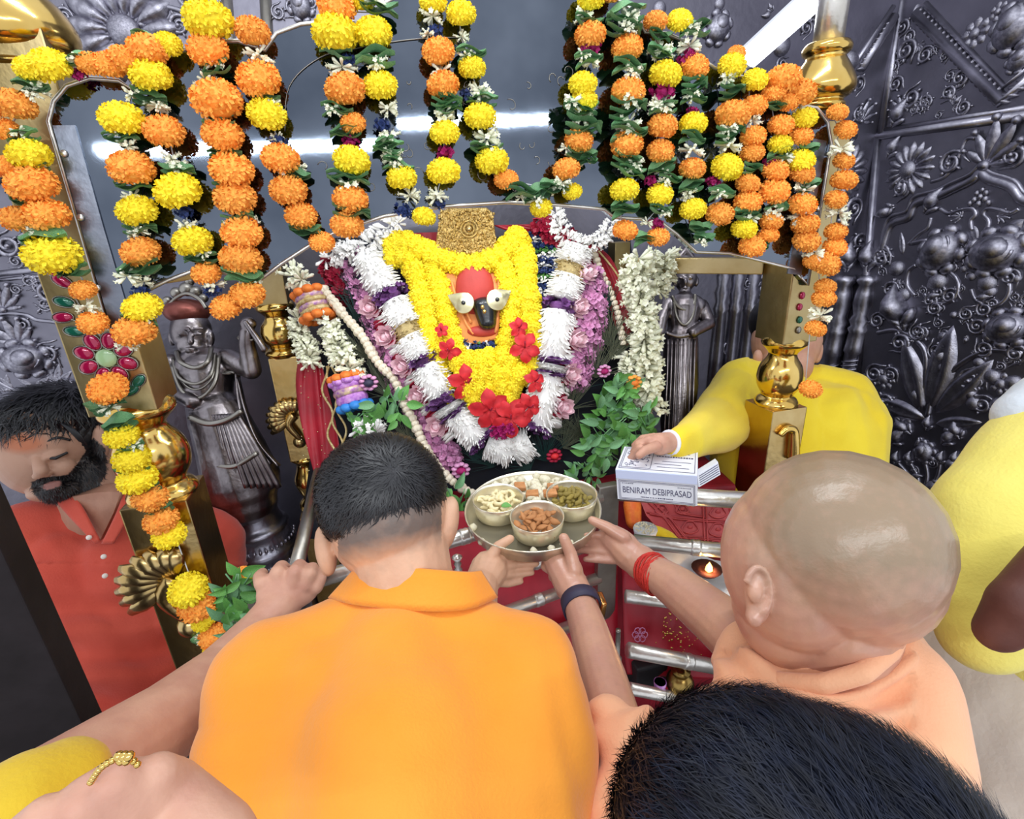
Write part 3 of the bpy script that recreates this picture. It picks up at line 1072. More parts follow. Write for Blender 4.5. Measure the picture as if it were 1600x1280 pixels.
# beam from the right pillar back to the inner post, and its arch shadow board
Yin = 1.62
bI = vpillar(966, 430, Yin)
pi_ = thing('brass_post', bI, 'plain brass post behind the white jasmine garland', 'post')
sqblock(bI, 0.45, zat(bI, 378), 0.05, 'shaft', pi_, M['golddull'])
bm = bm_()
a, b = V((bR.x, bR.y, zat(bR, 408))), V((bI.x, bI.y, zat(bI, 372)))
a.z = b.z = zat(bR, 415)
a = a + (b - a).normalized() * 0.075
b = b + (a - b).normalized() * 0.035
d = (b - a) / 2
box(bm, (a + b) / 2, d, V((0, 0, .022)), d.cross(V((0, 0, 1))).normalized() * .02, .003)
tag(obj('brass_beam', bm, M['golddull'], smooth=False), 'plain brass beam running back from the right pillar under the canopy', 'beam')

# ---- inner left pillar
bN = vpillar(446, 560, 1.56)
pn = thing('brass_pillar', bN, 'slim brass pillar with bird relief beside the red veil', 'pillar')
zz = lambda y: zat(bN, y)
kp = pxm(V((bN.x, bN.y, zz(560))))
sqblock(bN, zz(474), zz(405), 46 * kp, 'capital_block', pn, M['golddull'])
turned(bN, zz(470), zz(556), [(t, r * 24 * kp) for t, r in BAL], 'baluster', pn, M['goldbright'])
sqblock(bN, zz(712), zz(554), 42 * kp, 'shaft', pn, M['gold'])
turned(bN, zz(708), zz(800), [(t, r * 22 * kp) for t, r in [(0, .9), (.06, 1.12), (.14, .8), (.25, .85), (.42, 1.15), (.6, .95), (.7, .75), (.8, 1.1), (.92, 1.1), (1, .9)]], 'baluster', pn, M['goldbright'])
sqblock(bN, 0.0, zz(796), 50 * kp, 'base_block', pn, M['gold'])
peacock(bN, zz(640), 42 * kp, pn, M['gold'], NF, UX, .95, 1)
bm = bm_()
a, b = V((bL.x, bL.y, zat(bL, 440))), V((bN.x, bN.y, zat(bN, 405)))
a.z = b.z
a = a + (b - a).normalized() * 0.085
b = b + (a - b).normalized() * 0.06
d = (b - a) / 2
box(bm, (a + b) / 2, d, V((0, 0, .022)), d.cross(V((0, 0, 1))).normalized() * .02, .003)
tag(obj('brass_beam', bm, M['golddull'], smooth=False), 'brass beam running back from the large left pillar to the slim pillar', 'beam')

# ---- lamp on the wall, top right
bm = bm_()
a, b = at(1172, 92, 1.62), at(1292, -16, 1.45)
ax = (b - a).normalized()
tl = thing('tube_lamp', a, 'bright white tube lamp slanting at top right behind the finial', 'lamp')
tube(bm, [a, b], 0.024, 14)
obj('tube', bm, M['tubelight'], tl)
bm = bm_()
up = ax.cross(NF).normalized()
box(bm, (a + b) / 2 - NF * .04, (b - a) / 2, up * .03, NF * .014, .003)
obj('batten', bm, M['white'], tl, smooth=False)

# ================================================================== STATUES
def necklace(bm, pts, r, n=6):
    tube(bm, smooth_path(pts, 5), r, n)


st = thing('guardian_statue', pd(385, 880, 1.66), 'dark silver guardian figure with red headdress and one raised hand', 'statue')
D = 1.60
bm = bm_()
egg(bm, 299, 518, D, 29, 36, 28)
egg(bm, 299, 540, D - .012, 21, 20, 19)
caps(bm, [(300, 548, D, 15), (303, 565, D, 16)])
egg(bm, 325, 575, D, 46, 34, 26)
caps(bm, [(322, 585, D, 40), (326, 622, D, 34), (340, 655, D, 42)])
caps(bm, [(340, 650, D, 42), (362, 705, D + .02, 50), (378, 750, D + .04, 56), (384, 775, D + .05, 46)])
caps(bm, [(358, 562, D, 17), (393, 578, D - .04, 15), (386, 540, D - .06, 12), (386, 520, D - .07, 11)])
egg(bm, 388, 506, D - .07, 12, 11, 9)
caps(bm, [(268, 568, D, 16), (262, 605, D - .02, 14), (298, 628, D - .08, 11)])
egg(bm, 304, 627, D - .08, 11, 8, 7)
caps(bm, [(298, 520, D - .054, 3.5), (298, 534, D - .064, 5.5)], 10)              # nose
egg(bm, 298, 545, D - .052, 9, 3, 6)
egg(bm, 298, 549, D - .05, 8, 3, 6)             # mouth
for s in (-1, 1):
    egg(bm, 298 + 12 * s, 522, D - .05, 7.5, 3.6, 4)
    caps(bm, [(298 + 5 * s, 514, D - .056, 2.4), (298 + 19 * s, 513, D - .047, 2.2)], 8)
    egg(bm, 299 + 30 * s, 528, D, 6, 13, 8)
baked('body', bm, M['statue'], 0.0034, 6, st)
bm = bm_()
egg(bm, 292, 487, D - .01, 33, 20, 30)
baked('headdress', bm, mat('red_copper', '#9a5a50', 0.4, 0.7, '#7a4038', 20, .3, 60), 0.006, 2, st)
for i, (x, y, r) in enumerate(((262, 470, 7), (276, 458, 9), (292, 452, 11), (306, 456, 9), (318, 466, 7), (296, 440, 7))):
    bm = bm_()
    egg(bm, x, y, D - .01, r, r, r)
    obj('crown_bead', bm, M['dullsteel'], st)
bm = bm_()
necklace(bm, [pd(x, y, D - .05) for x, y in ((262, 480), (275, 466), (293, 459), (312, 468), (322, 482))], .006)
obj('crown_band', bm, M['dullsteel'], st)
for pts, r in ((((276, 550), (282, 566), (304, 575), (324, 566), (330, 545)), .007), (((270, 560), (280, 590), (306, 600), (330, 585), (336, 552)), .005), (((268, 570), (285, 612), (312, 622), (336, 598), (342, 556)), .006), (((272, 566), (290, 602), (312, 608), (332, 590), (338, 556)), .003)):
    bm = bm_()
    necklace(bm, [pd(x, y, D - .075 + (.04 if i in (0, 4) else 0)) for i, (x, y) in enumerate(pts)], r)
    obj('necklace', bm, M['dullsteel'], st)
for cx, cy, d in ((386, 528, D - .065), (352, 580, D - .02), (364, 578, D - .02)):
    bm = bm_()
    tube(bm, [pd(cx + 14 * math.cos(t), cy + 4 * math.sin(t), d - .012 * math.sin(t)) for t in [j * math.pi / 6 for j in range(12)]], .004, 6, closed=True)
    obj('bangle', bm, M['dullsteel'], st)
bm = bm_()
caps(bm, [(384, 504, D - .085, 4), (402, 530, D - .08, 5), (412, 545, D - .07, 6)], 8)
obj('club', bm, M['statue'], st)
for i in range(12):
    bm = bm_()
    x0, x1 = 312 + i * 4.6, 318 + i * 10
    tube(bm, smooth_path([pd(x0 + 8, 648, D - .07), pd((x0 + x1) / 2 + 6, 700, D - .075 + abs(i - 6) * .004), pd(x1 + 8, 762, D - .055 + abs(i - 6) * .008)], 5), .009, 8)
    obj('skirt_fold', bm, M['statue'], st)
bm = bm_()
necklace(bm, [pd(x, y, D - .09) for x, y in ((296, 652), (325, 662), (355, 656), (378, 642))], .009)
obj('belt', bm, M['dullsteel'], st)
bm = bm_()
necklace(bm, [pd(x, y, D - .07) for x, y in ((340, 728), (368, 728), (402, 708))], .008)
obj('hem_band', bm, M['dullsteel'], st)
for pts in (((345, 556), (368, 570), (374, 620), (388, 680), (425, 725)), ((372, 590), (384, 640), (404, 690), (436, 728))):
    bm = bm_()
    tube(bm, smooth_path([pd(x, y, D - .01) for x, y in pts], 5), .011, 8, flat=.4)
    obj('sash', bm, M['statue'], st)
bS = vpillar(398, 815, 1.56)
zz = lambda y: zat(bS, y)
turned(bS, zz(905), zz(778), [(t, r * 2.05 * .055) for t, r in [(0, 1.3), (.08, 1.35), (.15, 1.2), (.2, 1.25), (.3, 1.22), (.34, 1.05), (.45, 1.1), (.52, .95), (.6, .9), (.68, .95), (.74, .78), (.85, .72), (.92, .78), (1, .6)]], 'pedestal', st, M['darksilver'], 36)
for y, r, n in ((838, .118, 40), (862, .132, 44)):
    z = zz(y)
    bm = bm_()
    for i in range(n):
        a = 2 * math.pi * i / n
        if math.sin(a) > .5: continue
        ball(bm, V((bS.x + r * math.cos(a), bS.y + r * math.sin(a), z)), (.006, .006, .008), 6, 4)
    tag(obj('bead_ring', bm, M['darksilver'], st), kind='stuff')
sqblock(bS, 0, zz(900), .32, 'plinth', st, M['darksilver'])

s2 = thing('guardian_statue', pd(1062, 690, 1.82), 'dark silver guardian figure standing between jasmine garland and yellow-clad man', 'statue')
D = 1.80
bm = bm_()
egg(bm, 1071, 434, D, 17, 22, 17)
egg(bm, 1070, 412, D, 16, 14, 15)
caps(bm, [(1070, 452, D, 9), (1070, 462, D, 10)])
egg(bm, 1070, 478, D, 31, 20, 17)
caps(bm, [(1068, 482, D, 26), (1066, 512, D, 22), (1064, 532, D, 26)])
caps(bm, [(1064, 530, D, 26), (1062, 600, D, 28), (1058, 660, D, 26), (1056, 685, D, 22)])
caps(bm, [(1096, 478, D, 11), (1108, 505, D - .02, 10), (1082, 520, D - .06, 8)])
caps(bm, [(1044, 474, D, 11), (1034, 498, D - .02, 9), (1030, 520, D - .03, 8)])
egg(bm, 1071, 440, D - .038, 3, 6, 4)
egg(bm, 1071, 450, D - .034, 5, 2, 3)
for s in (-1, 1):
    egg(bm, 1071 + 7 * s, 434, D - .034, 4.4, 2.4, 3)
    egg(bm, 1071 + 17 * s, 440, D, 4, 8, 5)
baked('body', bm, M['statue'], 0.0032, 2, s2)
bm = bm_()
tube(bm, [pd(1056, 414, D), pd(1062, 402, D), pd(1070, 392, D), pd(1079, 402, D), pd(1086, 414, D)], [.008, .014, .018, .014, .008], 10)
obj('crown', bm, M['statue'], s2)
for pts, r in ((((1050, 462), (1058, 478), (1072, 484), (1084, 474), (1086, 460)), .006), (((1052, 466), (1058, 496), (1070, 508), (1082, 494), (1087, 464)), .005)):
    bm = bm_()
    necklace(bm, [pd(x, y, D - .05) for x, y in pts], r)
    obj('necklace', bm, M['dullsteel'], s2)
bm = bm_()
necklace(bm, [pd(x, y, D - .06) for x, y in ((1040, 520), (1062, 526), (1088, 520))], .007)
obj('belt', bm, M['statue'], s2)
for i in range(8):
    bm = bm_()
    tube(bm, smooth_path([pd(1044 + i * 6, 530, D - .055), pd(1042 + i * 6, 600, D - .06), pd(1038 + i * 6.3, 678, D - .05)], 4), .004, 6)
    obj('skirt_fold', bm, M['statue'], s2)
bm = bm_()
tube(bm, [pd(1056, 676, D), pd(1056, 690, D), pd(1055, 692, D), pd(1055, 715, D)], [.06, .06, .085, .09], 20)
obj('pedestal', bm, M['statue'], s2)
# ================================================================== FLOWERS
def quad_petal(bm, p, x, y, n, L, w, lift=0.3, mi=0):
    """ruffled little petal: root at p, along x, width along y, facing n"""
    a = bm.verts.new(p - y * w * .35)
    b = bm.verts.new(p + y * w * .35)
    c = bm.verts.new(p + x * L * .6 + y * w * .6 + n * L * lift)
    d = bm.verts.new(p + x * L * .6 - y * w * .6 + n * L * lift)
    e = bm.verts.new(p + x * L + n * L * (lift * 1.2 + .1))
    f1 = bm.faces.new((a, b, c, d))
    f2 = bm.faces.new((d, c, e))
    f1.material_index = f2.material_index = mi


def make_marigold(seed, m, np_=420):
    rr = random.Random(seed)
    bm = bm_()
    ball(bm, (0, 0, 0), (.43, .43, .30), 12, 8)
    for i in range(np_):
        t = (i + .5) / np_
        z = 1 - 2 * t
        if z < -.8: continue
        s = math.sqrt(max(0, 1 - z * z))
        a = i * 2.39996 + rr.uniform(-.2, .2)
        nrm = V((s * math.cos(a), s * math.sin(a), z))
        p = V((nrm.x * .43, nrm.y * .43, nrm.z * .30))
        n2 = V((nrm.x / .43, nrm.y / .43, nrm.z / .30)).normalized()
        q = V((rr.uniform(-1, 1), rr.uniform(-1, 1), rr.uniform(-1, 1)))
        tx = (q - n2 * q.dot(n2)).normalized()
        ty = n2.cross(tx)
        d = (n2 * .9 + tx * .55).normalized()
        L = rr.uniform(.062, .088)
        quad_petal(bm, p, d, ty, tx, L, .058, .25)
    return mesh_of(bm, 'marigold', m, smooth=False)


def make_jasmine(seed, m, n=18, r=.5):
    rr = random.Random(seed)
    bm = bm_()
    for i in range(n):
        a, b = rr.uniform(0, 6.28), rr.uniform(-.7, .7)
        d = V((math.cos(a) * math.cos(b), math.sin(a) * math.cos(b), math.sin(b)))
        p0 = d * rr.uniform(.02, .16)
        L = rr.uniform(.26, .42)
        tube(bm, [p0, p0 + d * L * .45, p0 + d * L * .8, p0 + d * L], [.025, .05, .07, .02], 5)
        if rr.random() < .5:
            e = frame_of(d)[0]
            f = d.cross(e)
            for k in range(5):
                t = k * 1.2566
                x = (e * math.cos(t) + f * math.sin(t)) * .8 + d * .4
                quad_petal(bm, p0 + d * L * .9, x.normalized(), d.cross(x).normalized(), d, .13, .07, .1)
    return mesh_of(bm, 'jasmine', m)


def make_folded_leaf(seed, m):
    rr = random.Random(seed)
    bm = bm_()
    for k in range(3):
        ph = rr.uniform(0, 6.28)
        z0 = (k - 1) * .10 + rr.uniform(-.03, .03)
        nu, nv = 10, 3
        tw = rr.uniform(-.3, .3)
        g = []
        for i in range(nu + 1):
            u = i / nu - .5
            row = []
            wd = .26 * (1 - (2 * abs(u)) ** 3) + .02
            for j in range(nv + 1):
                v = (j / nv - .5) * 2
                y = v * wd
                z = z0 + .08 * math.sin(u * 7 + ph) + .10 * v * v - .05 + u * tw
                row.append(bm.verts.new(V((u * 1.05, y - .06, z))))
            g.append(row)
        for i in range(nu):
            for j in range(nv): bm.faces.new((g[i][j], g[i + 1][j], g[i + 1][j + 1], g[i][j + 1]))
    return mesh_of(bm, 'folded_leaf', m)


def make_leaf(m, name='leaf', w=.28, bend=.25):
    def f(u, v):
        t = (v - .5) * 2
        wd = w * math.sin(math.pi * min(1, u ** .8)) ** .9 if 0 < u < 1 else 0
        return V((u, t * wd, -bend * u * u + .12 * abs(t) * math.sin(math.pi * u)))
    return grid_mesh(name, f, 7, 4, m)


def make_bunch(seed, m, name, n=26, r=.5, s=.13):
    rr = random.Random(seed)
    bm = bm_()
    for i in range(n):
        a, b = rr.uniform(0, 6.28), math.asin(rr.uniform(-1, 1))
        d = V((math.cos(a) * math.cos(b), math.sin(a) * math.cos(b), math.sin(b) * .6))
        e = frame_of(d)[0]
        f = d.cross(e)
        p = d * r * rr.uniform(.55, .8)
        for k in range(4):
            t = k * 1.57 + rr.uniform(-.3, .3)
            x = (e * math.cos(t) + f * math.sin(t)) + d * .6
            quad_petal(bm, p, x.normalized(), d.cross(x).normalized(), d, s * 1.3, s, .2)
    ball(bm, (0, 0, 0), (r * .55, r * .55, r * .36), 8, 6)
    return mesh_of(bm, name, m, smooth=False)


ME = dict(
    O=[make_marigold(i, M['orange']) for i in range(3)],
    Y=[make_marigold(10 + i, M['yellow']) for i in range(3)],
    w=[make_jasmine(20 + i, M['jasmine']) for i in range(3)],
    g=[make_folded_leaf(30 + i, M['leaf']) for i in range(4)],
    p=[make_bunch(40 + i, M['magenta'], 'magenta_flower') for i in range(2)],
    b=[make_bunch(44 + i, M['blue'], 'blue_flower') for i in range(2)],
)
NAMES = dict(O='orange_marigold', Y='yellow_marigold', w='jasmine_cluster', g='folded_leaf', p='magenta_flower', b='blue_flower')
DEFS = dict(O=44, Y=44, w=34, g=46, p=30, b=28)
VUP = V((0, 0, 1))


def put(kind, p, w, parent, n_out, flat=1.0, up=None):
    """flower of width w metres at p, its flat axis roughly upright, tipped towards n_out"""
    me = R.choice(ME[kind])
    upv = (up or VUP) * 1.0 + n_out * R.uniform(.1, .5) + V((R.uniform(-.2, .2), R.uniform(-.2, .2), 0))
    z = upv.normalized()
    if kind == 'g':
        x = z.cross(n_out).normalized() * -1
        x = (x + z * R.uniform(-.18, .18)).normalized()
        y = z.cross(x).normalized()
    else:
        a = R.uniform(0, 6.28)
        x0 = frame_of(z)[0]
        x = (x0 * math.cos(a) + z.cross(x0) * math.sin(a)).normalized()
        y = z.cross(x)
    s = w
    m = Matrix(((x.x * s, y.x * s, z.x * s * flat, p.x), (x.y * s, y.y * s, z.y * s * flat, p.y), (x.z * s, y.z * s, z.z * s * flat, p.z), (0, 0, 0, 1)))
    return link(NAMES[kind], me, parent, m)


def garland(items, label, place, group='marigold garlands hung over the canopy', n_out=None, extra=True, cord=True):
    """items: string of 'K x y [w]' separated by commas"""
    its = []
    for t in items.split(','):
        q = t.split()
        its.append((q[0], float(q[1]), float(q[2]), float(q[3]) if len(q) > 3 else DEFS[q[0]]))
    pts = [place(x, y) for k, x, y, w in its]
    root = thing('marigold_garland', pts[0], label, 'garland', group)
    n_out = n_out or NF
    for (k, x, y, w), p in zip(its, pts):
        ww = w * pxm(p)
        p = p + n_out * ww * .3
        put(k, p + (n_out * ww * .12 if k == 'g' else V((0, 0, 0))), ww * (.97 if k in 'OY' else 0.98 if k == 'g' else 1.0), root, n_out, 1.05 if k in 'OY' else 1.0)
        if k == 'g' and R.random() < .75:
            put('w' if R.random() < .7 else 'g', p + n_out * ww * .1 + UX * ww * R.uniform(-.3, .3) + V((0, 0, R.uniform(-.2, .2) * ww)), ww * .6, root, n_out)
    if cord:
        q = sorted([(y, x) for k, x, y, w in its])
        bm = bm_()
        tube(bm, [place(x, y) for y, x in q], .0012, 5)
        obj('string', bm, M['whitecloth'], root)
    return root


CN = lambda x, y: PCAN.on(x, y, .012)
garland('Y 58 112 50,Y 88 108 64,g 60 140,w 62 142,O 33 168 62,O 14 205 46,g 45 215,Y 57 244 62,g 60 266,O 18 262 44,O 64 290 74,g 55 316,O 84 336 66,O 36 342 50,w 68 360,g 82 374 66,Y 95 396 80,g 122 422,O 136 452 40,w 140 478,O 152 502 46', 'marigold garland hanging down the left outer edge of the canopy', CN)
garland('O 150 104 46,O 178 106 50,O 205 100 56,O 238 84 62,Y 266 74 46,g 130 100,g 240 68,p 128 118 24,w 222 88', 'short row of orange marigolds lying along the top left of the canopy', CN)
garland('Y 243 123 64,w 212 150,g 240 158,Y 200 190 68,g 196 216,w 205 230,O 214 265 70,g 215 290,w 212 308,Y 222 330 62,g 225 356,w 214 368 26,O 227 393 60,g 225 416 60,w 228 440,b 222 454,Y 230 478 60,g 224 498,O 218 514 64,w 200 535', 'leftmost full garland on the board, ending above the statue', CN)
garland('w 248 168,O 263 208 62,w 272 250,g 284 270,w 282 262,Y 285 300 72,b 290 332,w 294 354,Y 307 377 62,g 318 402,O 326 426 46,b 334 452,w 338 446', 'garland with two big yellow blooms, second from left on the board', CN)
garland('Y 332 40 78,g 330 58,O 330 83 64,g 340 112,w 324 128,O 345 162 80,g 345 190,O 353 214 64,g 356 238,O 367 267 68,g 362 290,O 372 310 66,g 374 336,w 392 344 26,O 382 363 64,O 381 404 66,g 384 428 56,w 396 440,b 388 440 20,O 390 458 56,O 357 478 50', 'nearly all orange garland under a large yellow bloom', CN)
garland('O 398 55 56,w 406 90 44,O 408 129 70,g 416 158,Y 420 182 62,w 434 216 26,b 436 222,O 441 250 60,g 462 272,w 470 262 24,O 453 298 60,O 472 337 52,g 480 360,O 504 378 42', 'orange garland with one yellow bloom, beside the nearly all orange one', CN)
garland('O 527 18 62,g 590 20 60,Y 566 4 46,Y 525 60 74,Y 583 58 62,g 526 84,w 535 108 44,b 545 96,g 586 96 58,O 540 145 66,Y 594 138 56,g 528 174,O 552 195 42,g 540 208,p 548 224,Y 550 253 60,g 545 280 60,w 545 293 46,O 548 312 58,g 550 334 54,O 543 352 54', 'garland topped by two yellow blooms side by side, left of centre', CN)
garland('w 606 172,b 596 196,w 608 214,g 606 232,w 612 246,g 622 260,Y 627 279 50,w 640 306,b 628 328,b 640 334 20,Y 661 339 40', 'thin garland of mostly white buds and leaves ending in small yellow bloom', CN)
garland('Y 675 8 46,w 674 30 40,b 678 52,w 668 56 26,O 683 86 54,w 688 116 40,O 690 137 54,g 696 160,w 694 178,g 700 172 40,w 692 190,Y 693 210 50,p 694 240 30,Y 691 270 56,w 682 306,b 686 320 20', 'garland alternating yellow and orange above the crown, on its left', CN)
garland('Y 718 27 50,g 734 88,w 720 60 24,Y 735 110 46,w 748 146 42,b 730 150,g 750 160,Y 747 185 54,w 758 218 44,g 757 236 50,Y 765 254 56,O 788 282 42,p 782 270 18,g 812 300 54,w 812 308 26,Y 842 325 38,g 836 304,g 862 294 50,w 858 296 24', 'all yellow garland curving to a low loop right of the crown', CN)
garland('Y 918 4 46,O 948 -4 34,w 910 26 34,g 914 40,O 916 60 52,p 918 78 36,g 914 96,w 920 100,Y 905 135 48,Y 908 160 44,g 900 174 56,w 906 186 40,g 904 200 58,O 899 222 48,w 882 232 26,g 902 246 48,w 912 252 22,O 880 266 46,Y 890 300 34', 'garland with paired yellow blooms and many folded leaves, right of centre', CN)
garland('g 968 30 60,g 966 50 56,O 973 80 52,g 975 108 54,w 992 118 20,O 974 147 56,g 972 172 60,w 976 195 40,g 974 208 60,O 972 228 54,g 972 252 48,w 974 266 30,g 980 270,Y 969 298 48,g 970 328 46,O 971 360 42', 'garland of four orange blooms under a big green leaf', CN)
garland('O 1018 38 40,g 1024 60 40,w 1026 82 40,g 1024 88,Y 1031 121 54,p 1028 146 40,w 1030 166 44,g 1028 172,O 1027 200 50,O 1025 238 46,g 1026 262 46,w 1030 268 26,p 1014 284 24,g 1040 280 40,Y 1024 305 44,g 1026 328 40,p 1022 350 26,w 1008 348 22,O 1022 370 38,g 1002 372 40', 'garland with magenta flowers and stacked orange blooms', CN)
garland('Y 1055 38 44,g 1076 52 52,w 1070 76 40,p 1070 94 36,O 1077 108 48,g 1076 134 44,g 1076 156 44,p 1078 176 22,Y 1075 196 46,g 1074 218 44,w 1074 236 40,O 1074 265 44,g 1072 292 42,w 1070 304 30,Y 1075 327 44,g 1086 356 40,g 1092 372 36', 'garland with looped leaf stems and three yellow blooms', CN)
garland('O 1145 86 30,Y 1135 106 46,w 1130 126 34,g 1134 146 44,O 1134 183 56,g 1130 210 50,w 1130 228 40,Y 1126 263 52,p 1110 284 24,g 1118 302 46,w 1122 300 24,O 1116 335 46', 'garland with a single yellow bloom between two large orange ones', CN)
garland('Y 1171 128 42,O 1170 168 42,w 1170 190 30,O 1168 215 42,O 1167 240 40,g 1168 264 34,O 1160 288 40,O 1159 317 46,w 1162 338 36,g 1158 336,Y 1154 358 42,O 1166 385 44,g 1180 386 30', 'tight orange garland with one yellow bloom near its end', CN)
garland('g 1206 168 38,O 1211 198 42,Y 1210 228 40,g 1207 243 44,p 1200 256 30,O 1202 268 44,O 1199 300 50,g 1204 320 42,w 1200 334 36,O 1197 346 38,O 1193 368 34', 'orange garland with wide blooms near the right end of the board', CN)
garland('O 1212 128 56,O 1238 148 52,O 1200 150 40,O 1222 160 40,w 1242 168 26,Y 1247 187 42,O 1243 215 38,g 1252 236 38,w 1240 240 24,Y 1240 253 46,O 1243 272 42,w 1246 298 40,g 1256 290 36,O 1243 320 46,w 1244 338 36,O 1248 350 44,O 1250 376 44', 'garland below the orange clump at the canopy right corner', CN)
garland('O 1300 178 34,O 1312 205 36,w 1304 234 40,O 1310 253 34,O 1308 283 42,O 1297 312 36,w 1300 334 40,O 1297 362 36,O 1295 386 38,w 1264 396 34,O 1262 408 30,O 1278 412 48,w 1292 406 26,O 1281 447 34,O 1278 465 38,w 1272 492 40,O 1266 512 34,O 1258 605 36', 'orange garland trailing past the right edge of the canopy down the pillar', CN)
PLN = lambda x, y: Pf.on(x, y, .02)
garland('O 177 602 60,g 176 628 50,g 194 656 50,Y 197 675 52,g 206 690 46,Y 213 710 56,g 214 727 46,Y 222 740 60,g 232 757 46,O 241 770 54,g 254 788 40,O 258 804 54,Y 270 827 52,Y 300 910 60,g 306 926 30,O 312 936 56,Y 318 966 32,Y 330 958 26,O 336 985 44,g 318 990 30,Y 343 1006 44', 'garland running down the large left brass pillar past the bearded man', PLN, 'marigold garlands on the brass pillars')
# ================================================================== THE DEITY AND ITS FLOWERS
def DEI(px, py, off=0.0):
    b = 1 - min(1.0, ((px - 760) / 300.0) ** 2)
    return at(px, py, 1.60 - 0.00055 * (py - 400) - 0.06 * b - off)


bm = bm_()
nu, nv = 28, 22
g = []
for i in range(nu + 1):
    row = []
    for j in range(nv + 1):
        u, v = i / nu, j / nv
        x0, x1 = 520 - 50 * v, 985 + 40 * v
        x, y = x0 + (x1 - x0) * u, 372 + 470 * v
        p = DEI(x, y, -0.05 - .05 * abs(2 * u - 1) ** 4)
        row.append(bm.verts.new(p + V((0, 0.012 * noise.noise(p * 14), 0))))
    g.append(row)
back = [[bm.verts.new(V((vv.co.x * 1.02, 1.72, vv.co.z))) for vv in row] for row in g]
for i in range(nu):
    for j in range(nv):
        bm.faces.new((g[i][j], g[i + 1][j], g[i + 1][j + 1], g[i][j + 1]))
        bm.faces.new((back[i][j + 1], back[i + 1][j + 1], back[i + 1][j], back[i][j]))
for i in range(nu):
    for j in (0, nv): bm.faces.new((g[i][j], g[i + 1][j], back[i + 1][j], back[i][j]))
for j in range(nv):
    for i in (0, nu): bm.faces.new((g[i][j], g[i][j + 1], back[i][j + 1], back[i][j]))
idol = thing('idol', DEI(745, 540), 'deity image with red face, black muzzle and silver eyes amid flowers', 'idol')
obj('dark_drape', bm, M['drape'], idol)

# altar table below, under red cloth
bm = bm_()
a0 = at(745, 790, 1.36)
box(bm, V((0.12, 1.52, a0.z / 2 + .02)), (0.52, 0.02, 0), (-0.02, .20, 0), (0, 0, a0.z / 2 + .02), .01)
tag(obj('altar_table', bm, M['crimsoncloth'], smooth=False), 'altar covered in dark red cloth behind the silver rails', 'altar')

# face
bm = bm_()
prism(bm, [DEI(x, y, .0) for x, y in ((690, 428), (712, 420), (765, 420), (786, 432), (783, 480), (778, 526), (750, 532), (722, 534), (712, 500), (698, 460))], V((0, -.045, 0)), .008)
obj('painted_stone', bm, M['sandal'], idol)
bm = bm_()
egg(bm, 742, 452, depth(DEI(742, 452, .045)), 30, 42, 14)
obj('forehead', bm, M['vermilion'], idol)
bm = bm_()
egg(bm, 754, 518, depth(DEI(752, 520, .04)), 24, 9, 8)
obj('chin', bm, M['vermilion'], idol)
bm = bm_()
dd = depth(DEI(755, 490, .055))
for t in range(8):
    egg(bm, 757 + t * .6, 476 + 4 * t, dd, 20 - t * .8, 12, 15)
baked('muzzle', bm, M['black'], .003, 4, idol)
for pts in (((706, 440), (714, 470), (728, 505), (740, 522)), ((713, 430), (722, 470), (736, 505)), ((778, 430), (780, 470), (774, 520))):
    bm = bm_()
    tube(bm, smooth_path([DEI(x, y, .048) for x, y in pts], 5), .004, 6)
    obj('paint_ridge', bm, M['sandal'], idol)
for cx, cy, tx, ty in ((724, 473, 699, 461), (777, 468, 799, 454)):
    d = depth(DEI(cx, cy, .075))
    c, tip = pd(cx, cy, d), pd(tx, ty, d)
    ax = (tip - c)
    n = -ray(cx, cy).normalized()
    e = n.cross(ax).normalized()
    L = ax.length
    r = 17 * d / FPX
    out = []
    for i in range(28):
        a = 2 * math.pi * i / 28
        x, y = math.cos(a), math.sin(a)
        out.append(c + ax.normalized() * (x * r if x < 0 else x * L) + e * y * r * (1 if x < 0 else (1 - x) ** .6))
    bm = bm_()
    prism(bm, out, n * .006, .002)
    eo = obj('eye', bm, M['eye'], idol)
    bm = bm_()
    ball(bm, c + n * .007, (.0062, .0062, .003), 12, 6, Matrix((ax.normalized(), e, n)).transposed())
    obj('pupil', bm, M['black'], eo)
for x, y in ((754, 480), (757, 487)):
    bm = bm_()
    egg(bm, x, y, dd - .026, 3, 3.4, 2)
    obj('gold_dot', bm, M['goldbright'], idol)

# crown
bm = bm_()
dc = depth(DEI(728, 362, .06))
out = [(688, 330), (700, 325), (760, 324), (770, 332), (776, 380), (768, 392), (728, 400), (690, 396), (680, 384)]
prism(bm, [pd(x, y, dc) for x, y in out], ray(728, 362).normalized() * .05, .006)
cr = thing('crown', pd(728, 395, dc), 'encrusted gold crown above the deity face', 'crown')
obj('body', bm, M['crown'], cr)
bm = bm_()
for i in range(520):
    x, y = R.uniform(684, 774), R.uniform(328, 396)
    w = 8 * (396 - y) / 70
    if x < 682 + w * .6 or x > 776 - w * .6: continue
    if (x - 733) ** 2 + (y - 358) ** 2 < 150: continue
    egg_c = pd(x, y, dc - .002)
    k = dc / FPX
    ball(bm, egg_c, (R.uniform(1.2, 2.6) * k, R.uniform(1.2, 2.6) * k, 2.2 * k), 5, 4)
tag(obj('filigree', bm, M['crown'], cr), kind='stuff')
for rr_ in (13, 8):
    bm = bm_()
    tube(bm, [pd(733 + rr_ * math.cos(t), 358 + rr_ * math.sin(t), dc - .006) for t in [j * math.pi / 9 for j in range(18)]], .003, 6, closed=True)
    obj('boss_ring', bm, M['crown'], cr)
bm = bm_()
egg(bm, 733, 358, dc - .004, 5, 5, 4)
obj('boss', bm, M['gold'], cr)

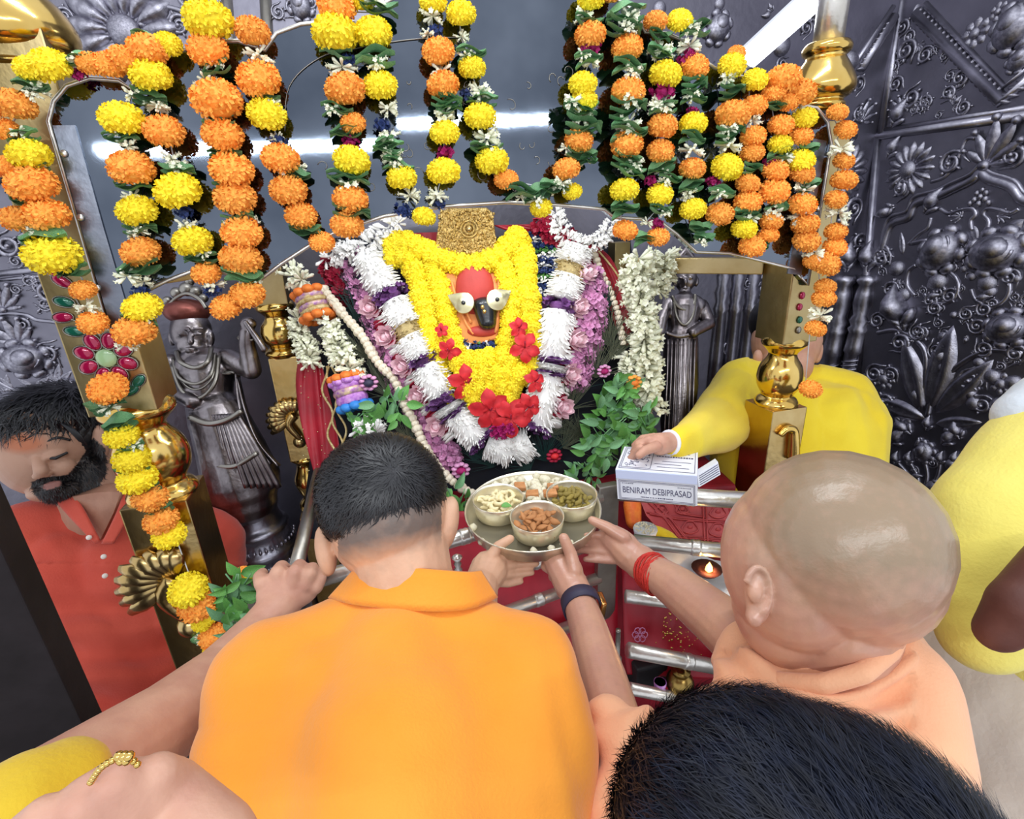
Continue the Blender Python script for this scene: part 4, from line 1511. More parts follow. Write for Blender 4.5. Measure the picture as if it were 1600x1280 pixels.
# ---- yellow marigold strings
def string(name, path, step, w, kind, label, group, off=.03, flat=1.0, cat='garland', jit=1.5, par=None, place=DEI):
    pts = smooth_path([V((x, y, 0)) for x, y in path], 8)
    q = resample(pts, step)
    p3 = [place(v.x + R.uniform(-jit, jit), v.y + R.uniform(-jit, jit), off) for v in q]
    root = par or thing(name, p3[0], label, cat, group)
    for i, p in enumerate(p3):
        d = (p3[min(i + 1, len(p3) - 1)] - p3[max(i - 1, 0)]).normalized()
        k = kind[i % len(kind)]
        put(k, p, w * pxm(p) * R.uniform(.92, 1.08), root, NF, flat, up=d)
    return root


gy = 'yellow marigold strings on the deity'
string('marigold_garland', [(612, 384), (640, 380), (668, 396), (700, 408), (738, 414), (772, 404), (796, 386), (812, 366)], 13, 40, 'Y', 'yellow marigold string running under the gold crown', gy, .045)
string('marigold_garland', [(616, 398), (640, 402), (654, 436), (662, 478), (671, 520), (682, 562), (692, 604), (706, 634)], 15, 42, 'Y', 'outer left yellow marigold string beside the white garland', gy, .04)
string('marigold_garland', [(676, 420), (686, 446), (696, 486), (706, 524), (718, 560), (730, 582)], 15, 38, 'Y', 'inner left yellow marigold string touching the painted stone', gy, .04)
string('marigold_garland', [(812, 380), (820, 420), (825, 470), (830, 520), (830, 560), (822, 596)], 15, 42, 'Y', 'outer right yellow marigold string beside the blue flowers', gy, .04)
string('marigold_garland', [(786, 418), (796, 450), (799, 490), (793, 530), (788, 562)], 15, 38, 'Y', 'inner right yellow marigold string touching the silver eye', gy, .04)
gb = string('marigold_garland', [(716, 566), (746, 566), (780, 560), (806, 570)], 17, 42, 'Y', 'thick heap of yellow marigolds below the black muzzle', gy, .055)
for pth in ([(722, 588), (756, 586), (790, 584), (822, 586)], [(730, 606), (764, 606), (800, 604), (818, 600)], [(744, 622), (772, 624), (804, 618)]):
    string('', pth, 18, 44, 'Y', '', '', .06, par=gb)

# ---- blue and white small-flower strips
ME['j'] = [make_jasmine(60 + i, M['tuberose'], 14) for i in range(2)]
ME['k'] = [make_bunch(64 + i, M['leafbright'], 'green_bud', 14, .4) for i in range(2)]
NAMES['j'], NAMES['k'] = 'white_floret', 'green_bud'
gbw = 'blue and white floret strings on the deity'
strip_n = 0
for x0, x1, y1, lab in ((832, 838, 560, 'blue and white floret string nearest the yellow marigolds on the right'), (848, 846, 530, 'second blue and white floret string right of the marigolds'), (864, 858, 480, 'third blue and white floret string, towards the white garland'), (880, 872, 410, 'short blue and white floret string nearest the white garland')):
    string('floret_garland', [(x0, 368), ((x0 + x1) / 2 + 2, 440 if y1 > 440 else 390), (x1, y1)], 8, 19, 'bjbkj', lab, gbw, .01)
string('floret_garland', [(618, 372), (630, 410), (648, 440), (660, 480)], 8, 22, 'bjkb', 'blue and white floret string left of the marigolds', gbw, .005)
string('floret_garland', [(728, 540), (745, 543), (775, 538)], 7, 22, 'bjbk', 'blue floret row under the painted stone', gbw, .035)

# ---- white tuberose garland with purple bands
def make_spiky(seed, m, name, n=280, L=.15, tw=.022):
    rr = random.Random(seed)
    bm = bm_()
    tube(bm, [V((0, 0, -.5)), V((0, 0, .5))], .36, 10)
    for i in range(n):
        z = rr.uniform(-.55, .5)
        a = rr.uniform(0, 6.28)
        d = V((math.cos(a), math.sin(a), rr.uniform(-.9, -.2))).normalized()
        p = V((math.cos(a) * .34, math.sin(a) * .34, z))
        l = L * rr.uniform(.8, 1.2)
        tube(bm, [p, p + d * l * .6, p + d * l], [tw * .7, tw, tw * .3], 4, cap=False)
    return mesh_of(bm, name, m)


ME['T'] = [make_spiky(70 + i, M['tuberose'], 'tuberose_band') for i in range(2)]
ME['P'] = [make_bunch(74 + i, M['purple'], 'purple_band', 46, .62, .13) for i in range(2)]
ME['G'] = [make_spiky(77, M['lace'], 'gold_band', 90, .12, .04)]
NAMES.update(T='tuberose_band', P='purple_band', G='gold_band')


def along(p0, p1, kind, w, par, stretch=1.0):
    """one band of garland between two points, w metres wide"""
    z = (p1 - p0)
    L = z.length * stretch
    z.normalize()
    x, y = frame_of(z, NF)
    a = R.uniform(0, 6.28)
    x, y = x * math.cos(a) + y * math.sin(a), y * math.cos(a) - x * math.sin(a)
    c = (p0 + p1) / 2
    m = Matrix(((x.x * w, y.x * w, -z.x * L, c.x), (x.y * w, y.y * w, -z.y * L, c.y), (x.z * w, y.z * w, -z.z * L, c.z), (0, 0, 0, 1)))
    return link(NAMES[kind], R.choice(ME[kind]), par, m)


tg = thing('tuberose_garland', DEI(800, 700, .06), 'white tuberose garland with purple and gold bands looping round the deity', 'garland')
left = [('T', (574, 402), (602, 452)), ('P', (602, 452), (616, 476)), ('T', (616, 474), (634, 506)), ('G', (634, 506), (644, 530)), ('T', (642, 528), (658, 558)), ('P', (656, 556), (668, 576)), ('T', (668, 574), (690, 620)), ('P', (688, 616), (700, 636)), ('T', (700, 634), (706, 644)), ('P', (706, 642), (714, 652)), ('T', (712, 648), (750, 684)), ('P', (750, 680), (762, 690)), ('T', (764, 690), (800, 704)), ('T', (800, 704), (826, 690))]
right = [('T', (900, 388), (892, 412)), ('G', (892, 410), (888, 436)), ('T', (888, 434), (878, 466)), ('P', (878, 466), (872, 492)), ('T', (872, 490), (862, 558)), ('P', (862, 556), (860, 570)), ('T', (860, 570), (858, 580)), ('P', (858, 578), (856, 590)), ('T', (856, 588), (838, 660)), ('P', (838, 656), (826, 674))]
for kd, a, b in left + right:
    pa, pb = DEI(a[0], a[1], .05), DEI(b[0], b[1], .05)
    w = {'T': 62, 'P': 56, 'G': 56}[kd] * pxm(pa)
    along(pa, pb, kd, w, tg, 1.12 if kd != 'P' else 1.3)

# ---- pink carnation garlands and the lotus garland
ME['K'] = [make_bunch(80 + i, M['pink'], 'pink_flower', 60, .62, .15) for i in range(2)]
NAMES['K'] = 'pink_flower'
string('pink_garland', [(548, 424), (572, 470), (598, 530), (622, 590), (650, 640), (690, 700), (712, 730)], 13, 36, 'K', 'fluffy pink flower garland along the left of the lotus buds', None, .015)
string('pink_garland', [(918, 432), (926, 470), (918, 520), (908, 560), (894, 596)], 12, 42, 'K', 'fluffy pink flower garland right of the white tuberoses', None, .02)
string('pink_garland', [(560, 404), (574, 436), (594, 470)], 12, 34, 'KP', 'short lilac flower string behind the top of the tuberoses', None, .01)


def _lotus():
    bm = bm_()
    for ring, n, tilt, L in ((0, 5, .25, .8), (1, 6, .5, .78), (2, 7, .8, .7)):
        for i in range(n):
            a = 2 * math.pi * (i + ring * .5) / n
            f = petal_fn(.26, .0, .8, 0, 0)
            nu, nv = 5, 3
            gg = []
            for u in range(nu + 1):
                row = []
                for v in range(nv + 1):
                    p = f(u / nu, v / nv) * L
                    t = p.x
                    r = math.sin(tilt) * t * (1.5 - t * .9) + .03
                    z = math.cos(tilt) * t
                    rr = r - .10 * (p.y / .26) ** 2
                    row.append(bm.verts.new(V((math.cos(a) * rr - math.sin(a) * p.y, math.sin(a) * rr + math.cos(a) * p.y, z))))
                gg.append(row)
            for u in range(nu):
                for v in range(nv): bm.faces.new((gg[u][v], gg[u + 1][v], gg[u + 1][v + 1], gg[u][v + 1]))
    ball(bm, (0, 0, .3), (.2, .2, .35), 8, 6)
    return mesh_of(bm, 'lotus_bud', M['lotus'])


def _stack(m, name):
    bm = bm_()
    for k in range(4):
        f = petal_fn(.32, .12, .9)
        for i in range(6):
            for j in range(1): pass
        ball(bm, (0, R.uniform(-.05, .05), (k - 1.5) * .16), (.52, .4, .085), 10, 6, Matrix.Rotation(R.uniform(-.25, .25), 3, 'Y'))
    return mesh_of(bm, name, m)


ME['L'] = [_lotus()]
ME['c'] = [_stack(M['crimson'], 'crimson_petals')]
ME['s'] = [_stack(M['tuberose'], 'white_petals')]
NAMES.update(L='lotus_bud', c='crimson_petals', s='white_petals')


def lotus_garland(path, label, outward, order='Lcsc'):
    q = resample(smooth_path([V((x, y, 0)) for x, y in path], 8), 13)
    root = thing('lotus_garland', DEI(q[0].x, q[0].y, .03), label, 'garland')
    p3 = [DEI(v.x, v.y, .03) for v in q]
    for i, p in enumerate(p3):
        d = (p3[min(i + 1, len(p3) - 1)] - p3[max(i - 1, 0)]).normalized()
        kd = order[i % len(order)]
        k = pxm(p)
        if kd == 'L': put('L', p + NF * .015, 40 * k, root, NF, 1.0, up=(NF * .9 + UX * outward + V((0, 0, .2))).normalized())
        else: put(kd, p, 34 * k, root, NF, .9, up=d)
    return root


lotus_garland([(582, 478), (604, 516), (630, 560), (652, 606), (676, 646), (704, 686)], 'garland of lotus buds and crimson petals left of the tuberoses', -.5)
lotus_garland([(902, 428), (892, 470), (888, 520), (884, 570), (872, 620), (866, 660)], 'garland of lotus buds and crimson petals right of the tuberoses', .5)

# ---- white bead-like bud strings
bm = bm_()
ball(bm, (0, 0, 0), (.5, .5, .36), 10, 6)
for i in range(6):
    a = i * 1.047
    ball(bm, (.22 * math.cos(a), .22 * math.sin(a), .05), (.3, .3, .33), 8, 5)
BEAD = mesh_of(bm, 'bud_bead', mat('ivory_bud', '#f3ead6', .55, 0, '#e2d4b8', 30))


def beads(path, step, w, label, off):
    q = resample(smooth_path([V((x, y, 0)) for x, y in path], 8), step)
    root = thing('bud_string', DEI(q[0].x, q[0].y, off), label, 'garland', 'ivory bud strings on the deity')
    p3 = [DEI(v.x, v.y, off) for v in q]
    for i, p in enumerate(p3):
        d = (p3[min(i + 1, len(p3) - 1)] - p3[max(i - 1, 0)]).normalized()
        x, y = frame_of(d, NF)
        s = w * pxm(p) * R.uniform(.85, 1.1)
        link('bud', BEAD, root, Matrix(((x.x * s, y.x * s, d.x * s, p.x), (x.y * s, y.y * s, d.y * s, p.y), (x.z * s, y.z * s, d.z * s, p.z), (0, 0, 0, 1))))


beads([(506, 452), (534, 488), (566, 526), (590, 566), (616, 594), (634, 636), (648, 662), (662, 694), (684, 730), (712, 756), (738, 772)], 8.5, 16, 'long ivory bud string slanting from the red veil to the plate', .06)
beads([(926, 392), (938, 420), (950, 448), (964, 484), (970, 516), (974, 540)], 8, 12, 'short ivory bud string down the red satin on the right', .03)

# ---- hibiscus blooms
def hibiscus(x, y, r, label, off=.085, rot=0):
    p = DEI(x, y, off)
    k = r * pxm(p)
    root = thing('hibiscus_bloom', p, label, 'flower', 'red hibiscus blooms on the marigolds')
    f = petal_fn(.36, .0, 1.25, 0, 0)
    n_ = (NF + V((R.uniform(-.3, .3), 0, R.uniform(0, .5)))).normalized()
    u_ = VUP.cross(n_).normalized()
    v_ = n_.cross(u_)
    for i in range(5):
        a = rot + 2 * math.pi * i / 5 + R.uniform(-.15, .15)
        d, e = u_ * math.cos(a) + v_ * math.sin(a), -u_ * math.sin(a) + v_ * math.cos(a)
        bm = bm_()
        gg = [[bm.verts.new(p + d * (q.x * k) + e * (q.y * k) + n_ * k * (.25 * q.x - .45 * q.x ** 3 + .06 * math.sin(q.y * 30))) for q in [f(s / 6, t / 4) for t in range(5)]] for s in range(7)]
        for s in range(6):
            for t in range(4): bm.faces.new((gg[s][t], gg[s + 1][t], gg[s + 1][t + 1], gg[s][t + 1]))
        bmesh.ops.remove_doubles(bm, verts=bm.verts, dist=1e-6)
        obj('petal', bm, M['hibiscus'], root)
    bm = bm_()
    tube(bm, [p, p + n_ * k * .5 + v_ * k * .1, p + n_ * k * .9 + v_ * k * .35], [.0025, .002, .002], 6)
    obj('stamen', bm, M['crimson'], root)


hibiscus(728, 598, 30, 'red hibiscus bloom low on the left marigold string', .09, .3)
hibiscus(820, 543, 26, 'red hibiscus bloom beside the right marigold string', .09, .9)
hibiscus(811, 512, 17, 'small red hibiscus just above the bloom on the right', .09, .2)
hibiscus(702, 548, 20, 'half-closed red hibiscus on the inner left marigolds', .09, 1.2)
hibiscus(690, 516, 12, 'smallest red hibiscus bud between the left marigold strings', .09, .5)
hibiscus(765, 640, 34, 'large red hibiscus at the bottom centre, left of its pair', .1, .5)
hibiscus(798, 654, 34, 'large red hibiscus at the bottom centre above magenta florets', .1, 1.0)
hibiscus(836, 596, 20, 'red hibiscus between right marigolds and tuberoses', .1, .1)
hibiscus(826, 636, 24, 'red hibiscus leaning on the right tuberose arm', .1, .7)
string('magenta_florets', [(774, 676), (790, 672), (802, 668)], 8, 26, 'p', 'magenta florets below the red hibiscus pair', None, .09, cat='flower')

# ---- white loops under the canopy
def thick(path, w, step, kind, label, off, name='jasmine_garland', place=DEI, grp=None):
    return string(name, path, step, w, kind, label, grp, off, 1.0, place=place)


thick([(510, 404), (540, 396), (574, 384), (600, 360), (626, 346)], 42, 9, 'j', 'white jasmine loop under the canopy, left of the crown', .06)
thick([(868, 332), (874, 356), (892, 376), (918, 384), (942, 372), (956, 346)], 34, 8, 'j', 'white jasmine loop under the canopy, right of the crown', .06)
JR = lambda x, y, o=0: at(x, y, 1.46 - o)
thick([(1000, 404), (996, 440), (1004, 480), (1008, 530), (1010, 570), (1012, 610), (1016, 640)], 56, 9, 'w', 'long cream jasmine garland hanging beside the right statue', 0, place=JR)
thick([(984, 560), (980, 580), (990, 596)], 44, 10, 'w', 'side tuft of cream jasmine at the long garland', 0, place=JR)
thick([(1040, 400), (1036, 430), (1026, 458)], 44, 9, 'w', 'short cream jasmine garland behind the long one', -.06, place=JR)
JL = lambda x, y, o=0: DEI(x, y, .06 + o)
thick([(466, 498), (472, 530), (486, 560), (482, 572)], 38, 9, 'w', 'cream jasmine garland over the red veil on the left', 0, place=JL)
thick([(512, 506), (528, 540), (540, 566), (552, 588)], 46, 10, 'w', 'cream jasmine garland right of the red veil', 0, place=JL)
thick([(564, 668), (580, 672), (596, 678)], 44, 12, 'j', 'small white floret tuft above the orange-shirted man', .02, place=JL)
thick([(462, 432), (474, 440)], 46, 10, 'w', 'cream jasmine tuft beside the slim brass pillar', 0, place=JL)

# ---- ornamented rolls
def roll(a, b, w, bands, label, petals):
    pa, pb = JL(*a), JL(*b)
    ax = pb - pa
    k = w * pxm(pa) / 2
    root = thing('ruffled_roll', pb, label, 'ornament', 'ruffled thread rolls')
    for t0, t1, m_, rr_ in bands:
        bm = bm_()
        n = 6
        tube(bm, [pa + ax * (t0 + (t1 - t0) * i / n) for i in range(n + 1)], [k * rr_ * (1 + .08 * math.sin(math.pi * i / n)) for i in range(n + 1)], 16)
        obj('thread_band', bm, M[m_], root)
    for t, m_ in petals:
        for i in range(9):
            aa = i * .7
            x, y = frame_of(ax, NF)
            bm = bm_()
            c = pa + ax * t + (x * math.cos(aa) + y * math.sin(aa)) * k * .9
            ball(bm, c, (k * .42, k * .42, k * .3), 8, 6)
            obj('ruffle', bm, M[m_], root)


roll((482, 456), (498, 498), 46, [(.15, .35, 'goldband', 1), (.35, .5, 'lace', 1.05), (.5, .68, 'goldband', 1), (.68, .85, 'lace', 1)], 'orange and gold ruffled roll at the top of the veil', [(0.05, 'orangepaper'), (.95, 'orangepaper')])
roll((540, 590), (556, 640), 46, [(.15, .35, 'pinkpaper', 1), (.35, .55, 'goldband', 1.05), (.55, .8, 'pinkpaper', 1)], 'lilac and pink ruffled roll with orange top', [(0.0, 'orangepaper'), (.12, 'pinkpaper'), (.9, 'bluecloth')])

# ---- rosettes
def rosette(x, y, r, m1, m2, label, off=.05):
    p = DEI(x, y, off)
    k = r * pxm(p)
    root = thing('paper_rosette', p, label, 'rosette', 'rosettes among the dark feathers')
    for i in range(9):
        a = i * 2 * math.pi / 9
        d = UX * math.cos(a) + VUP * math.sin(a)
        bm = bm_()
        ball(bm, p + d * k * .7, (k * .34, k * .34, k * .2), 8, 6)
        obj('petal', bm, M[m1], root)
    bm = bm_()
    ball(bm, p + NF * k * .1, (k * .55, k * .55, k * .4), 12, 8)
    obj('centre', bm, M[m2], root)


rosette(720, 735, 15, 'pink', 'magenta', 'pink rosette with magenta heart near the plate', .06)
rosette(866, 712, 13, 'crimson', 'hibiscus', 'dark red rosette below the right tuberose arm', .06)
rosette(944, 580, 12, 'pink', 'magenta', 'magenta rosette above the green sprigs', .05)
rosette(576, 598, 15, 'pink', 'navy', 'pale rosette with dark blue heart beside the lilac roll', .07)
rosette(990, 598, 14, 'orange', 'orangepaper', 'orange rosette at the edge of the long jasmine garland', .06)

# ---- feathers
def make_feather(seed, m):
    rr = random.Random(seed)
    bm = bm_()
    for i in range(46):
        a = rr.gauss(0, .55)
        L = rr.uniform(.6, 1.0)
        d = V((math.sin(a), math.cos(a), rr.uniform(-.05, .25)))
        c = rr.uniform(-.25, .25)
        e = V((math.cos(a), -math.sin(a), 0))
        w = .014
        pts = [V((0, 0, 0)) + d * L * t + e * c * t * t for t in (0, .35, .7, 1)]
        prev = None
        for t, p in zip((0, .35, .7, 1), pts):
            ww = w * (1 - t * .8)
            va, vb = bm.verts.new(p - e * ww), bm.verts.new(p + e * ww)
            if prev: bm.faces.new((prev[0], prev[1], vb, va))
            prev = (va, vb)
    return mesh_of(bm, 'feather', m)


FE = [make_feather(90, M['peacock']), make_feather(91, M['peacock']), make_feather(92, M['feather'])]
fth = thing('feather_fan', DEI(600, 700, .0), 'dark peacock feather bunches tucked between the garlands', 'feathers')
for x, y, L, a, kd in ((556, 500, 60, 20, 0), (566, 470, 60, -10, 1), (580, 540, 60, 30, 0), (575, 560, 60, -30, 2), (590, 600, 60, 20, 2), (610, 620, 60, -20, 2), (620, 650, 55, 40, 0), (640, 690, 60, 0, 2), (600, 560, 60, 60, 1), (660, 720, 60, 10, 0), (690, 745, 55, -30, 0), (740, 720, 50, 30, 1), (770, 730, 50, -20, 0), (850, 720, 60, 10, 0), (880, 700, 60, 40, 2), (890, 640, 70, 15, 2), (905, 610, 60, -10, 0), (930, 590, 70, 10, 2), (950, 540, 70, 5, 2), (945, 490, 60, -5, 1), (955, 560, 60, 30, 2), (860, 680, 50, 60, 2), (830, 730, 50, -60, 1), (910, 680, 50, -40, 2), (556, 460, 40, 60, 1)):
    p = DEI(x, y, .012 + R.uniform(0, .012))
    k = L * pxm(p)
    t = math.radians(a)
    u2 = UX * math.cos(t) - VUP * math.sin(t)
    v2 = UX * math.sin(t) + VUP * math.cos(t)
    link('feather', FE[kd], fth, Matrix(((u2.x * k, v2.x * k, NF.x * k, p.x), (u2.y * k, v2.y * k, NF.y * k, p.y), (u2.z * k, v2.z * k, NF.z * k, p.z), (0, 0, 0, 1))))

# ---- leafy sprigs
LEAF = [make_leaf(M['leafbright']), make_leaf(M['leaf'], 'leaf', .24, .4), make_leaf(M['leafbright'], 'leaf', .2, .1)]


def sprig(cx, cy, rx, ry, n, size, label, place, off0=.02, off1=.07, name='leafy_sprig', group=None):
    root = thing(name, place(cx, cy, off0), label, 'leaves', group)
    for i in range(n):
        a, r = R.uniform(0, 6.28), math.sqrt(R.random())
        x, y = cx + rx * r * math.cos(a), cy + ry * r * math.sin(a)
        p = place(x, y, R.uniform(off0, off1))
        t = R.uniform(0, 6.28)
        d = (UX * math.cos(t) + VUP * math.sin(t) + NF * R.uniform(0, .6)).normalized()
        n_ = (NF + VUP * R.uniform(-.2, .6) + UX * R.uniform(-.4, .4)).normalized()
        e = n_.cross(d).normalized()
        n_ = d.cross(e)
        s = size * pxm(p) * R.uniform(.7, 1.25)
        link('leaf', R.choice(LEAF), root, Matrix(((d.x * s, e.x * s, n_.x * s, p.x), (d.y * s, e.y * s, n_.y * s, p.y), (d.z * s, e.z * s, n_.z * s, p.z), (0, 0, 0, 1))))
    for i in range(4):
        bm = bm_()
        pts = [place(cx + R.uniform(-rx, rx) * .6, cy + ry * .9, off0), place(cx + R.uniform(-rx, rx) * .5, cy, (off0 + off1) / 2), place(cx + R.uniform(-rx, rx) * .8, cy - ry * .9, off1)]
        tube(bm, smooth_path(pts, 4), .0015, 5)
        obj('stem', bm, M['leaf'], root)
    return root


sprig(960, 622, 32, 32, 46, 25, 'upper green basil sprig below the magenta rosette', DEI, group='green sprigs round the deity')
sprig(952, 690, 44, 40, 84, 24, 'lower green basil sprig behind the white box', DEI, .03, .09, group='green sprigs round the deity')
sprig(1004, 668, 28, 34, 36, 23, 'green basil sprig under the long jasmine garland', DEI, .03, .08, group='green sprigs round the deity')
sprig(910, 742, 30, 22, 34, 22, 'green basil sprig between plate and rail post', DEI, .03, .09, group='green sprigs round the deity')
sprig(608, 636, 30, 30, 28, 24, 'green sprig beside the lilac ruffled roll', DEI, .05, .1, group='green sprigs round the deity')
sprig(560, 664, 26, 20, 16, 24, 'green sprig above the back of the orange-shirted head', DEI, .05, .1, group='green sprigs round the deity')
sprig(712, 800, 26, 40, 50, 26, 'green sprig under the left edge of the plate', DEI, .05, .1, group='green sprigs round the deity')

# ---- red cloths
def sheet(name, rows, m, label, place, cat='cloth', amp=.008, freq=5, nu=24, th=.004, parent=None):
    """rows: list of (left px, right px) pairs from top to bottom"""
    bm = bm_()
    L = smooth_path([V((a[0], a[1], 0)) for a, b in rows], 6)
    Rr = smooth_path([V((b[0], b[1], 0)) for a, b in rows], 6)
    gg = []
    for a, b in zip(L, Rr):
        row = []
        for i in range(nu + 1):
            u = i / nu
            x, y = a.x + (b.x - a.x) * u, a.y + (b.y - a.y) * u
            row.append(place(x, y, amp * math.sin(u * freq * 6.28 + y * .02) + amp * .5 * math.sin(u * 23 + y * .05)))
        gg.append(row)
    A = [[bm.verts.new(p) for p in r] for r in gg]
    B = [[bm.verts.new(p + V((0, th, 0))) for p in r] for r in gg]
    nr = len(A)
    for i in range(nr - 1):
        for j in range(nu):
            bm.faces.new((A[i][j], A[i][j + 1], A[i + 1][j + 1], A[i + 1][j]))
            bm.faces.new((B[i + 1][j], B[i + 1][j + 1], B[i][j + 1], B[i][j]))
    for i in range(nr - 1):
        for j in (0, nu): bm.faces.new((A[i][j], A[i + 1][j], B[i + 1][j], B[i][j]))
    for j in range(nu):
        for i in (0, nr - 1): bm.faces.new((A[i][j], B[i][j], B[i][j + 1], A[i][j + 1]))
    o = obj(name, bm, m, parent)
    return tag(o, label, cat) if label else o


RV = lambda x, y, o=0: DEI(x, y, .03 + o)
veil = thing('red_veil', RV(495, 730), 'red veil with silver dots and gold lace hanging by the slim brass pillar', 'veil')
sheet('cloth', [((466, 560), (500, 560)), ((462, 600), (510, 600)), ((468, 650), (522, 650)), ((480, 700), (530, 700)), ((496, 760), (534, 760))], M['redcloth'], None, RV, parent=veil, amp=.005, freq=2)
bm = bm_()
for i in range(30):
    x, y = R.uniform(468, 512), R.uniform(575, 740)
    ball(bm, RV(x, y, .014), .0018, 6, 4)
tag(obj('silver_dots', bm, M['eye'], veil), kind='stuff')
for k, x0 in enumerate((506, 516, 524)):
    bm = bm_()
    pts = [RV(x0 + (y - 580) * .12 + 6 * math.sin(y * .09 + k * 2), y, .02) for y in range(572, 740, 6)]
    tube(bm, smooth_path(pts, 3), .0035, 6)
    obj('lace_trim', bm, M['lace'], veil)
sheet('red_satin', [((598, 366), (700, 362)), ((606, 378), (700, 376)), ((612, 400), (700, 398))], M['crimsoncloth'], 'crimson satin strip behind the crown on the left', lambda x, y, o=0: DEI(x, y, .0 + o), amp=.003)
sheet('red_satin', [((770, 352), (838, 350)), ((800, 362), (880, 356)), ((880, 372), (920, 378)), ((900, 392), (952, 400)), ((930, 430), (972, 440)), ((952, 480), (984, 490)), ((970, 540), (988, 540))], M['redcloth'], 'red satin sash with gold edge falling to the right of the deity', lambda x, y, o=0: DEI(x, y, .005 + o), amp=.004, freq=2)
bm = bm_()
tube(bm, smooth_path([DEI(x, y, .02) for x, y in ((935, 392), (958, 420), (978, 452), (984, 470))], 5), .003, 6)
tag(obj('gold_cord', bm, M['lace']), 'thin gold cord along the red satin sash', 'cord')
sheet('crimson_cloth', [((520, 420), (560, 410)), ((520, 450), (560, 440)), ((524, 480), (552, 480))], M['crimsoncloth'], 'crumpled maroon cloth left of the lilac flowers', lambda x, y, o=0: DEI(x, y, .0 + o), amp=.006)
ME['m'] = [make_bunch(96, M['crimson'], 'maroon_petals', 20, .5, .2)]
NAMES['m'] = 'maroon_petals'
string('maroon_garland', [(842, 352), (862, 362), (882, 374), (898, 388)], 10, 32, 'm', 'maroon petal string above the blue florets', None, .03)
string('maroon_garland', [(516, 418), (526, 440), (536, 462)], 10, 32, 'm', 'maroon petal string left of the lilac flowers', None, .03)
# ================================================================== PEOPLE
BXD = 1.15      # how far in the sweet box is held
def skin_mix(name, c1, c2, rough=.48, spec=.4, nscale=60, bump=.12, bscale=240, c1b=None):
    """two natural colours of one surface (bare skin / stubble), blended by the mesh's own 'mask' attribute"""
    m = mat(name, c1, rough, 0, c1b or c1, 26, bump, bscale, spec=spec, sss=.05)
    nt = m.node_tree
    b = nt.nodes['Principled BSDF']
    at_ = nt.nodes.new('ShaderNodeAttribute')
    at_.attribute_name = 'mask'
    mx = nt.nodes.new('ShaderNodeMix')
    mx.data_type = 'RGBA'
    src = b.inputs['Base Color'].links[0].from_socket if b.inputs['Base Color'].links else None
    nz = nt.nodes.new('ShaderNodeTexNoise')
    nz.inputs['Scale'].default_value = nscale
    tc = nt.nodes['Texture Coordinate']
    nt.links.new(tc.outputs['Object'], nz.inputs['Vector'])
    ma = nt.nodes.new('ShaderNodeMath')
    ma.operation = 'MULTIPLY_ADD'
    ma.inputs[1].default_value = .5
    nt.links.new(nz.outputs['Fac'], ma.inputs[0])
    sb = nt.nodes.new('ShaderNodeMath')
    sb.operation = 'SUBTRACT'
    sb.inputs[1].default_value = .25
    nt.links.new(at_.outputs['Fac'], sb.inputs[0])
    nt.links.new(sb.outputs[0], ma.inputs[2])
    nt.links.new(ma.outputs[0], mx.inputs['Factor'])
    mx.clamp_factor = True
    if src: nt.links.new(src, mx.inputs[6])
    else: mx.inputs[6].default_value = lin(c1)
    mx.inputs[7].default_value = lin(c2)
    nt.links.new(mx.outputs[2], b.inputs['Base Color'])
    return m


def mask(o, fn):
    me = o.data
    off = WORLD[o.name].translation
    a = me.attributes.new('mask', 'FLOAT', 'POINT')
    a.data.foreach_set('value', [min(1, max(0, fn(v.co + off))) for v in me.vertices])


def px_of(p):
    v = p - CAM
    z = v.dot(c2w(V((0, 0, 1))))
    return CX + FPX * v.dot(c2w(V((1, 0, 0)))) / z, CY + FPX * v.dot(c2w(V((0, 1, 0)))) / z, z


def folds(amp, sc, dirv=None, amp2=0, sc2=60):
    def f(p, n):
        q = p * sc
        if dirv is not None:
            q = q - dirv * (q.dot(dirv) * .8)
        return amp * noise.noise(q) + (amp2 * noise.noise(p * sc2) if amp2 else 0)
    return f


def fingers(bm, lst, n=10):
    for ch in lst: caps(bm, ch, n)


def egg_frame(px, py, d, roll=0.0):
    vr = ray(px, py).normalized()
    a = c2w(V((1, 0, 0)))
    a = (a - vr * a.dot(vr)).normalized()
    b = a.cross(-vr).normalized() * -1
    return a * math.cos(roll) + b * math.sin(roll), -a * math.sin(roll) + b * math.cos(roll), -vr


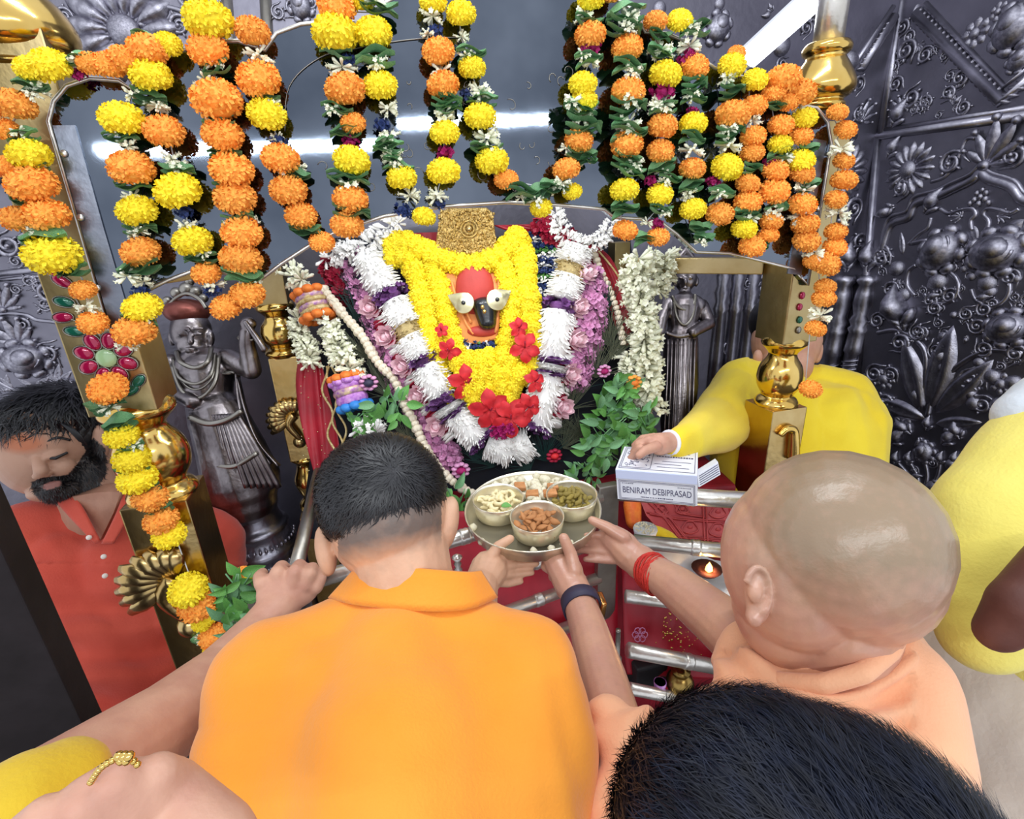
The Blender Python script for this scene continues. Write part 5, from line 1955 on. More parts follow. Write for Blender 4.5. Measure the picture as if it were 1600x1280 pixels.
def hairs(name, px, py, d, rx, ry, rz, n, L, w, m, parent, region, whorl, lift=.25, curl=.3, roll=0.0, seed=3):
    """short strands rooted on an ellipsoid and combed away from a whorl"""
    rr = random.Random(seed)
    A, B, C = egg_frame(px, py, d, roll)
    c = pd(px, py, d)
    k = d / FPX
    wv = V(whorl).normalized()
    bm = bm_()
    cnt = 0
    while cnt < n:
        z = rr.uniform(-.35, 1)
        t = rr.uniform(0, 6.2832)
        s = math.sqrt(max(0, 1 - z * z))
        u = V((s * math.cos(t), s * math.sin(t), z))
        if not region(u): 
            cnt += 0.15
            continue
        cnt += 1
        nr = V((u.x / rx, u.y / ry, u.z / rz)).normalized()
        tg = (u - wv * u.dot(wv))
        tg = tg - nr * tg.dot(nr)
        tg = tg.normalized() if tg.length > 1e-5 else V((1, 0, 0))
        side = nr.cross(tg)
        tg = (tg + side * rr.gauss(0, curl)).normalized()
        side = nr.cross(tg)
        l = L * rr.uniform(.6, 1.25) * k
        p0 = V((u.x * rx, u.y * ry, u.z * rz)) * k
        lf = lift * rr.uniform(.5, 1.6)
        pts = [p0, p0 + (tg * .5 + nr * lf * .6) * l, p0 + (tg * 1.0 + nr * lf * .55 + side * rr.gauss(0, .12)) * l]
        W3 = lambda v: c + A * v.x + B * v.y + C * v.z
        ww = w * k
        a0, a1 = bm.verts.new(W3(pts[0] - side * ww)), bm.verts.new(W3(pts[0] + side * ww))
        b0, b1 = bm.verts.new(W3(pts[1] - side * ww * .8)), bm.verts.new(W3(pts[1] + side * ww * .8))
        e = bm.verts.new(W3(pts[2]))
        bm.faces.new((a0, a1, b1, b0))
        bm.faces.new((b0, b1, e))
    return tag(obj(name, bm, m, parent), kind='stuff')


def band(name, bot, top_, m, parent, th=.004, per=6):
    """collar-like strip between two rows of (px, py, d)"""
    a = smooth_path([pd(*q) for q in bot], per)
    b = smooth_path([pd(*q) for q in top_], per)
    bm = bm_()
    nv = 5
    rows = [[p.lerp(q, j / nv) for j in range(nv + 1)] for p, q in zip(a, b)]
    A = [[bm.verts.new(p) for p in r] for r in rows]
    B = [[bm.verts.new(p + ray(800, 640).normalized() * th) for p in r] for r in rows]
    n = len(A)
    for i in range(n - 1):
        for j in range(nv):
            bm.faces.new((A[i][j], A[i + 1][j], A[i + 1][j + 1], A[i][j + 1]))
            bm.faces.new((B[i][j + 1], B[i + 1][j + 1], B[i + 1][j], B[i][j]))
        bm.faces.new((A[i][0], B[i][0], B[i + 1][0], A[i + 1][0]))
        bm.faces.new((A[i][nv], A[i + 1][nv], B[i + 1][nv], B[i][nv]))
    for i in (0, n - 1):
        for j in range(nv): bm.faces.new((A[i][j], A[i][j + 1], B[i][j + 1], B[i][j]))
    return obj(name, bm, m, parent)


# ---------------------------------------------------------------- the man in orange
om = thing('person', pd(620, 1280, .6), 'person seen from behind in bright orange kurta, bending over the rail', 'person')
bm = bm_()
caps(bm, [(430, 1070, .665, 92), (540, 1015, .70, 84), (690, 1012, .70, 82), (815, 1045, .665, 84)], 20)
caps(bm, [(545, 985, .705, 62), (620, 985, .69, 66), (700, 988, .69, 64), (745, 992, .705, 60)], 20)
caps(bm, [(428, 1068, .665, 100), (418, 1180, .60, 104), (424, 1330, .55, 112)], 20)
caps(bm, [(815, 1045, .665, 88), (838, 1160, .60, 98), (800, 1330, .55, 108)], 20)
caps(bm, [(620, 1050, .66, 110), (620, 1180, .585, 160), (620, 1340, .53, 185)], 24)
caps(bm, [(520, 1100, .645, 110), (520, 1250, .57, 130)], 20)
caps(bm, [(730, 1100, .645, 110), (730, 1250, .57, 130)], 20)
caps(bm, [(850, 1200, .58, 80), (905, 1330, .56, 40)], 16)


def _ofold(p, n):
    x, y, z = px_of(p)
    f = .0022 * noise.noise(V((x * .006, y * .02, 0))) + .0016 * noise.noise(V((x * .02, y * .006, 3)))
    if y > 1130 and x < 480: f += .003 * math.sin((y + .35 * x) * .05) * min(1, (480 - x) / 120)
    if x > 840: f += .003 * math.sin((x - .3 * y) * .09) * min(1, (x - 840) / 50)
    return f


baked('kurta', bm, M['kurta'], .006, 46, om, _ofold)
bm = bm_()
caps(bm, [(640, 960, .72, 70), (635, 900, .725, 72), (625, 850, .73, 74)], 20)
egg(bm, 606, 800, .74, 92, 96, 100)
egg(bm, 612, 845, .75, 88, 60, 80)
for ex, ey, s, r in ((509, 860, -1, .25), (701, 815, 1, -.1)):
    egg(bm, ex, ey, .75, 16, 40, 24, r)
    egg(bm, ex + 6 * s, ey - 12, .75, 10, 24, 18, r)
    egg(bm, ex - 2 * s, ey + 26, .752, 10, 15, 12, r)
# right arm and hand under the plate
caps(bm, [(735, 960, .80, 42), (752, 912, .90, 27), (764, 890, .93, 30)], 14)
egg(bm, 770, 884, .93, 22, 24, 14, .6)
fingers(bm, [
    [(766, 872, .92, 11), (778, 854, .925, 8.5), (797, 842, .935, 7)],
    [(780, 872, .93, 8), (806, 866, .95, 6.4), (833, 868, .955, 5.2)],
    [(782, 886, .93, 8), (808, 882, .945, 6.4), (838, 881, .95, 5.2)],
    [(780, 899, .925, 8), (804, 898, .94, 6.2), (831, 895, .945, 5)],
    [(774, 910, .925, 7.5), (794, 913, .935, 5.6), (814, 909, .94, 4.6)]])
hd = baked('body', bm, skin_mix('skin_nape', '#dcb192', '#6f635c', c1b='#d2a486'), .0026, 3, om)


def _nape(p):
    x, y, z = px_of(p)
    if x > 715 or y > 905: return 0
    hl = 872 - (x - 520) * .22
    return max(0, min(1, (hl + 22 - y) / 40)) * (1 if 528 < x < 690 else 0)


mask(hd, _nape)
bm = bm_()
egg(bm, 597, 768, .735, 97, 90, 98)
egg(bm, 592, 800, .735, 88, 66, 90)
hb = baked('hair', bm, M['haircut'], .004, 4, om, lambda p, n: .0012 * noise.noise(p * 220))
hairs('hair_strands', 597, 768, .735, 97, 90, 98, 5200, 26, .9, M['hair'], om, lambda u: True, (.15, .3, .8), .10, .5)
hairs('hair_strands', 592, 800, .735, 89, 67, 91, 2600, 20, .8, M['hair'], om, lambda u: u.y < .3 and u.y > -.75, (.15, .6, .8), .06, .4, seed=5)
band('collar', [(512, 934, .705), (546, 944, .668), (610, 952, .648), (690, 956, .646), (742, 950, .663), (778, 934, .705)], [(552, 890, .715), (575, 887, .69), (625, 887, .672), (690, 892, .668), (730, 895, .68), (752, 893, .705)], M['kurta'], om, .005)

# ---------------------------------------------------------------- the shaven man in peach
bd = thing('person', pd(1300, 1280, .6), 'person with shaven head in peach kurta, holding the plate with both hands', 'person')
bm = bm_()
egg(bm, 1308, 845, .60, 147, 142, 140, -.25)
egg(bm, 1345, 890, .60, 110, 112, 120)
egg(bm, 1235, 880, .62, 102, 130, 110)
egg(bm, 1220, 945, .635, 72, 92, 80)
caps(bm, [(1300, 950, .625, 96), (1296, 1010, .64, 90), (1285, 1080, .68, 76)], 22)
egg(bm, 1184, 930, .562, 20, 42, 22, -.12)
egg(bm, 1178, 916, .55, 13, 26, 12, -.12)
tube(bm, [pd(1184 + 20 * math.cos(t), 924 + 38 * math.sin(t), .545) for t in [-2.8 + .4 * j for j in range(11)]], 6 * .55 / 800, 8)
egg(bm, 1178, 964, .552, 13, 16, 13)
egg(bm, 1148, 905, .70, 14, 24, 30)
# thread arm and hand
caps(bm, [(1185, 1030, .70, 46), (1120, 968, .78, 42), (1060, 920, .86, 34), (1016, 890, .92, 26), (1000, 878, .94, 27)], 18)
egg(bm, 968, 852, .965, 38, 26, 17, -.62)
caps(bm, [(985, 868, .95, 26), (958, 842, .97, 22)], 12)
fingers(bm, [
    [(974, 840, .945, 12), (949, 824, .95, 9), (925, 813, .955, 7)],
    [(955, 840, .965, 8), (934, 836, .97, 6.4), (916, 837, .975, 5)],
    [(950, 850, .965, 8), (924, 845, .98, 6.6), (903, 845, .99, 5.4)],
    [(952, 863, .96, 8), (926, 860, .97, 6.4), (903, 860, .98, 5.2)],
    [(958, 875, .955, 7.5), (936, 875, .96, 5.8), (915, 874, .965, 4.8)]])
# watch arm and hand
caps(bm, [(968, 1150, .64, 42), (945, 1070, .72, 38), (920, 985, .82, 30), (905, 940, .88, 25), (897, 922, .90, 26)], 18)
egg(bm, 884, 893, .92, 27, 30, 17, .5)
caps(bm, [(893, 915, .905, 27), (872, 880, .93, 22)], 12)
fingers(bm, [
    [(897, 892, .90, 13), (892, 866, .905, 10.5), (881, 841, .905, 8.5)],
    [(866, 880, .92, 9), (848, 868, .935, 7.5), (846, 862, .97, 6.5), (860, 860, .99, 5.5)],
    [(868, 894, .92, 9), (852, 886, .94, 7.5), (853, 874, .975, 6.5)],
    [(876, 906, .918, 8.5), (863, 902, .935, 7), (864, 890, .965, 6)]])
sh = baked('body', bm, skin_mix('skin_shaven', '#cf9f84', '#937d64', .30, .6, 90, .08, 300, '#c69480'), .0027, 4, bd)


def _scalp(p):
    x, y, z = px_of(p)
    if z > .80 or x < 1130: return 0
    lim = 985 - max(0, (1260 - x)) * .75 + max(0, x - 1260) * .06
    f = (lim - y) / 120
    g = (x - 1136 - max(0, (800 - y)) * .3) / 90
    return min(f, g)


mask(sh, _scalp)
bm = bm_()
caps(bm, [(1195, 1075, .635, 62), (1290, 1085, .64, 92), (1395, 1068, .63, 72)], 20)
caps(bm, [(1196, 1078, .635, 42), (1280, 1092, .605, 46), (1350, 1076, .60, 48), (1400, 1042, .612, 44), (1410, 1010, .64, 34)], 20)
caps(bm, [(1350, 1080, .585, 36), (1392, 1048, .59, 34), (1408, 1010, .62, 30)], 18)
caps(bm, [(1400, 1075, .62, 84), (1412, 1190, .575, 92), (1405, 1340, .55, 100)], 20)
caps(bm, [(1195, 1085, .63, 70), (1140, 1170, .59, 86), (1100, 1320, .56, 110)], 20)
caps(bm, [(1290, 1120, .615, 110), (1280, 1220, .57, 140), (1280, 1340, .53, 150)], 22)
caps(bm, [(1190, 1070, .66, 60), (1172, 1018, .695, 50)], 16)
caps(bm, [(1090, 1250, .57, 84), (1010, 1195, .60, 66), (962, 1140, .64, 50)], 18)
caps(bm, [(1000, 1210, .59, 70), (960, 1270, .57, 50)], 16)


def _pfold(p, n):
    x, y, z = px_of(p)
    f = .007 * noise.noise(V((x * .016, y * .02, 1))) * max(0, min(1, (1450 - x) / 70))
    r = math.hypot(x - 1300, (y - 960) * 1.2)
    if 60 < y - 960 < 230 and x < 1430: f += .007 * math.sin(r * .13 + 1.6 * noise.noise(V((x * .012, y * .012, 9)))) * math.exp(-((r - 175) / 80) ** 2)
    if x < 1060: f += .005 * math.sin((x * .5 + y) * .09 + 1.5 * noise.noise(V((x * .02, y * .02, 4))))
    return f


baked('kurta', bm, M['peach'], .0055, 10, bd, _pfold)
bm = bm_()
caps(bm, [(1176, 1050, .635, 13), (1222, 1066, .588, 15), (1285, 1070, .560, 16), (1348, 1052, .552, 16), (1392, 1016, .572, 15), (1410, 984, .61, 12)], 16)
baked('collar', bm, M['peach'], .003, 5, bd)
bm = bm_()
tube(bm, smooth_path([pd(1186, 1046, .62), pd(1180, 1032, .635), pd(1184, 1016, .655)], 4), .0045, 8)
obj('neck_thread', bm, M['thread'], bd)
# wrist thread
bm = bm_()
for k in range(9):
    c0, ax = pd(1014 + k * 2.2, 890 + k * 1.8, .922 - k * .003), (pd(1060, 920, .86) - pd(1016, 890, .92)).normalized()
    a, b = frame_of(ax)
    tube(bm, [c0 + (a * math.cos(t) + b * math.sin(t)) * .0325 + ax * .004 * math.sin(2 * t + k) for t in [j * math.pi / 10 for j in range(20)]], .0026, 6, closed=True)
obj('wrist_thread', bm, M['thread'], bd)
# watch
ax = (pd(905, 940, .88) - pd(920, 985, .82)).normalized()
c0 = pd(908, 945, .875)
a, b = frame_of(ax)
bm = bm_()
n = 28
ri, ro, hw = .0305, .0335, .0125
rg = []
for j in range(n):
    t = 2 * math.pi * j / n
    dd_ = a * math.cos(t) + b * math.sin(t)
    rg.append([bm.verts.new(c0 + dd_ * r + ax * s * hw) for r, s in ((ri, -1), (ro, -1), (ro, 1), (ri, 1))])
for j in range(n):
    for q in range(4): bm.faces.new((rg[j][q], rg[(j + 1) % n][q], rg[(j + 1) % n][(q + 1) % 4], rg[j][(q + 1) % 4]))
wt = obj('watch_strap', bm, M['navy'], bd)
rdir = (c2w(V((1, 0, .25)))).normalized()
rdir = (rdir - ax * rdir.dot(ax)).normalized()
sd = ax.cross(rdir)
bm = bm_()
box(bm, c0 + rdir * .035, rdir * .005, ax * .016, sd * .015, .003)
obj('watch_case', bm, M['rosegold'], wt)
bm = bm_()
ball(bm, pd(1196, 956, .563), .0025, 8, 6)
obj('earring', bm, M['goldbright'], bd)

# ---------------------------------------------------------------- black-haired head, nearest
hh = thing('person', pd(1260, 1400, .36), 'person with thick blue-black hair, head nearest at the bottom edge', 'person')
bm = bm_()
egg(bm, 1185, 1318, .37, 222, 212, 215)
egg(bm, 1290, 1372, .37, 262, 232, 230, .0)
egg(bm, 1380, 1440, .38, 240, 220, 220)
baked('hair', bm, M['hairblue'], .006, 12, hh, lambda p, n: .003 * noise.noise(p * 40))
hairs('hair_strands', 1185, 1318, .37, 222, 212, 215, 8000, 70, 1.1, M['hairblue'], hh, lambda u: u.y > -.5, (.8, -.5, .5), .14, .35, seed=11)
hairs('hair_strands', 1290, 1372, .37, 262, 232, 230, 9000, 75, 1.1, M['hairblue'], hh, lambda u: u.y > -.5, (.9, -.3, .5), .14, .35, seed=12)
hairs('hair_strands', 1380, 1440, .38, 240, 220, 220, 6000, 70, 1.1, M['hairblue'], hh, lambda u: u.y > -.2, (.7, -.6, .5), .14, .35, seed=13)

# ---------------------------------------------------------------- bearded man in red, left
rm = thing('person', pd(180, 1150, 1.1), 'bearded person in red kurta looking down, left of the large brass pillar', 'person')
bm = bm_()
H = 1.40
egg(bm, 82, 678, H, 72, 74, 80, .35)
egg(bm, 62, 712, H - .02, 56, 64, 66, .45)
egg(bm, 92, 748, H - .01, 40, 34, 50, .3)
egg(bm, 158, 690, H - .02, 11, 27, 15, .15)
egg(bm, 154, 684, H - .03, 7, 17, 8, .15)
caps(bm, [(132, 738, H + .02, 46), (156, 785, H + .05, 48), (158, 830, H + .10, 44)], 18)
caps(bm, [(56, 708, H - .095, 7), (64, 736, H - .125, 10)], 10)          # nose
egg(bm, 66, 742, H - .118, 13, 7, 9, .3)
egg(bm, 42, 722, H - .088, 15, 7, 8, .3)                                  # lids
egg(bm, 86, 712, H - .092, 16, 7, 8, .3)
caps(bm, [(24, 718, H - .08, 6), (44, 706, H - .095, 7)], 8)
caps(bm, [(68, 700, H - .10, 7), (104, 692, H - .075, 6)], 8)
egg(bm, 30, 740, H - .07, 15, 13, 14)
egg(bm, 98, 730, H - .075, 18, 16, 16)
egg(bm, 80, 757, H - .10, 15, 4.5, 7, .3)                                 # lips
egg(bm, 84, 763, H - .098, 13, 5, 7, .3)
egg(bm, 96, 764, H - .03, 42, 18, 42, .25)


def in_poly(x, y, P):
    c = False
    j = len(P) - 1
    for i in range(len(P)):
        if (P[i][1] > y) != (P[j][1] > y) and x < (P[j][0] - P[i][0]) * (y - P[i][1]) / (P[j][1] - P[i][1]) + P[i][0]: c = not c
        j = i
    return c


BEARD = [(146, 684), (164, 700), (166, 740), (150, 768), (112, 788), (76, 786), (54, 774), (48, 754), (64, 747), (84, 745), (106, 742), (120, 726), (132, 708)]
LIPS = lambda x, y: ((x - 81) / 15) ** 2 + ((y - 758 + (x - 81) * .25) / 6) ** 2


def _beard(p):
    x, y, z = px_of(p)
    if z > H + .06: return 0
    return 1 if in_poly(x, y, BEARD) and LIPS(x, y) > 1 else 0


def _face(p):
    if _beard(p): return .045, .035, .032
    x, y, z = px_of(p)
    t = max(0, min(1, (1 - math.hypot((x - 34) / 46, (y - 692) / 20)) * 2)) * .75
    a, b = (.47, .27, .185), (.52, .14, .045)
    if LIPS(x, y) < 1: return .30, .13, .11
    return tuple(u * (1 - t) + v * t for u, v in zip(a, b))


def painted(o, fn):
    me, off = o.data, WORLD[o.name].translation
    ca = me.color_attributes.new('tone', 'FLOAT_COLOR', 'POINT')
    buf = []
    for v in me.vertices: buf += [*fn(v.co + off), 1.0]
    ca.data.foreach_set('color', buf)


mf = mat('skin_bearded', '#b98d76', .5, 0, None, 20, .12, 240, spec=.4, sss=.04)
_at = mf.node_tree.nodes.new('ShaderNodeAttribute')
_at.attribute_name = 'tone'
mf.node_tree.links.new(_at.outputs['Color'], mf.node_tree.nodes['Principled BSDF'].inputs['Base Color'])
rb = baked('body', bm, mf, .0035, 3, rm)
painted(rb, _face)


def strands_on(name, o, fn, n, L, w, m, parent, down=(0, 0, -1), seed=2):
    rr = random.Random(seed)
    off = WORLD[o.name].translation
    vs = [(v.co + off, v.normal.copy()) for v in o.data.vertices]
    vs = [q for q in vs if fn(q[0])]
    bm = bm_()
    for i in range(n):
        p, nr = rr.choice(vs)
        p = p + V((rr.uniform(-1, 1), rr.uniform(-1, 1), rr.uniform(-1, 1))) * .002
        d = (V(down) - nr * V(down).dot(nr) + nr * rr.uniform(.3, .7) + V((rr.gauss(0, .3), rr.gauss(0, .3), 0))).normalized()
        sd = d.cross(nr).normalized() * w
        l = L * rr.uniform(.6, 1.3)
        a, b, c_ = bm.verts.new(p - sd), bm.verts.new(p + sd), bm.verts.new(p + d * l)
        bm.faces.new((a, b, c_))
    return tag(obj(name, bm, m, parent), kind='stuff')


strands_on('beard', rb, _beard, 3600, .012, .0009, M['hair'], rm)
bm = bm_()
egg(bm, 88, 655, H + .01, 76, 54, 78, .25)
egg(bm, 118, 676, H + .015, 48, 50, 60, .3)
baked('hair', bm, M['hair'], .004, 4, rm, lambda p, n: .002 * noise.noise(p * 120))
hairs('hair_strands', 88, 655, H + .01, 76, 54, 78, 2600, 34, 1.0, M['hair'], rm, lambda u: u.y > -.6, (.4, .8, .4), .22, .4, .25, seed=21)
for x0, y0, d0, x1, y1, d1 in ((28, 724, H - .096, 56, 726, H - .10), (70, 716, H - .102, 104, 708, H - .088)):
    bm = bm_()
    caps(bm, [(x0, y0, d0, 2.2), ((x0 + x1) / 2, (y0 + y1) / 2 + 4, min(d0, d1) - .002, 2.6), (x1, y1, d1, 2)], 8)
    obj('eyelashes', bm, M['hair'], rm)
for pts in (((20, 708, H - .092), (40, 700, H - .104), (52, 702, H - .105)), ((66, 694, H - .108), (88, 684, H - .10), (110, 688, H - .08))):
    bm = bm_()
    q = smooth_path([pd(*t) for t in pts], 4)
    tube(bm, q, [.005] * len(q), 8, flat=.6)
    obj('eyebrow', bm, M['hair'], rm)
for i in range(7):
    bm = bm_()
    q = smooth_path([pd(70 + i * 3, 646 + i, H - .07), pd(98 + i * 4, 664 + i * 2, H - .105), pd(124 + i * 2, 690 + i, H - .085)], 5)
    tube(bm, q, .0012, 4)
    obj('forelock', bm, M['hair'], rm)
bm = bm_()
T = 1.47
caps(bm, [(40, 836, T - .06, 52), (110, 818, T, 48), (222, 810, T + .04, 50), (320, 850, T + .06, 56)], 18)
caps(bm, [(100, 900, T - .04, 84), (150, 1000, T - .08, 84), (216, 1110, T - .12, 78)], 20)
caps(bm, [(210, 890, T + .02, 88), (220, 990, T - .02, 84), (240, 1090, T - .1, 66)], 20)
caps(bm, [(305, 880, T + .06, 72), (280, 980, T + .0, 66), (262, 1050, T - .05, 56)], 18)
caps(bm, [(30, 850, T - .09, 46), (62, 930, T - .12, 44), (112, 990, T - .14, 40)], 16)
caps(bm, [(120, 1030, T - .14, 50), (160, 1110, T - .16, 44), (190, 1150, T - .16, 36)], 16)


def _rfold(p, n):
    x, y, z = px_of(p)
    f = .008 * noise.noise(V((x * .014, y * .026, 5)))
    if y > 880: f += .017 * math.sin((y + .25 * (x - 180)) * .085 + 1.2 * math.sin(x * .02)) * min(1, (y - 900) / 60)
    return f


baked('kurta', bm, M['redkurta'], .007, 8, rm, _rfold)
# open neck: a lapel each side, bare chest between
bm = bm_()
cz = depth(pd(150, 800, 1.16))
prism(bm, [pd(x, y, T - .128 + (y - 780) * .0002) for x, y in ((112, 776), (128, 800), (156, 846), (178, 800), (190, 768), (150, 770))], V((0, .05, 0)), .002)
obj('chest', bm, M['skinbrown'], rm)
band('lapel', [(84, 780, T - 0.118), (108, 808, T - 0.138), (148, 850, T - 0.140)], [(112, 768, T - 0.118), (132, 802, T - 0.138), (155, 846, T - 0.140)], M['redkurta'], rm, .006)
band('lapel', [(158, 850, T - 0.140), (182, 800, T - 0.133), (196, 760, T - 0.108)], [(176, 850, T - 0.138), (204, 800, T - 0.128), (214, 764, T - 0.098)], M['redkurta'], rm, .006)
for x, y in ((139, 840), (162, 870), (164, 900)):
    bm = bm_()
    egg(bm, x, y, T - .148 if y < 850 else T - .15, 4, 4, 3)
    obj('button', bm, M['button'], rm)

# ---------------------------------------------------------------- seated man in yellow with the box
ym = thing('person', pd(1230, 900, 1.6), 'person in yellow kurta holding out the white box, face behind brass pillar', 'person')
bm = bm_()
H = 1.80
egg(bm, 1228, 532, H, 50, 62, 56)
egg(bm, 1226, 570, H - .03, 40, 38, 40)
egg(bm, 1277, 548, H - .01, 8, 20, 10)
egg(bm, 1184, 558, H - .07, 7, 12, 8)
caps(bm, [(1232, 590, H + .02, 32), (1236, 625, H + .02, 36)], 14)
caps(bm, [(1236, 625, 1.80, 30), (1160, 618, 1.76, 28), (1120, 664, 1.55, 26), (1080, 690, BXD + .13, 20), (1042, 692, BXD + .07, 17), (1030, 694, BXD + .05, 18)], 12)
egg(bm, 1022, 692, BXD + .045, 20, 12, 12, .1)
fingers(bm, [[(1026, 698, BXD + 0.020, 9), (1008, 704, BXD + 0.005, 8), (998, 712, BXD + 0.000, 6.5)], [(1014, 688, BXD + 0.040, 8), (998, 694, BXD + 0.050, 7), (990, 706, BXD + 0.070, 6)], [(1022, 684, BXD + 0.060, 8), (1004, 686, BXD + 0.080, 7), (992, 696, BXD + 0.100, 6)], [(1000, 700, BXD + 0.030, 7), (986, 716, BXD + 0.060, 6), (972, 742, BXD + 0.080, 5)]])
baked('body', bm, M['skinpink'], .0036, 3, ym)
bm = bm_()
egg(bm, 1230, 502, H + .01, 56, 48, 60)
egg(bm, 1262, 520, H + .02, 26, 40, 40)
baked('hair', bm, M['hair'], .005, 3, ym)
bm = bm_()
caps(bm, [(1160, 612, 1.76, 52), (1230, 612, 1.82, 46), (1300, 628, 1.80, 56), (1322, 650, 1.76, 56)], 18)
caps(bm, [(1200, 660, 1.76, 86), (1205, 780, 1.72, 92), (1200, 900, 1.70, 90)], 18)
caps(bm, [(1270, 680, 1.76, 90), (1270, 800, 1.72, 90), (1260, 900, 1.70, 90)], 18)
caps(bm, [(1318, 660, 1.74, 60), (1322, 730, 1.68, 54), (1290, 790, 1.64, 46)], 16)
caps(bm, [(1152, 618, 1.74, 46), (1120, 664, 1.55, 44), (1078, 690, BXD + .13, 28), (1056, 692, BXD + .09, 23)], 16)


def _yfold(p, n):
    x, y, z = px_of(p)
    return .007 * noise.noise(V((x * .02, y * .03, 8))) + .006 * math.sin((x + .6 * y) * .06 + math.sin(y * .03)) * (1 if x > 1280 or x < 1170 else .3)


baked('kurta', bm, M['yellowkurta'], .007, 5, ym, _yfold)
bm = bm_()
c0, ax = pd(1046, 692, BXD + .075), (pd(1080, 690, BXD + .13) - pd(1042, 692, BXD + .07)).normalized()
a, b = frame_of(ax)
tube(bm, [c0 + (a * math.cos(t) + b * math.sin(t)) * .027 for t in [j * math.pi / 10 for j in range(20)]], .005, 8, closed=True)
obj('white_cuff', bm, M['white'], ym)

# ---------------------------------------------------------------- man at the right edge
fm = thing('person', pd(1600, 1280, .8), 'person in pale yellow top and cream wrap, cut off by the right edge', 'person')
bm = bm_()
caps(bm, [(1650, 720, .74, 100), (1560, 820, .72, 98), (1540, 940, .68, 84), (1535, 985, .66, 62)], 20)
caps(bm, [(1700, 760, .80, 130), (1680, 1000, .78, 130)], 20)
baked('top', bm, M['paleyellow'], .006, 8, fm, lambda p, n: .004 * noise.noise(V((p.x * 10, p.y * 10, p.z * 26))))
bm = bm_()
caps(bm, [(1680, 910, .56, 76), (1600, 950, .56, 50), (1560, 985, .57, 34)], 18)
baked('body', bm, M['skindark'], .005, 6, fm)
bm = bm_()
caps(bm, [(1560, 1060, .84, 110), (1590, 1180, .80, 130), (1600, 1340, .76, 150)], 20)
caps(bm, [(1470, 1010, .92, 50), (1500, 1130, .86, 70), (1520, 1300, .80, 90)], 18)
baked('wrap', bm, M['cream'], .007, 8, fm, lambda p, n: .006 * noise.noise(V((p.x * 22, p.y * 22, p.z * 5))))
bm = bm_()
caps(bm, [(1640, 640, .78, 60), (1600, 650, .76, 42)], 16)
baked('undershirt', bm, M['whitecloth'], .006, 5, fm)

# ---------------------------------------------------------------- bare arm to the rail, bottom left
am = thing('person', pd(60, 1280, .55), 'person in yellow sleeve reaching a bare arm to the rail, bottom left', 'person')
bm = bm_()
caps(bm, [(20, 1290, .50, 90), (150, 1200, .58, 72), (260, 1130, .68, 62), (345, 1060, .80, 50), (410, 985, .90, 36), (436, 950, .93, 32)], 18)
egg(bm, 450, 926, .94, 46, 28, 18, .15)
fingers(bm, [
    [(424, 926, .935, 16), (410, 912, .93, 13), (406, 902, .95, 11), (410, 896, .98, 9)],
    [(438, 914, .94, 15), (434, 896, .94, 13), (440, 886, .97, 11), (446, 890, .99, 10)],
    [(458, 912, .94, 14), (462, 894, .94, 12.5), (468, 884, .97, 11), (472, 890, .99, 10)],
    [(478, 914, .945, 13), (484, 898, .945, 12), (488, 888, .97, 10), (490, 894, .99, 9)],
    [(494, 918, .95, 11), (500, 906, .955, 10), (502, 898, .975, 9)]])
baked('body', bm, M['skinpink'], .0036, 4, am)
bm = bm_()
caps(bm, [(-60, 1330, .46, 110), (30, 1270, .475, 84), (95, 1228, .50, 68)], 18)
baked('sleeve', bm, M['mustard'], .005, 6, am, lambda p, n: .003 * noise.noise(p * 30))

fs = thing('person', pd(180, 1290, .33), 'close fist wearing a beaded gold bracelet, bottom left corner', 'person')
bm = bm_()
egg(bm, 210, 1290, .34, 110, 78, 70, -.2)
caps(bm, [(250, 1250, .345, 60), (330, 1330, .33, 70)], 16)
fingers(bm, [
    [(235, 1240, .33, 44), (180, 1224, .315, 38), (130, 1244, .31, 30)],
    [(200, 1266, .32, 42), (130, 1262, .305, 36), (90, 1290, .305, 30)],
    [(150, 1300, .315, 40), (70, 1276, .30, 32), (30, 1304, .30, 28)],
    [(262, 1230, .34, 42), (245, 1212, .33, 34)]], 14)
baked('body', bm, M['skinpink'], .0028, 5, fs)
bm = bm_()
q = resample(smooth_path([pd(142, 1222, .30), pd(158, 1200, .297), pd(182, 1186, .298), (pd(200, 1184, .30)), pd(216, 1196, .302)], 8), .0030)
for p in q: ball(bm, p, .0021, 8, 6)
tag(obj('bracelet', bm, M['goldbright'], fs), 'gold beaded bracelet')
bm = bm_()
for i in range(5): ball(bm, pd(186 + i * 4, 1182 + (i % 2) * 6, .297), .003, 8, 6)
obj('bracelet_charm', bm, M['goldbright'], fs)

# dark wooden upright at the left edge
_e = at(75, 1018, .70)
_pu, _pv = V((.96, .28, 0)).normalized(), V((-.28, .96, 0)).normalized()
dp = thing('door_post', V((_e.x, _e.y, 0)), 'dark wooden door post at the left edge before the red kurta', 'post')
bm = bm_()
box(bm, V((_e.x, _e.y, 1.2)) - _pu * .075 + _pv * .03, _pu * .075, _pv * .03, (0, 0, 1.2), .003)
obj('upright', bm, M['wood'], dp, smooth=False)
bm = bm_()
box(bm, V((_e.x, _e.y, 1.2)) - _pu * .162 + _pv * .03, _pu * .012, _pv * .028, (0, 0, 1.2), .002)
obj('edge_trim', bm, M['tan'], dp, smooth=False)
# ================================================================== RAILS
zR = pd(440, 905, 1.0).z
RT = .0165
fr = thing('railing', at_z(950, 765, zR), 'silver pipe railing of four rails before the altar, left of post', 'railing')


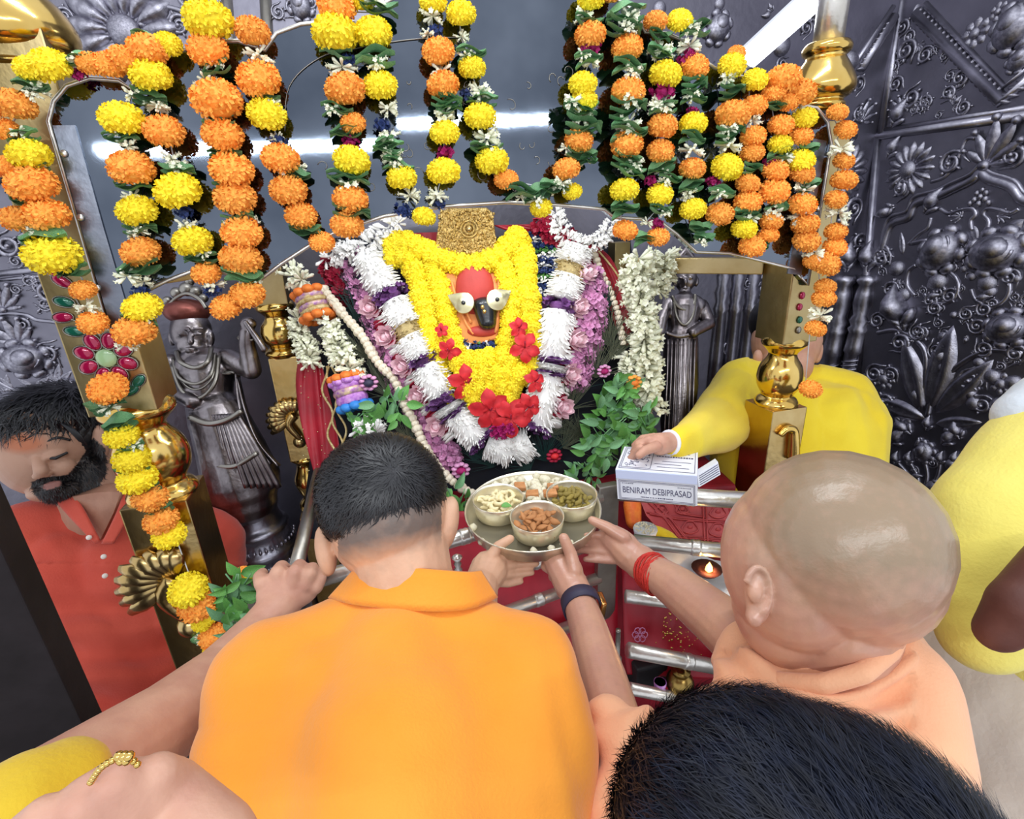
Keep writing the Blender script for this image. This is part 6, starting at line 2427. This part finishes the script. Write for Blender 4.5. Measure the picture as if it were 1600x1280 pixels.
def rail(name, pts, r, parent, m='steel', rings=True):
    bm = bm_()
    tube(bm, pts, r, 16)
    o = obj(name, bm, M[m], parent)
    if rings:
        n = max(2, int((pts[-1] - pts[0]).length / .16))
        for i in range(1, n):
            p = pts[0].lerp(pts[-1], i / n)
            d = (pts[-1] - pts[0]).normalized()
            bm = bm_()
            tube(bm, [p - d * .012, p - d * .006, p, p + d * .006, p + d * .012], [r * 1.02, r * 1.12, r * 1.05, r * 1.12, r * 1.02], 16)
            obj('joint_ring', bm, M[m], o)
    return o


A0 = at_z(456, 918, zR)
A1 = at_z(938, 776, zR)
rail('rail', [A0, A1], RT, fr)
rail('rail', [at_z(498, 738, zR), A0], RT * .9, fr, 'dullsteel', False)
for dz in (.13, .24, .36):
    rail('rail', [A0 - V((0, 0, dz)), A1 - V((0, 0, dz))], RT * .9, fr)
bm = bm_()
_ps = pd(362, 934, 1.06) - V((0, 0, .034))
_pe = V((A0.x, A0.y, _ps.z))
_pv = (_pe - _ps)
box(bm, (_ps + _pe) / 2 - V((0, 0, .004)), _pv / 2 + _pv.normalized() * .03, _pv.normalized().cross(V((0, 0, 1))) * .03, V((0, 0, .004)), .001)
obj('corner_plate', bm, M['dullsteel'], fr, smooth=False)
post = thing('rail_post', V((A1.x, A1.y, 0)), 'flat silver gate post in the middle of the rails', 'post')
bm = bm_()
pc = (A1 + UX * .018)
box(bm, V((pc.x, pc.y, (zR + .03) / 2)), UX * .026, NF * .012, (0, 0, (zR + .03) / 2), .003)
obj('upright', bm, M['dullsteel'], post, smooth=False)
bm = bm_()
bp = pd(965, 1010, depth(A1) - .03)
tube(bm, [bp + V((0, 0, .05)), bp + V((0, 0, .045)), bp - V((0, 0, .03)), bp - V((0, 0, .035)), bp - V((0, 0, .06))], [.006, .006, .006, .011, .011], 12)
obj('bolt', bm, M['dullsteel'], post)

gr = thing('railing', at_z(1050, 775, zR), 'silver pipe railing of five rails, right of the post', 'railing')
dP = depth(A1)
for (x0, y0), (x1, y1), r in (((968, 770), (1200, 784), 13), ((990, 846), (1220, 878), 11.5), ((978, 932), (1220, 968), 10.5), ((982, 1016), (1200, 1062), 12), ((984, 1076), (1180, 1122), 9.5)):
    d0 = dP * (1 + .0)
    d1 = d0 - .10
    e_ = pd(x1, y1, d1)
    if y0 == 770: E0 = e_
    rail('rail', [pd(x0, y0, d0), V((E0.x, E0.y, zat(E0, y1 - (12 if y1 > 800 else 0))))], r * d0 / FPX, gr, 'steel')
bm = bm_()
box(bm, V((E0.x, E0.y, (E0.z + .03) / 2)), UX * .02, NF * .012, V((0, 0, (E0.z + .03) / 2)), .003)
obj('end_post', bm, M['dullsteel'], gr, smooth=False)

# hidden far side of altar: red hanging cloth behind the rails
sheet('altar_cloth', [((640, 800), (965, 800)), ((640, 900), (965, 900)), ((660, 1060), (965, 1060)), ((680, 1200), (965, 1200))], M['redcloth'], 'red satin altar cloth behind the left rails', lambda x, y, o=0: pd(x, y, 1.36 - o), amp=.006, freq=6)
sheet('altar_cloth', [((972, 890), (1170, 900)), ((974, 960), (1170, 960)), ((976, 1020), (1170, 1030)), ((980, 1054), (1180, 1066))], M['redcloth'], 'red altar cloth with gold sprigs behind the right rails', lambda x, y, o=0: pd(x, y, 1.34 - o), amp=.005, freq=3)
bm = bm_()
for i in range(46):
    x, y = R.gauss(1050, 12), R.gauss(982, 18)
    ball(bm, pd(x, y, 1.318), (R.uniform(.0015, .004), .0015, R.uniform(.002, .005)), 6, 4)
for i in range(30):
    ball(bm, pd(R.uniform(1060, 1130), R.uniform(985, 1040), 1.318), R.uniform(.0012, .0025), 6, 4)
tag(obj('gold_tassels', bm, M['goldbright']), 'gold sequin sprigs on the red cloth right of post', 'ornament', kind='stuff')
bm = bm_()
for i in range(6):
    a = i * 1.047
    tube(bm, [pd(1000 + 7 * math.cos(a) + 5 * math.cos(t), 992 + 7 * math.sin(a) + 5 * math.sin(t), 1.318) for t in [j * .8 for j in range(8)]], .0012, 5, closed=True)
tag(obj('stitched_flower', bm, M['pink']), 'pale pink stitched flower outline on the red cloth', 'ornament')

# carved red cloth panel, yellow fold, white cup, white seat cloth
cp = thing('carved_panel', pd(1090, 850, 1.42), 'pinkish red panel with raised lattice and motifs under the box', 'panel')
CPp = lambda x, y, o=0: pd(x, y, 1.44 - (y - 780) * .0012 - o)
bm = bm_()
prism(bm, [CPp(x, y) for x, y in ((1000, 782), (1180, 782), (1180, 872), (1082, 866), (1040, 840), (1010, 806))], V((0, .02, -.01)), .002)
obj('ground', bm, M['clay'], cp, smooth=False)
for pts in (((1098, 784), (1102, 866)), ((1140, 784), (1146, 870)), ((1010, 800), (1052, 808), (1098, 812), (1160, 814)), ((1042, 836), (1098, 840), (1160, 846)), ((1012, 784), (1040, 812), (1074, 858)), ((1020, 784), (1050, 814), (1086, 862)), ((1052, 784), (1060, 800), (1098, 806))):
    for o_ in (0, 5):
        bm = bm_()
        tube(bm, [CPp(x + o_, y + o_ * .6, .004) for x, y in pts], .0022, 6)
        obj('raised_line', bm, M['clay'], cp)
for cx, cy, r in ((1122, 800, 12), (1122, 828, 13), (1118, 854, 11), (1078, 824, 12), (1066, 796, 9), (1084, 850, 10), (1034, 796, 9)):
    bm = bm_()
    tube(bm, [CPp(cx + r * math.cos(t) * (1 + .2 * math.sin(3 * t)), cy + r * .8 * math.sin(t), .004) for t in [j * math.pi / 9 for j in range(18)]], .0022, 6, closed=True)
    q = CPp(cx, cy, .002)
    ball(bm, q, (.008, .004, .008), 8, 6)
    obj('raised_motif', bm, M['clay'], cp)
bm = bm_()
caps(bm, [(1020, 830, 1.40, 12), (1044, 842, 1.37, 12), (1066, 862, 1.33, 10)], 12)
tag(obj('yellow_cloth', bm, M['yellowkurta']), 'yellow cloth fold beside the small white cup', 'cloth')
bm = bm_()
c = pd(1008, 832, 1.33)
tube(bm, [c - V((0, 0, .02)), c + V((0, 0, .01)), c + V((0, 0, .014)), c + V((0, 0, .010)), c + V((0, 0, .006))], [.024, .031, .030, .027, .001], 20)
cu = thing('white_cup', c - V((0, 0, .02)), 'small round white bowl of grains behind the right railing', 'bowl')
obj('bowl', bm, M['whitecloth'], cu)
bm = bm_()
for i in range(70):
    a, r = R.uniform(0, 6.28), .027 * math.sqrt(R.random())
    ball(bm, c + V((r * math.cos(a), r * math.sin(a), .011 + R.uniform(0, .003))), .003, 6, 4)
tag(obj('grains', bm, M['makhana'], cu), kind='stuff')
bm = bm_()
caps(bm, [(988, 790, 1.42, 14), (990, 815, 1.40, 12)], 10)
tag(obj('orange_cloth', bm, M['orangepaper']), 'small orange cloth fold beside the gate post', 'cloth')
bm = bm_()
caps(bm, [(1000, 856, 1.34, 18), (1050, 884, 1.32, 30), (1110, 930, 1.28, 34), (1170, 940, 1.26, 36)], 16)
caps(bm, [(1060, 880, 1.34, 24), (1130, 905, 1.32, 26)], 16)
wsh = thing('white_cloth', pd(1100, 950, 1.3), 'white cotton cloth heaped behind the middle right rail', 'cloth')
baked('cloth', bm, M['whitecloth'], .006, 5, wsh, folds(.008, 26))
# oil lamp
lp = thing('oil_lamp', pd(1104, 892, 1.24), 'small clay oil lamp with orange flame behind the right railing', 'lamp')
bm = bm_()
c = pd(1104, 892, 1.24)
tube(bm, [c - V((0, 0, .012)), c - V((0, 0, .004)), c + V((0, 0, .008)), c + V((0, 0, .005))], [.012, .026, .036, .002], 18)
obj('dish', bm, mat('clay_lamp', '#5d2f2a', .6), lp)
bm = bm_()
tube(bm, [c + V((0, -.012, .006)), c + V((0, -.012, .012)), c + V((0, -.012, .022)), c + V((0, -.012, .034))], [.003, .009, .007, .0005], 10)
obj('flame', bm, M['flame'], lp)
l_ = bpy.data.lights.new('flame_glow', 'POINT')
l_.energy = .25
l_.color = (1, .55, .2)
l_.shadow_soft_size = .01
lo_ = bpy.data.objects.new('flame_glow', l_)
COL.objects.link(lo_)
lo_.location = c + V((0, -.03, .03))
# brass pot and lilac cup low down
bm = bm_()
c = pd(1062, 1066, 1.30)
ball(bm, c, .035, 20, 14)
tube(bm, [c + V((0, 0, .028)), c + V((0, 0, .036)), c + V((0, 0, .04)), c + V((0, 0, .038))], [.02, .018, .024, .002], 18)
tag(obj('brass_pot', bm, M['brasspot']), 'round old brass pot below the right rails', 'pot')
bm = bm_()
c = pd(1031, 1072, 1.29)
tube(bm, [c - V((0, 0, .018)), c + V((0, 0, .014)), c + V((0, 0, .014)), c], [.012, .016, .014, .002], 16)
tag(obj('lilac_cup', bm, M['pinkpaper']), 'small lilac cup beside the old brass pot', 'cup')
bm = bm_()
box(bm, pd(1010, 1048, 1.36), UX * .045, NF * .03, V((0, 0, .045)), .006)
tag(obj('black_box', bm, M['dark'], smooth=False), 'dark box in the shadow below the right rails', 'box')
# silver bell handle near the head
bell = thing('silver_bell', pd(714, 905, 1.02), 'small silver bell standing beside the orange-shirted head', 'bell')
bb = pd(716, 890, 1.04)
bm = bm_()
tube(bm, [bb - V((0, 0, .035)), bb - V((0, 0, .03)), bb - V((0, 0, .012)), bb - V((0, 0, .008))], [.02, .018, .012, .005], 16)
obj('skirt', bm, M['steel'], bell)
bm = bm_()
tube(bm, [bb - V((0, 0, .01)), bb, bb + V((0, 0, .006)), bb + V((0, 0, .014)), bb + V((0, 0, .02)), bb + V((0, 0, .03)), bb + V((0, 0, .036))], [.005, .009, .005, .008, .005, .011, .003], 14)
obj('handle', bm, M['steel'], bell)

# ================================================================== PLATE OF OFFERINGS
PC = pd(832, 792, 1.02)
pn_ = (V((0, 0, 1)) + V((0, -.07, 0))).normalized()
px_ = (V((1, 0, 0)) - pn_ * pn_.x).normalized()
py_ = pn_.cross(px_)
kR = .136
pt = lambda x, y, z=0.0: PC + px_ * x + py_ * y + pn_ * z


def disc_lathe(prof, cx=0, cy=0, n=48):
    bm = bm_()
    rings = []
    for r, z in prof:
        rings.append([bm.verts.new(pt(cx + r * math.cos(t), cy + r * math.sin(t), z)) for t in [2 * math.pi * i / n for i in range(n)]])
    for a, b in zip(rings, rings[1:]):
        for i in range(n): bm.faces.new((a[i], a[(i + 1) % n], b[(i + 1) % n], b[i]))
    bm.faces.new(rings[0][::-1])
    bm.faces.new(rings[-1])
    return bm


tray = thing('offering_plate', pt(0, 0, -.032), 'round german-silver plate of dry fruit held up by three hands', 'plate')
obj('tray', disc_lathe([(kR * .86, -.032), (kR * .93, -.030), (kR * .985, -.004), (kR * 1.0, 0), (kR * .985, .001), (kR * .965, -.004), (kR * .915, -.026), (.001, -.027)]), M['plate'], tray)
bowls = {}
for nm, bx_, by_, lab in (('cashew', -.068, .014, 'silver bowl of pale cashews, left on the plate'), ('almond', .006, -.052, 'silver bowl of almonds at the front of the plate'), ('raisin', .080, .016, 'silver bowl of green raisins, right on the plate')):
    bw = thing('small_bowl', pt(bx_, by_, -.026), lab, 'bowl', 'small bowls on the plate')
    r = .0515
    obj('bowl', disc_lathe([(r * .72, -.0265), (r * .88, -.020), (r * .97, .004), (r, .016), (r * .98, .0168), (r * .94, .012), (r * .84, -.016), (.001, -.022)], bx_, by_, 36), M['plate'], bw)
    bowls[nm] = (bx_, by_)


def nut_mesh(kind):
    bm = bm_()
    if kind == 'almond':
        tube(bm, [V((x, 0, 0)) for x in (-.5, -.42, -.2, .1, .35, .5)], [.03, .16, .27, .26, .12, .02], 10, flat=.62)
    elif kind == 'cashew':
        pts = [V((.38 * math.cos(t), .38 * math.sin(t) - .15, 0)) for t in [math.radians(a) for a in (0, 30, 60, 90, 120, 150, 180)]]
        tube(bm, pts, [.06, .19, .2, .17, .17, .15, .05], 8)
    elif kind == 'raisin':
        tube(bm, [V((x, 0, .05 * math.sin(x * 9))) for x in (-.5, -.38, -.1, .2, .4, .5)], [.04, .2, .26, .24, .14, .03], 8)
    else:
        bmesh.ops.create_icosphere(bm, subdivisions=2, radius=.45)
        for v in bm.verts: v.co *= 1 + .28 * noise.noise(v.co * 4)
    return mesh_of(bm, kind, M[kind])


NM = {k: nut_mesh(k) for k in ('almond', 'cashew', 'raisin', 'makhana')}


def rand_rot(tilt):
    return Matrix.Rotation(R.uniform(0, 6.28), 3, 'Z') @ Matrix.Rotation(R.gauss(0, tilt), 3, 'X') @ Matrix.Rotation(R.gauss(0, tilt), 3, 'Y')


Bm = Matrix((px_, py_, pn_)).transposed()


def nut(kind, x, y, z, s, label, cat, group):
    rot = (Bm @ rand_rot(.35)).to_4x4() @ Matrix.Scale(s, 4)
    o = link(kind if kind != 'makhana' else 'puffed_seed', NM[kind], None, Matrix.Translation(pt(x, y, z)) @ rot)
    return tag(o, label, cat, group)


for kd, n, s, lab in (('almond', 38, .024, 'brown almond heaped in the front silver bowl'), ('cashew', 46, .023, 'pale curved cashew heaped in the left silver bowl'), ('raisin', 52, .019, 'green-gold raisin heaped in the right silver bowl')):
    bx_, by_ = bowls[kd]
    for layer, nn, rr_, zz_ in ((0, int(n * .55), .041, .001), (1, int(n * .3), .028, .009), (2, n - int(n * .85), .014, .015)):
        for i in range(nn):
            a = i * 2.4 + R.uniform(-.2, .2)
            r = rr_ * math.sqrt((i + .5) / nn)
            nut(kd, bx_ + r * math.cos(a), by_ + r * math.sin(a), zz_ + R.uniform(-.001, .002), s * R.uniform(.9, 1.1), lab, kd, kd + 's in their bowl')
for i in range(120):
    for _ in range(30):
        a, r = R.uniform(.1, math.pi - .1), kR * .88 * math.sqrt(R.random())
        x, y = r * math.cos(a), r * math.sin(a) * .98 + .012
        if x * x + y * y > (kR * .86) ** 2: continue
        if all((x - q[0]) ** 2 + (y - q[1]) ** 2 > .058 ** 2 for q in bowls.values()): break
    else: continue
    nut('makhana', x, y, -.016 + R.uniform(0, .02), .018 * R.uniform(.8, 1.2), 'white puffed seed scattered at the back of the plate', 'seed', 'puffed seeds on the plate')
for x, y in ((-.005, -.108), (.028, -.104), (.064, -.092), (-.118, -.03), (-.1, -.075)):
    nut('makhana', x, y, -.02, .016, 'white puffed seed lying along the front rim of the plate', 'seed', 'puffed seeds at the plate front')
for x, y, lab in ((-.022, .066, 'brown sugary chunk on the puffed seeds, leftmost'), (.002, .036, 'brown sugary chunk between the two back bowls'), (.046, .058, 'largest brown sugary chunk on the puffed seeds'), (.038, .036, 'brown sugary chunk beside the raisin bowl')):
    bm = bm_()
    box(bm, pt(x, y, .006), px_ * R.uniform(.009, .014), py_ * R.uniform(.008, .012), pn_ * .005, .002)
    for v in bm.verts: v.co += V((noise.noise(v.co * 90), noise.noise(v.co * 91 + V((5, 0, 0))), 0)) * .003
    tag(obj('jaggery_chunk', bm, M['almond'], smooth=False), lab, 'sweet', 'brown chunks on the plate')
p = pt(-.062, -.012, .014)
gl = Bm.to_4x4() @ Matrix.Scale(.022, 4)
tag(link('green_leaf', make_leaf(M['leafbright'], 'leaf', .4, .1), None, Matrix.Translation(p) @ gl), 'small green leaf lying on the cashews', 'leaf')

# ================================================================== WHITE SWEET BOX
d0 = BXD
TL, TR, BL = pd(962, 734, d0), pd(1089, 744, d0 - .03), pd(965, 780, d0 + .02)
W_, H_ = TR - TL, BL - TL
Dv = pd(976, 699, d0 + .13) - TL
nx = pd(1089, 707, d0 + .10) - TR
bxr = thing('sweet_box', BL, 'white printed cardboard sweet box held out over the rail', 'box')
bm = bm_()
c = TL + W_ / 2 + H_ / 2 + Dv / 2
box(bm, c, W_ / 2, H_ / 2, Dv / 2, .001)
obj('carton', bm, M['white'], bxr, smooth=False)
nrm = W_.cross(H_).normalized()
if nrm.dot(CAM - c) < 0: nrm = -nrm
nup = W_.cross(Dv).normalized()
if nup.z < 0: nup = -nup
bm = bm_()
box(bm, TL + W_ / 2 + H_ * .13 + nrm * .0015, W_ * .503, H_ * .14, nrm * .0012, .0005)
obj('lid_flap', bm, M['lid'], bxr, smooth=False)
bm = bm_()
box(bm, TL + W_ / 2 + Dv / 2 + nup * .0012, W_ * .503, Dv * .503, nup * .001, .0005)
obj('lid', bm, M['white'], bxr, smooth=False)


def text_on(txt, origin, xdir, ydir, n, size, m, parent, name='lettering', width=None):
    cu_ = bpy.data.curves.new('t', 'FONT')
    cu_.body = txt
    cu_.size = 1
    cu_.extrude = .004
    o = bpy.data.objects.new('t', cu_)
    COL.objects.link(o)
    dg = bpy.context.evaluated_depsgraph_get()
    me = bpy.data.meshes.new_from_object(o.evaluated_get(dg))
    bpy.data.objects.remove(o, do_unlink=True)
    w = max(v.co.x for v in me.vertices)
    sx = (width / w) if width else size
    x, y = xdir.normalized() * sx, ydir.normalized() * size
    nn = n * size
    mm = Matrix(((x.x, y.x, nn.x, origin.x), (x.y, y.y, nn.y, origin.y), (x.z, y.z, nn.z, origin.z), (0, 0, 0, 1)))
    me.materials.clear()
    me.materials.append(m)
    me.transform(mm)
    me.transform(Matrix.Translation(-origin))
    return link(name, me, parent, Matrix.Translation(origin))


fx, fy = W_, -H_
text_on('BENIRAM DEBIPRASAD', TL + W_ * .07 + H_ * .74 + nrm * .0008, fx, fy, nrm, H_.length * .30, M['ink'], bxr, width=W_.length * .86)


def print_row(name, pts, xd, yd, n, h, wmin, wmax):
    """row of tiny printed strokes too small to read, from pts[0] to pts[1]"""
    bm = bm_()
    L = (pts[1] - pts[0]).length
    d = (pts[1] - pts[0]) / L
    t = 0.0
    while t < L:
        w = R.uniform(wmin, wmax)
        box(bm, pts[0] + d * (t + w / 2) + n * .0008, d * w / 2, yd.normalized() * h * R.uniform(.6, 1), n * .0002)
        t += w * 1.5
    return tag(obj(name, bm, M['ink'], bxr, smooth=False), kind='stuff')


_F = lambda u, v: TL + W_ * u + H_ * v
print_row('fine_print', (_F(.30, .85), _F(.70, .85)), W_, H_, nrm, .0012, .0012, .004)
print_row('fine_print', (_F(.07, .42), _F(.20, .42)), W_, H_, nrm, .0008, .001, .003)
print_row('fine_print', (_F(.76, .44), _F(.93, .44)), W_, H_, nrm, .0008, .001, .003)


def frame_lines(a, b, c_, d_, n, w, name):
    bm = bm_()
    for p, q in ((a, b), (b, c_), (c_, d_), (d_, a)):
        e = (q - p).normalized()
        s = n.cross(e) * w
        box(bm, (p + q) / 2 + n * .0008, (q - p) / 2, s, n * .0003)
    return obj(name, bm, M['ink'], bxr, smooth=False)


F_ = lambda u, v: TL + W_ * u + H_ * v
frame_lines(F_(.03, .33), F_(.97, .33), F_(.97, .96), F_(.03, .96), nrm, .0004, 'printed_border')
frame_lines(F_(.045, .37), F_(.955, .37), F_(.955, .92), F_(.045, .92), nrm, .0003, 'printed_border')
Tp = lambda u, v: TL + W_ * u + Dv * v + nup * .0024
frame_lines(Tp(.03, .05), Tp(.97, .05), Tp(.97, .95), Tp(.03, .95), nup, .0005, 'printed_border')
frame_lines(Tp(.05, .1), Tp(.42, .1), Tp(.42, .9), Tp(.05, .9), nup, .0005, 'printed_border')
bm = bm_()
for i in range(60):
    q = Tp(R.uniform(.09, .38), R.uniform(.18, .82)) + nup * .0004
    a0, rr_ = R.uniform(0, 6.28), R.uniform(.0015, .0045)
    tube(bm, [q + (W_.normalized() * math.cos(a0 + t) + Dv.normalized() * math.sin(a0 + t)) * rr_ * (1 - t / 9) for t in [.7 * j for j in range(7)]], .0005, 4)
tag(obj('printed_pattern', bm, M['ink'], bxr), kind='stuff')
print_row('fine_print', (Tp(.47, .64), Tp(.92, .64)), W_, Dv, nup, .0035, .002, .005)
bm = bm_()
for v, u0, u1 in ((.2, .5, .9), (.32, .46, .8), (.44, .55, .92), (.8, .48, .9)):
    box(bm, Tp((u0 + u1) / 2, v) + nup * .0004, W_ * (u1 - u0) / 2, Dv.normalized() * .0008, nup * .0002)
obj('printed_lines', bm, M['ink'], bxr, smooth=False)
# folded printed paper behind
bm = bm_()
pa, pb, pc_, pe = pd(1090, 742, BXD + .08), pd(1122, 722, BXD + .12), pd(1126, 742, BXD + .11), pd(1092, 762, BXD + .07)
prism(bm, [pa, pb, pc_, pe], V((0, .02, .0)), .001)
fpp = thing('folded_paper', pe, 'folded printed white paper just behind the sweet box', 'paper')
obj('sheet', bm, M['white'], fpp, smooth=False)
bm = bm_()
nn = (pb - pa).cross(pe - pa).normalized()
if nn.dot(CAM - pa) < 0: nn = -nn
for i in range(1, 6):
    a, b = pa.lerp(pe, i / 6), pb.lerp(pc_, i / 6)
    box(bm, (a + b) / 2 + nn * .001, (b - a) * .45, (pe - pa).normalized() * .0009, nn * .0003)
obj('printed_lines', bm, M['ink'], fpp, smooth=False)

# ================================================================== LOOSE LEAVES AND POT BY THE LEFT PILLAR
LP = lambda x, y, o=0: pd(x, y, 1.0 - o)
pot = thing('steel_pot', pd(362, 948, 1.06), 'small steel pot among green leaves by the left pillar', 'pot')
c = pd(362, 934, 1.06)
bm = bm_()
tube(bm, [c - V((0, 0, .03)), c - V((0, 0, .02)), c, c + V((0, 0, .012)), c + V((0, 0, .018)), c + V((0, 0, .014))], [.014, .022, .024, .016, .018, .002], 18)
obj('bowl', bm, M['steel'], pot)
sprig(374, 940, 28, 48, 44, 34, 'loose green leaves between left pillar and the hand on the rail', LP, 0, .04)
for x, y, k, w in ((378, 896, 'O', 26), (386, 900, 'Y', 22)):
    o = put(k, LP(x, y), w * .00125, None, NF)
    tag(o, 'loose orange bloom by the left rail end' if k == 'O' else 'loose yellow bloom by the left rail end', 'flower')
sheet('red_brocade', [((300, 1030), (352, 1022)), ((304, 1050), (356, 1040)), ((310, 1075), (350, 1060))], M['redcloth'], 'red brocade cloth below the left pillar base', lambda x, y, o=0: pd(x, y, 1.0 - o), amp=.004)
for x, y, k, w in ((916, 1276, 'Y', 34),):
    tag(put(k, pd(x, y, .62), w * .62 / 800, None, NF), 'single yellow bloom peeping between the two men at the bottom', 'flower')
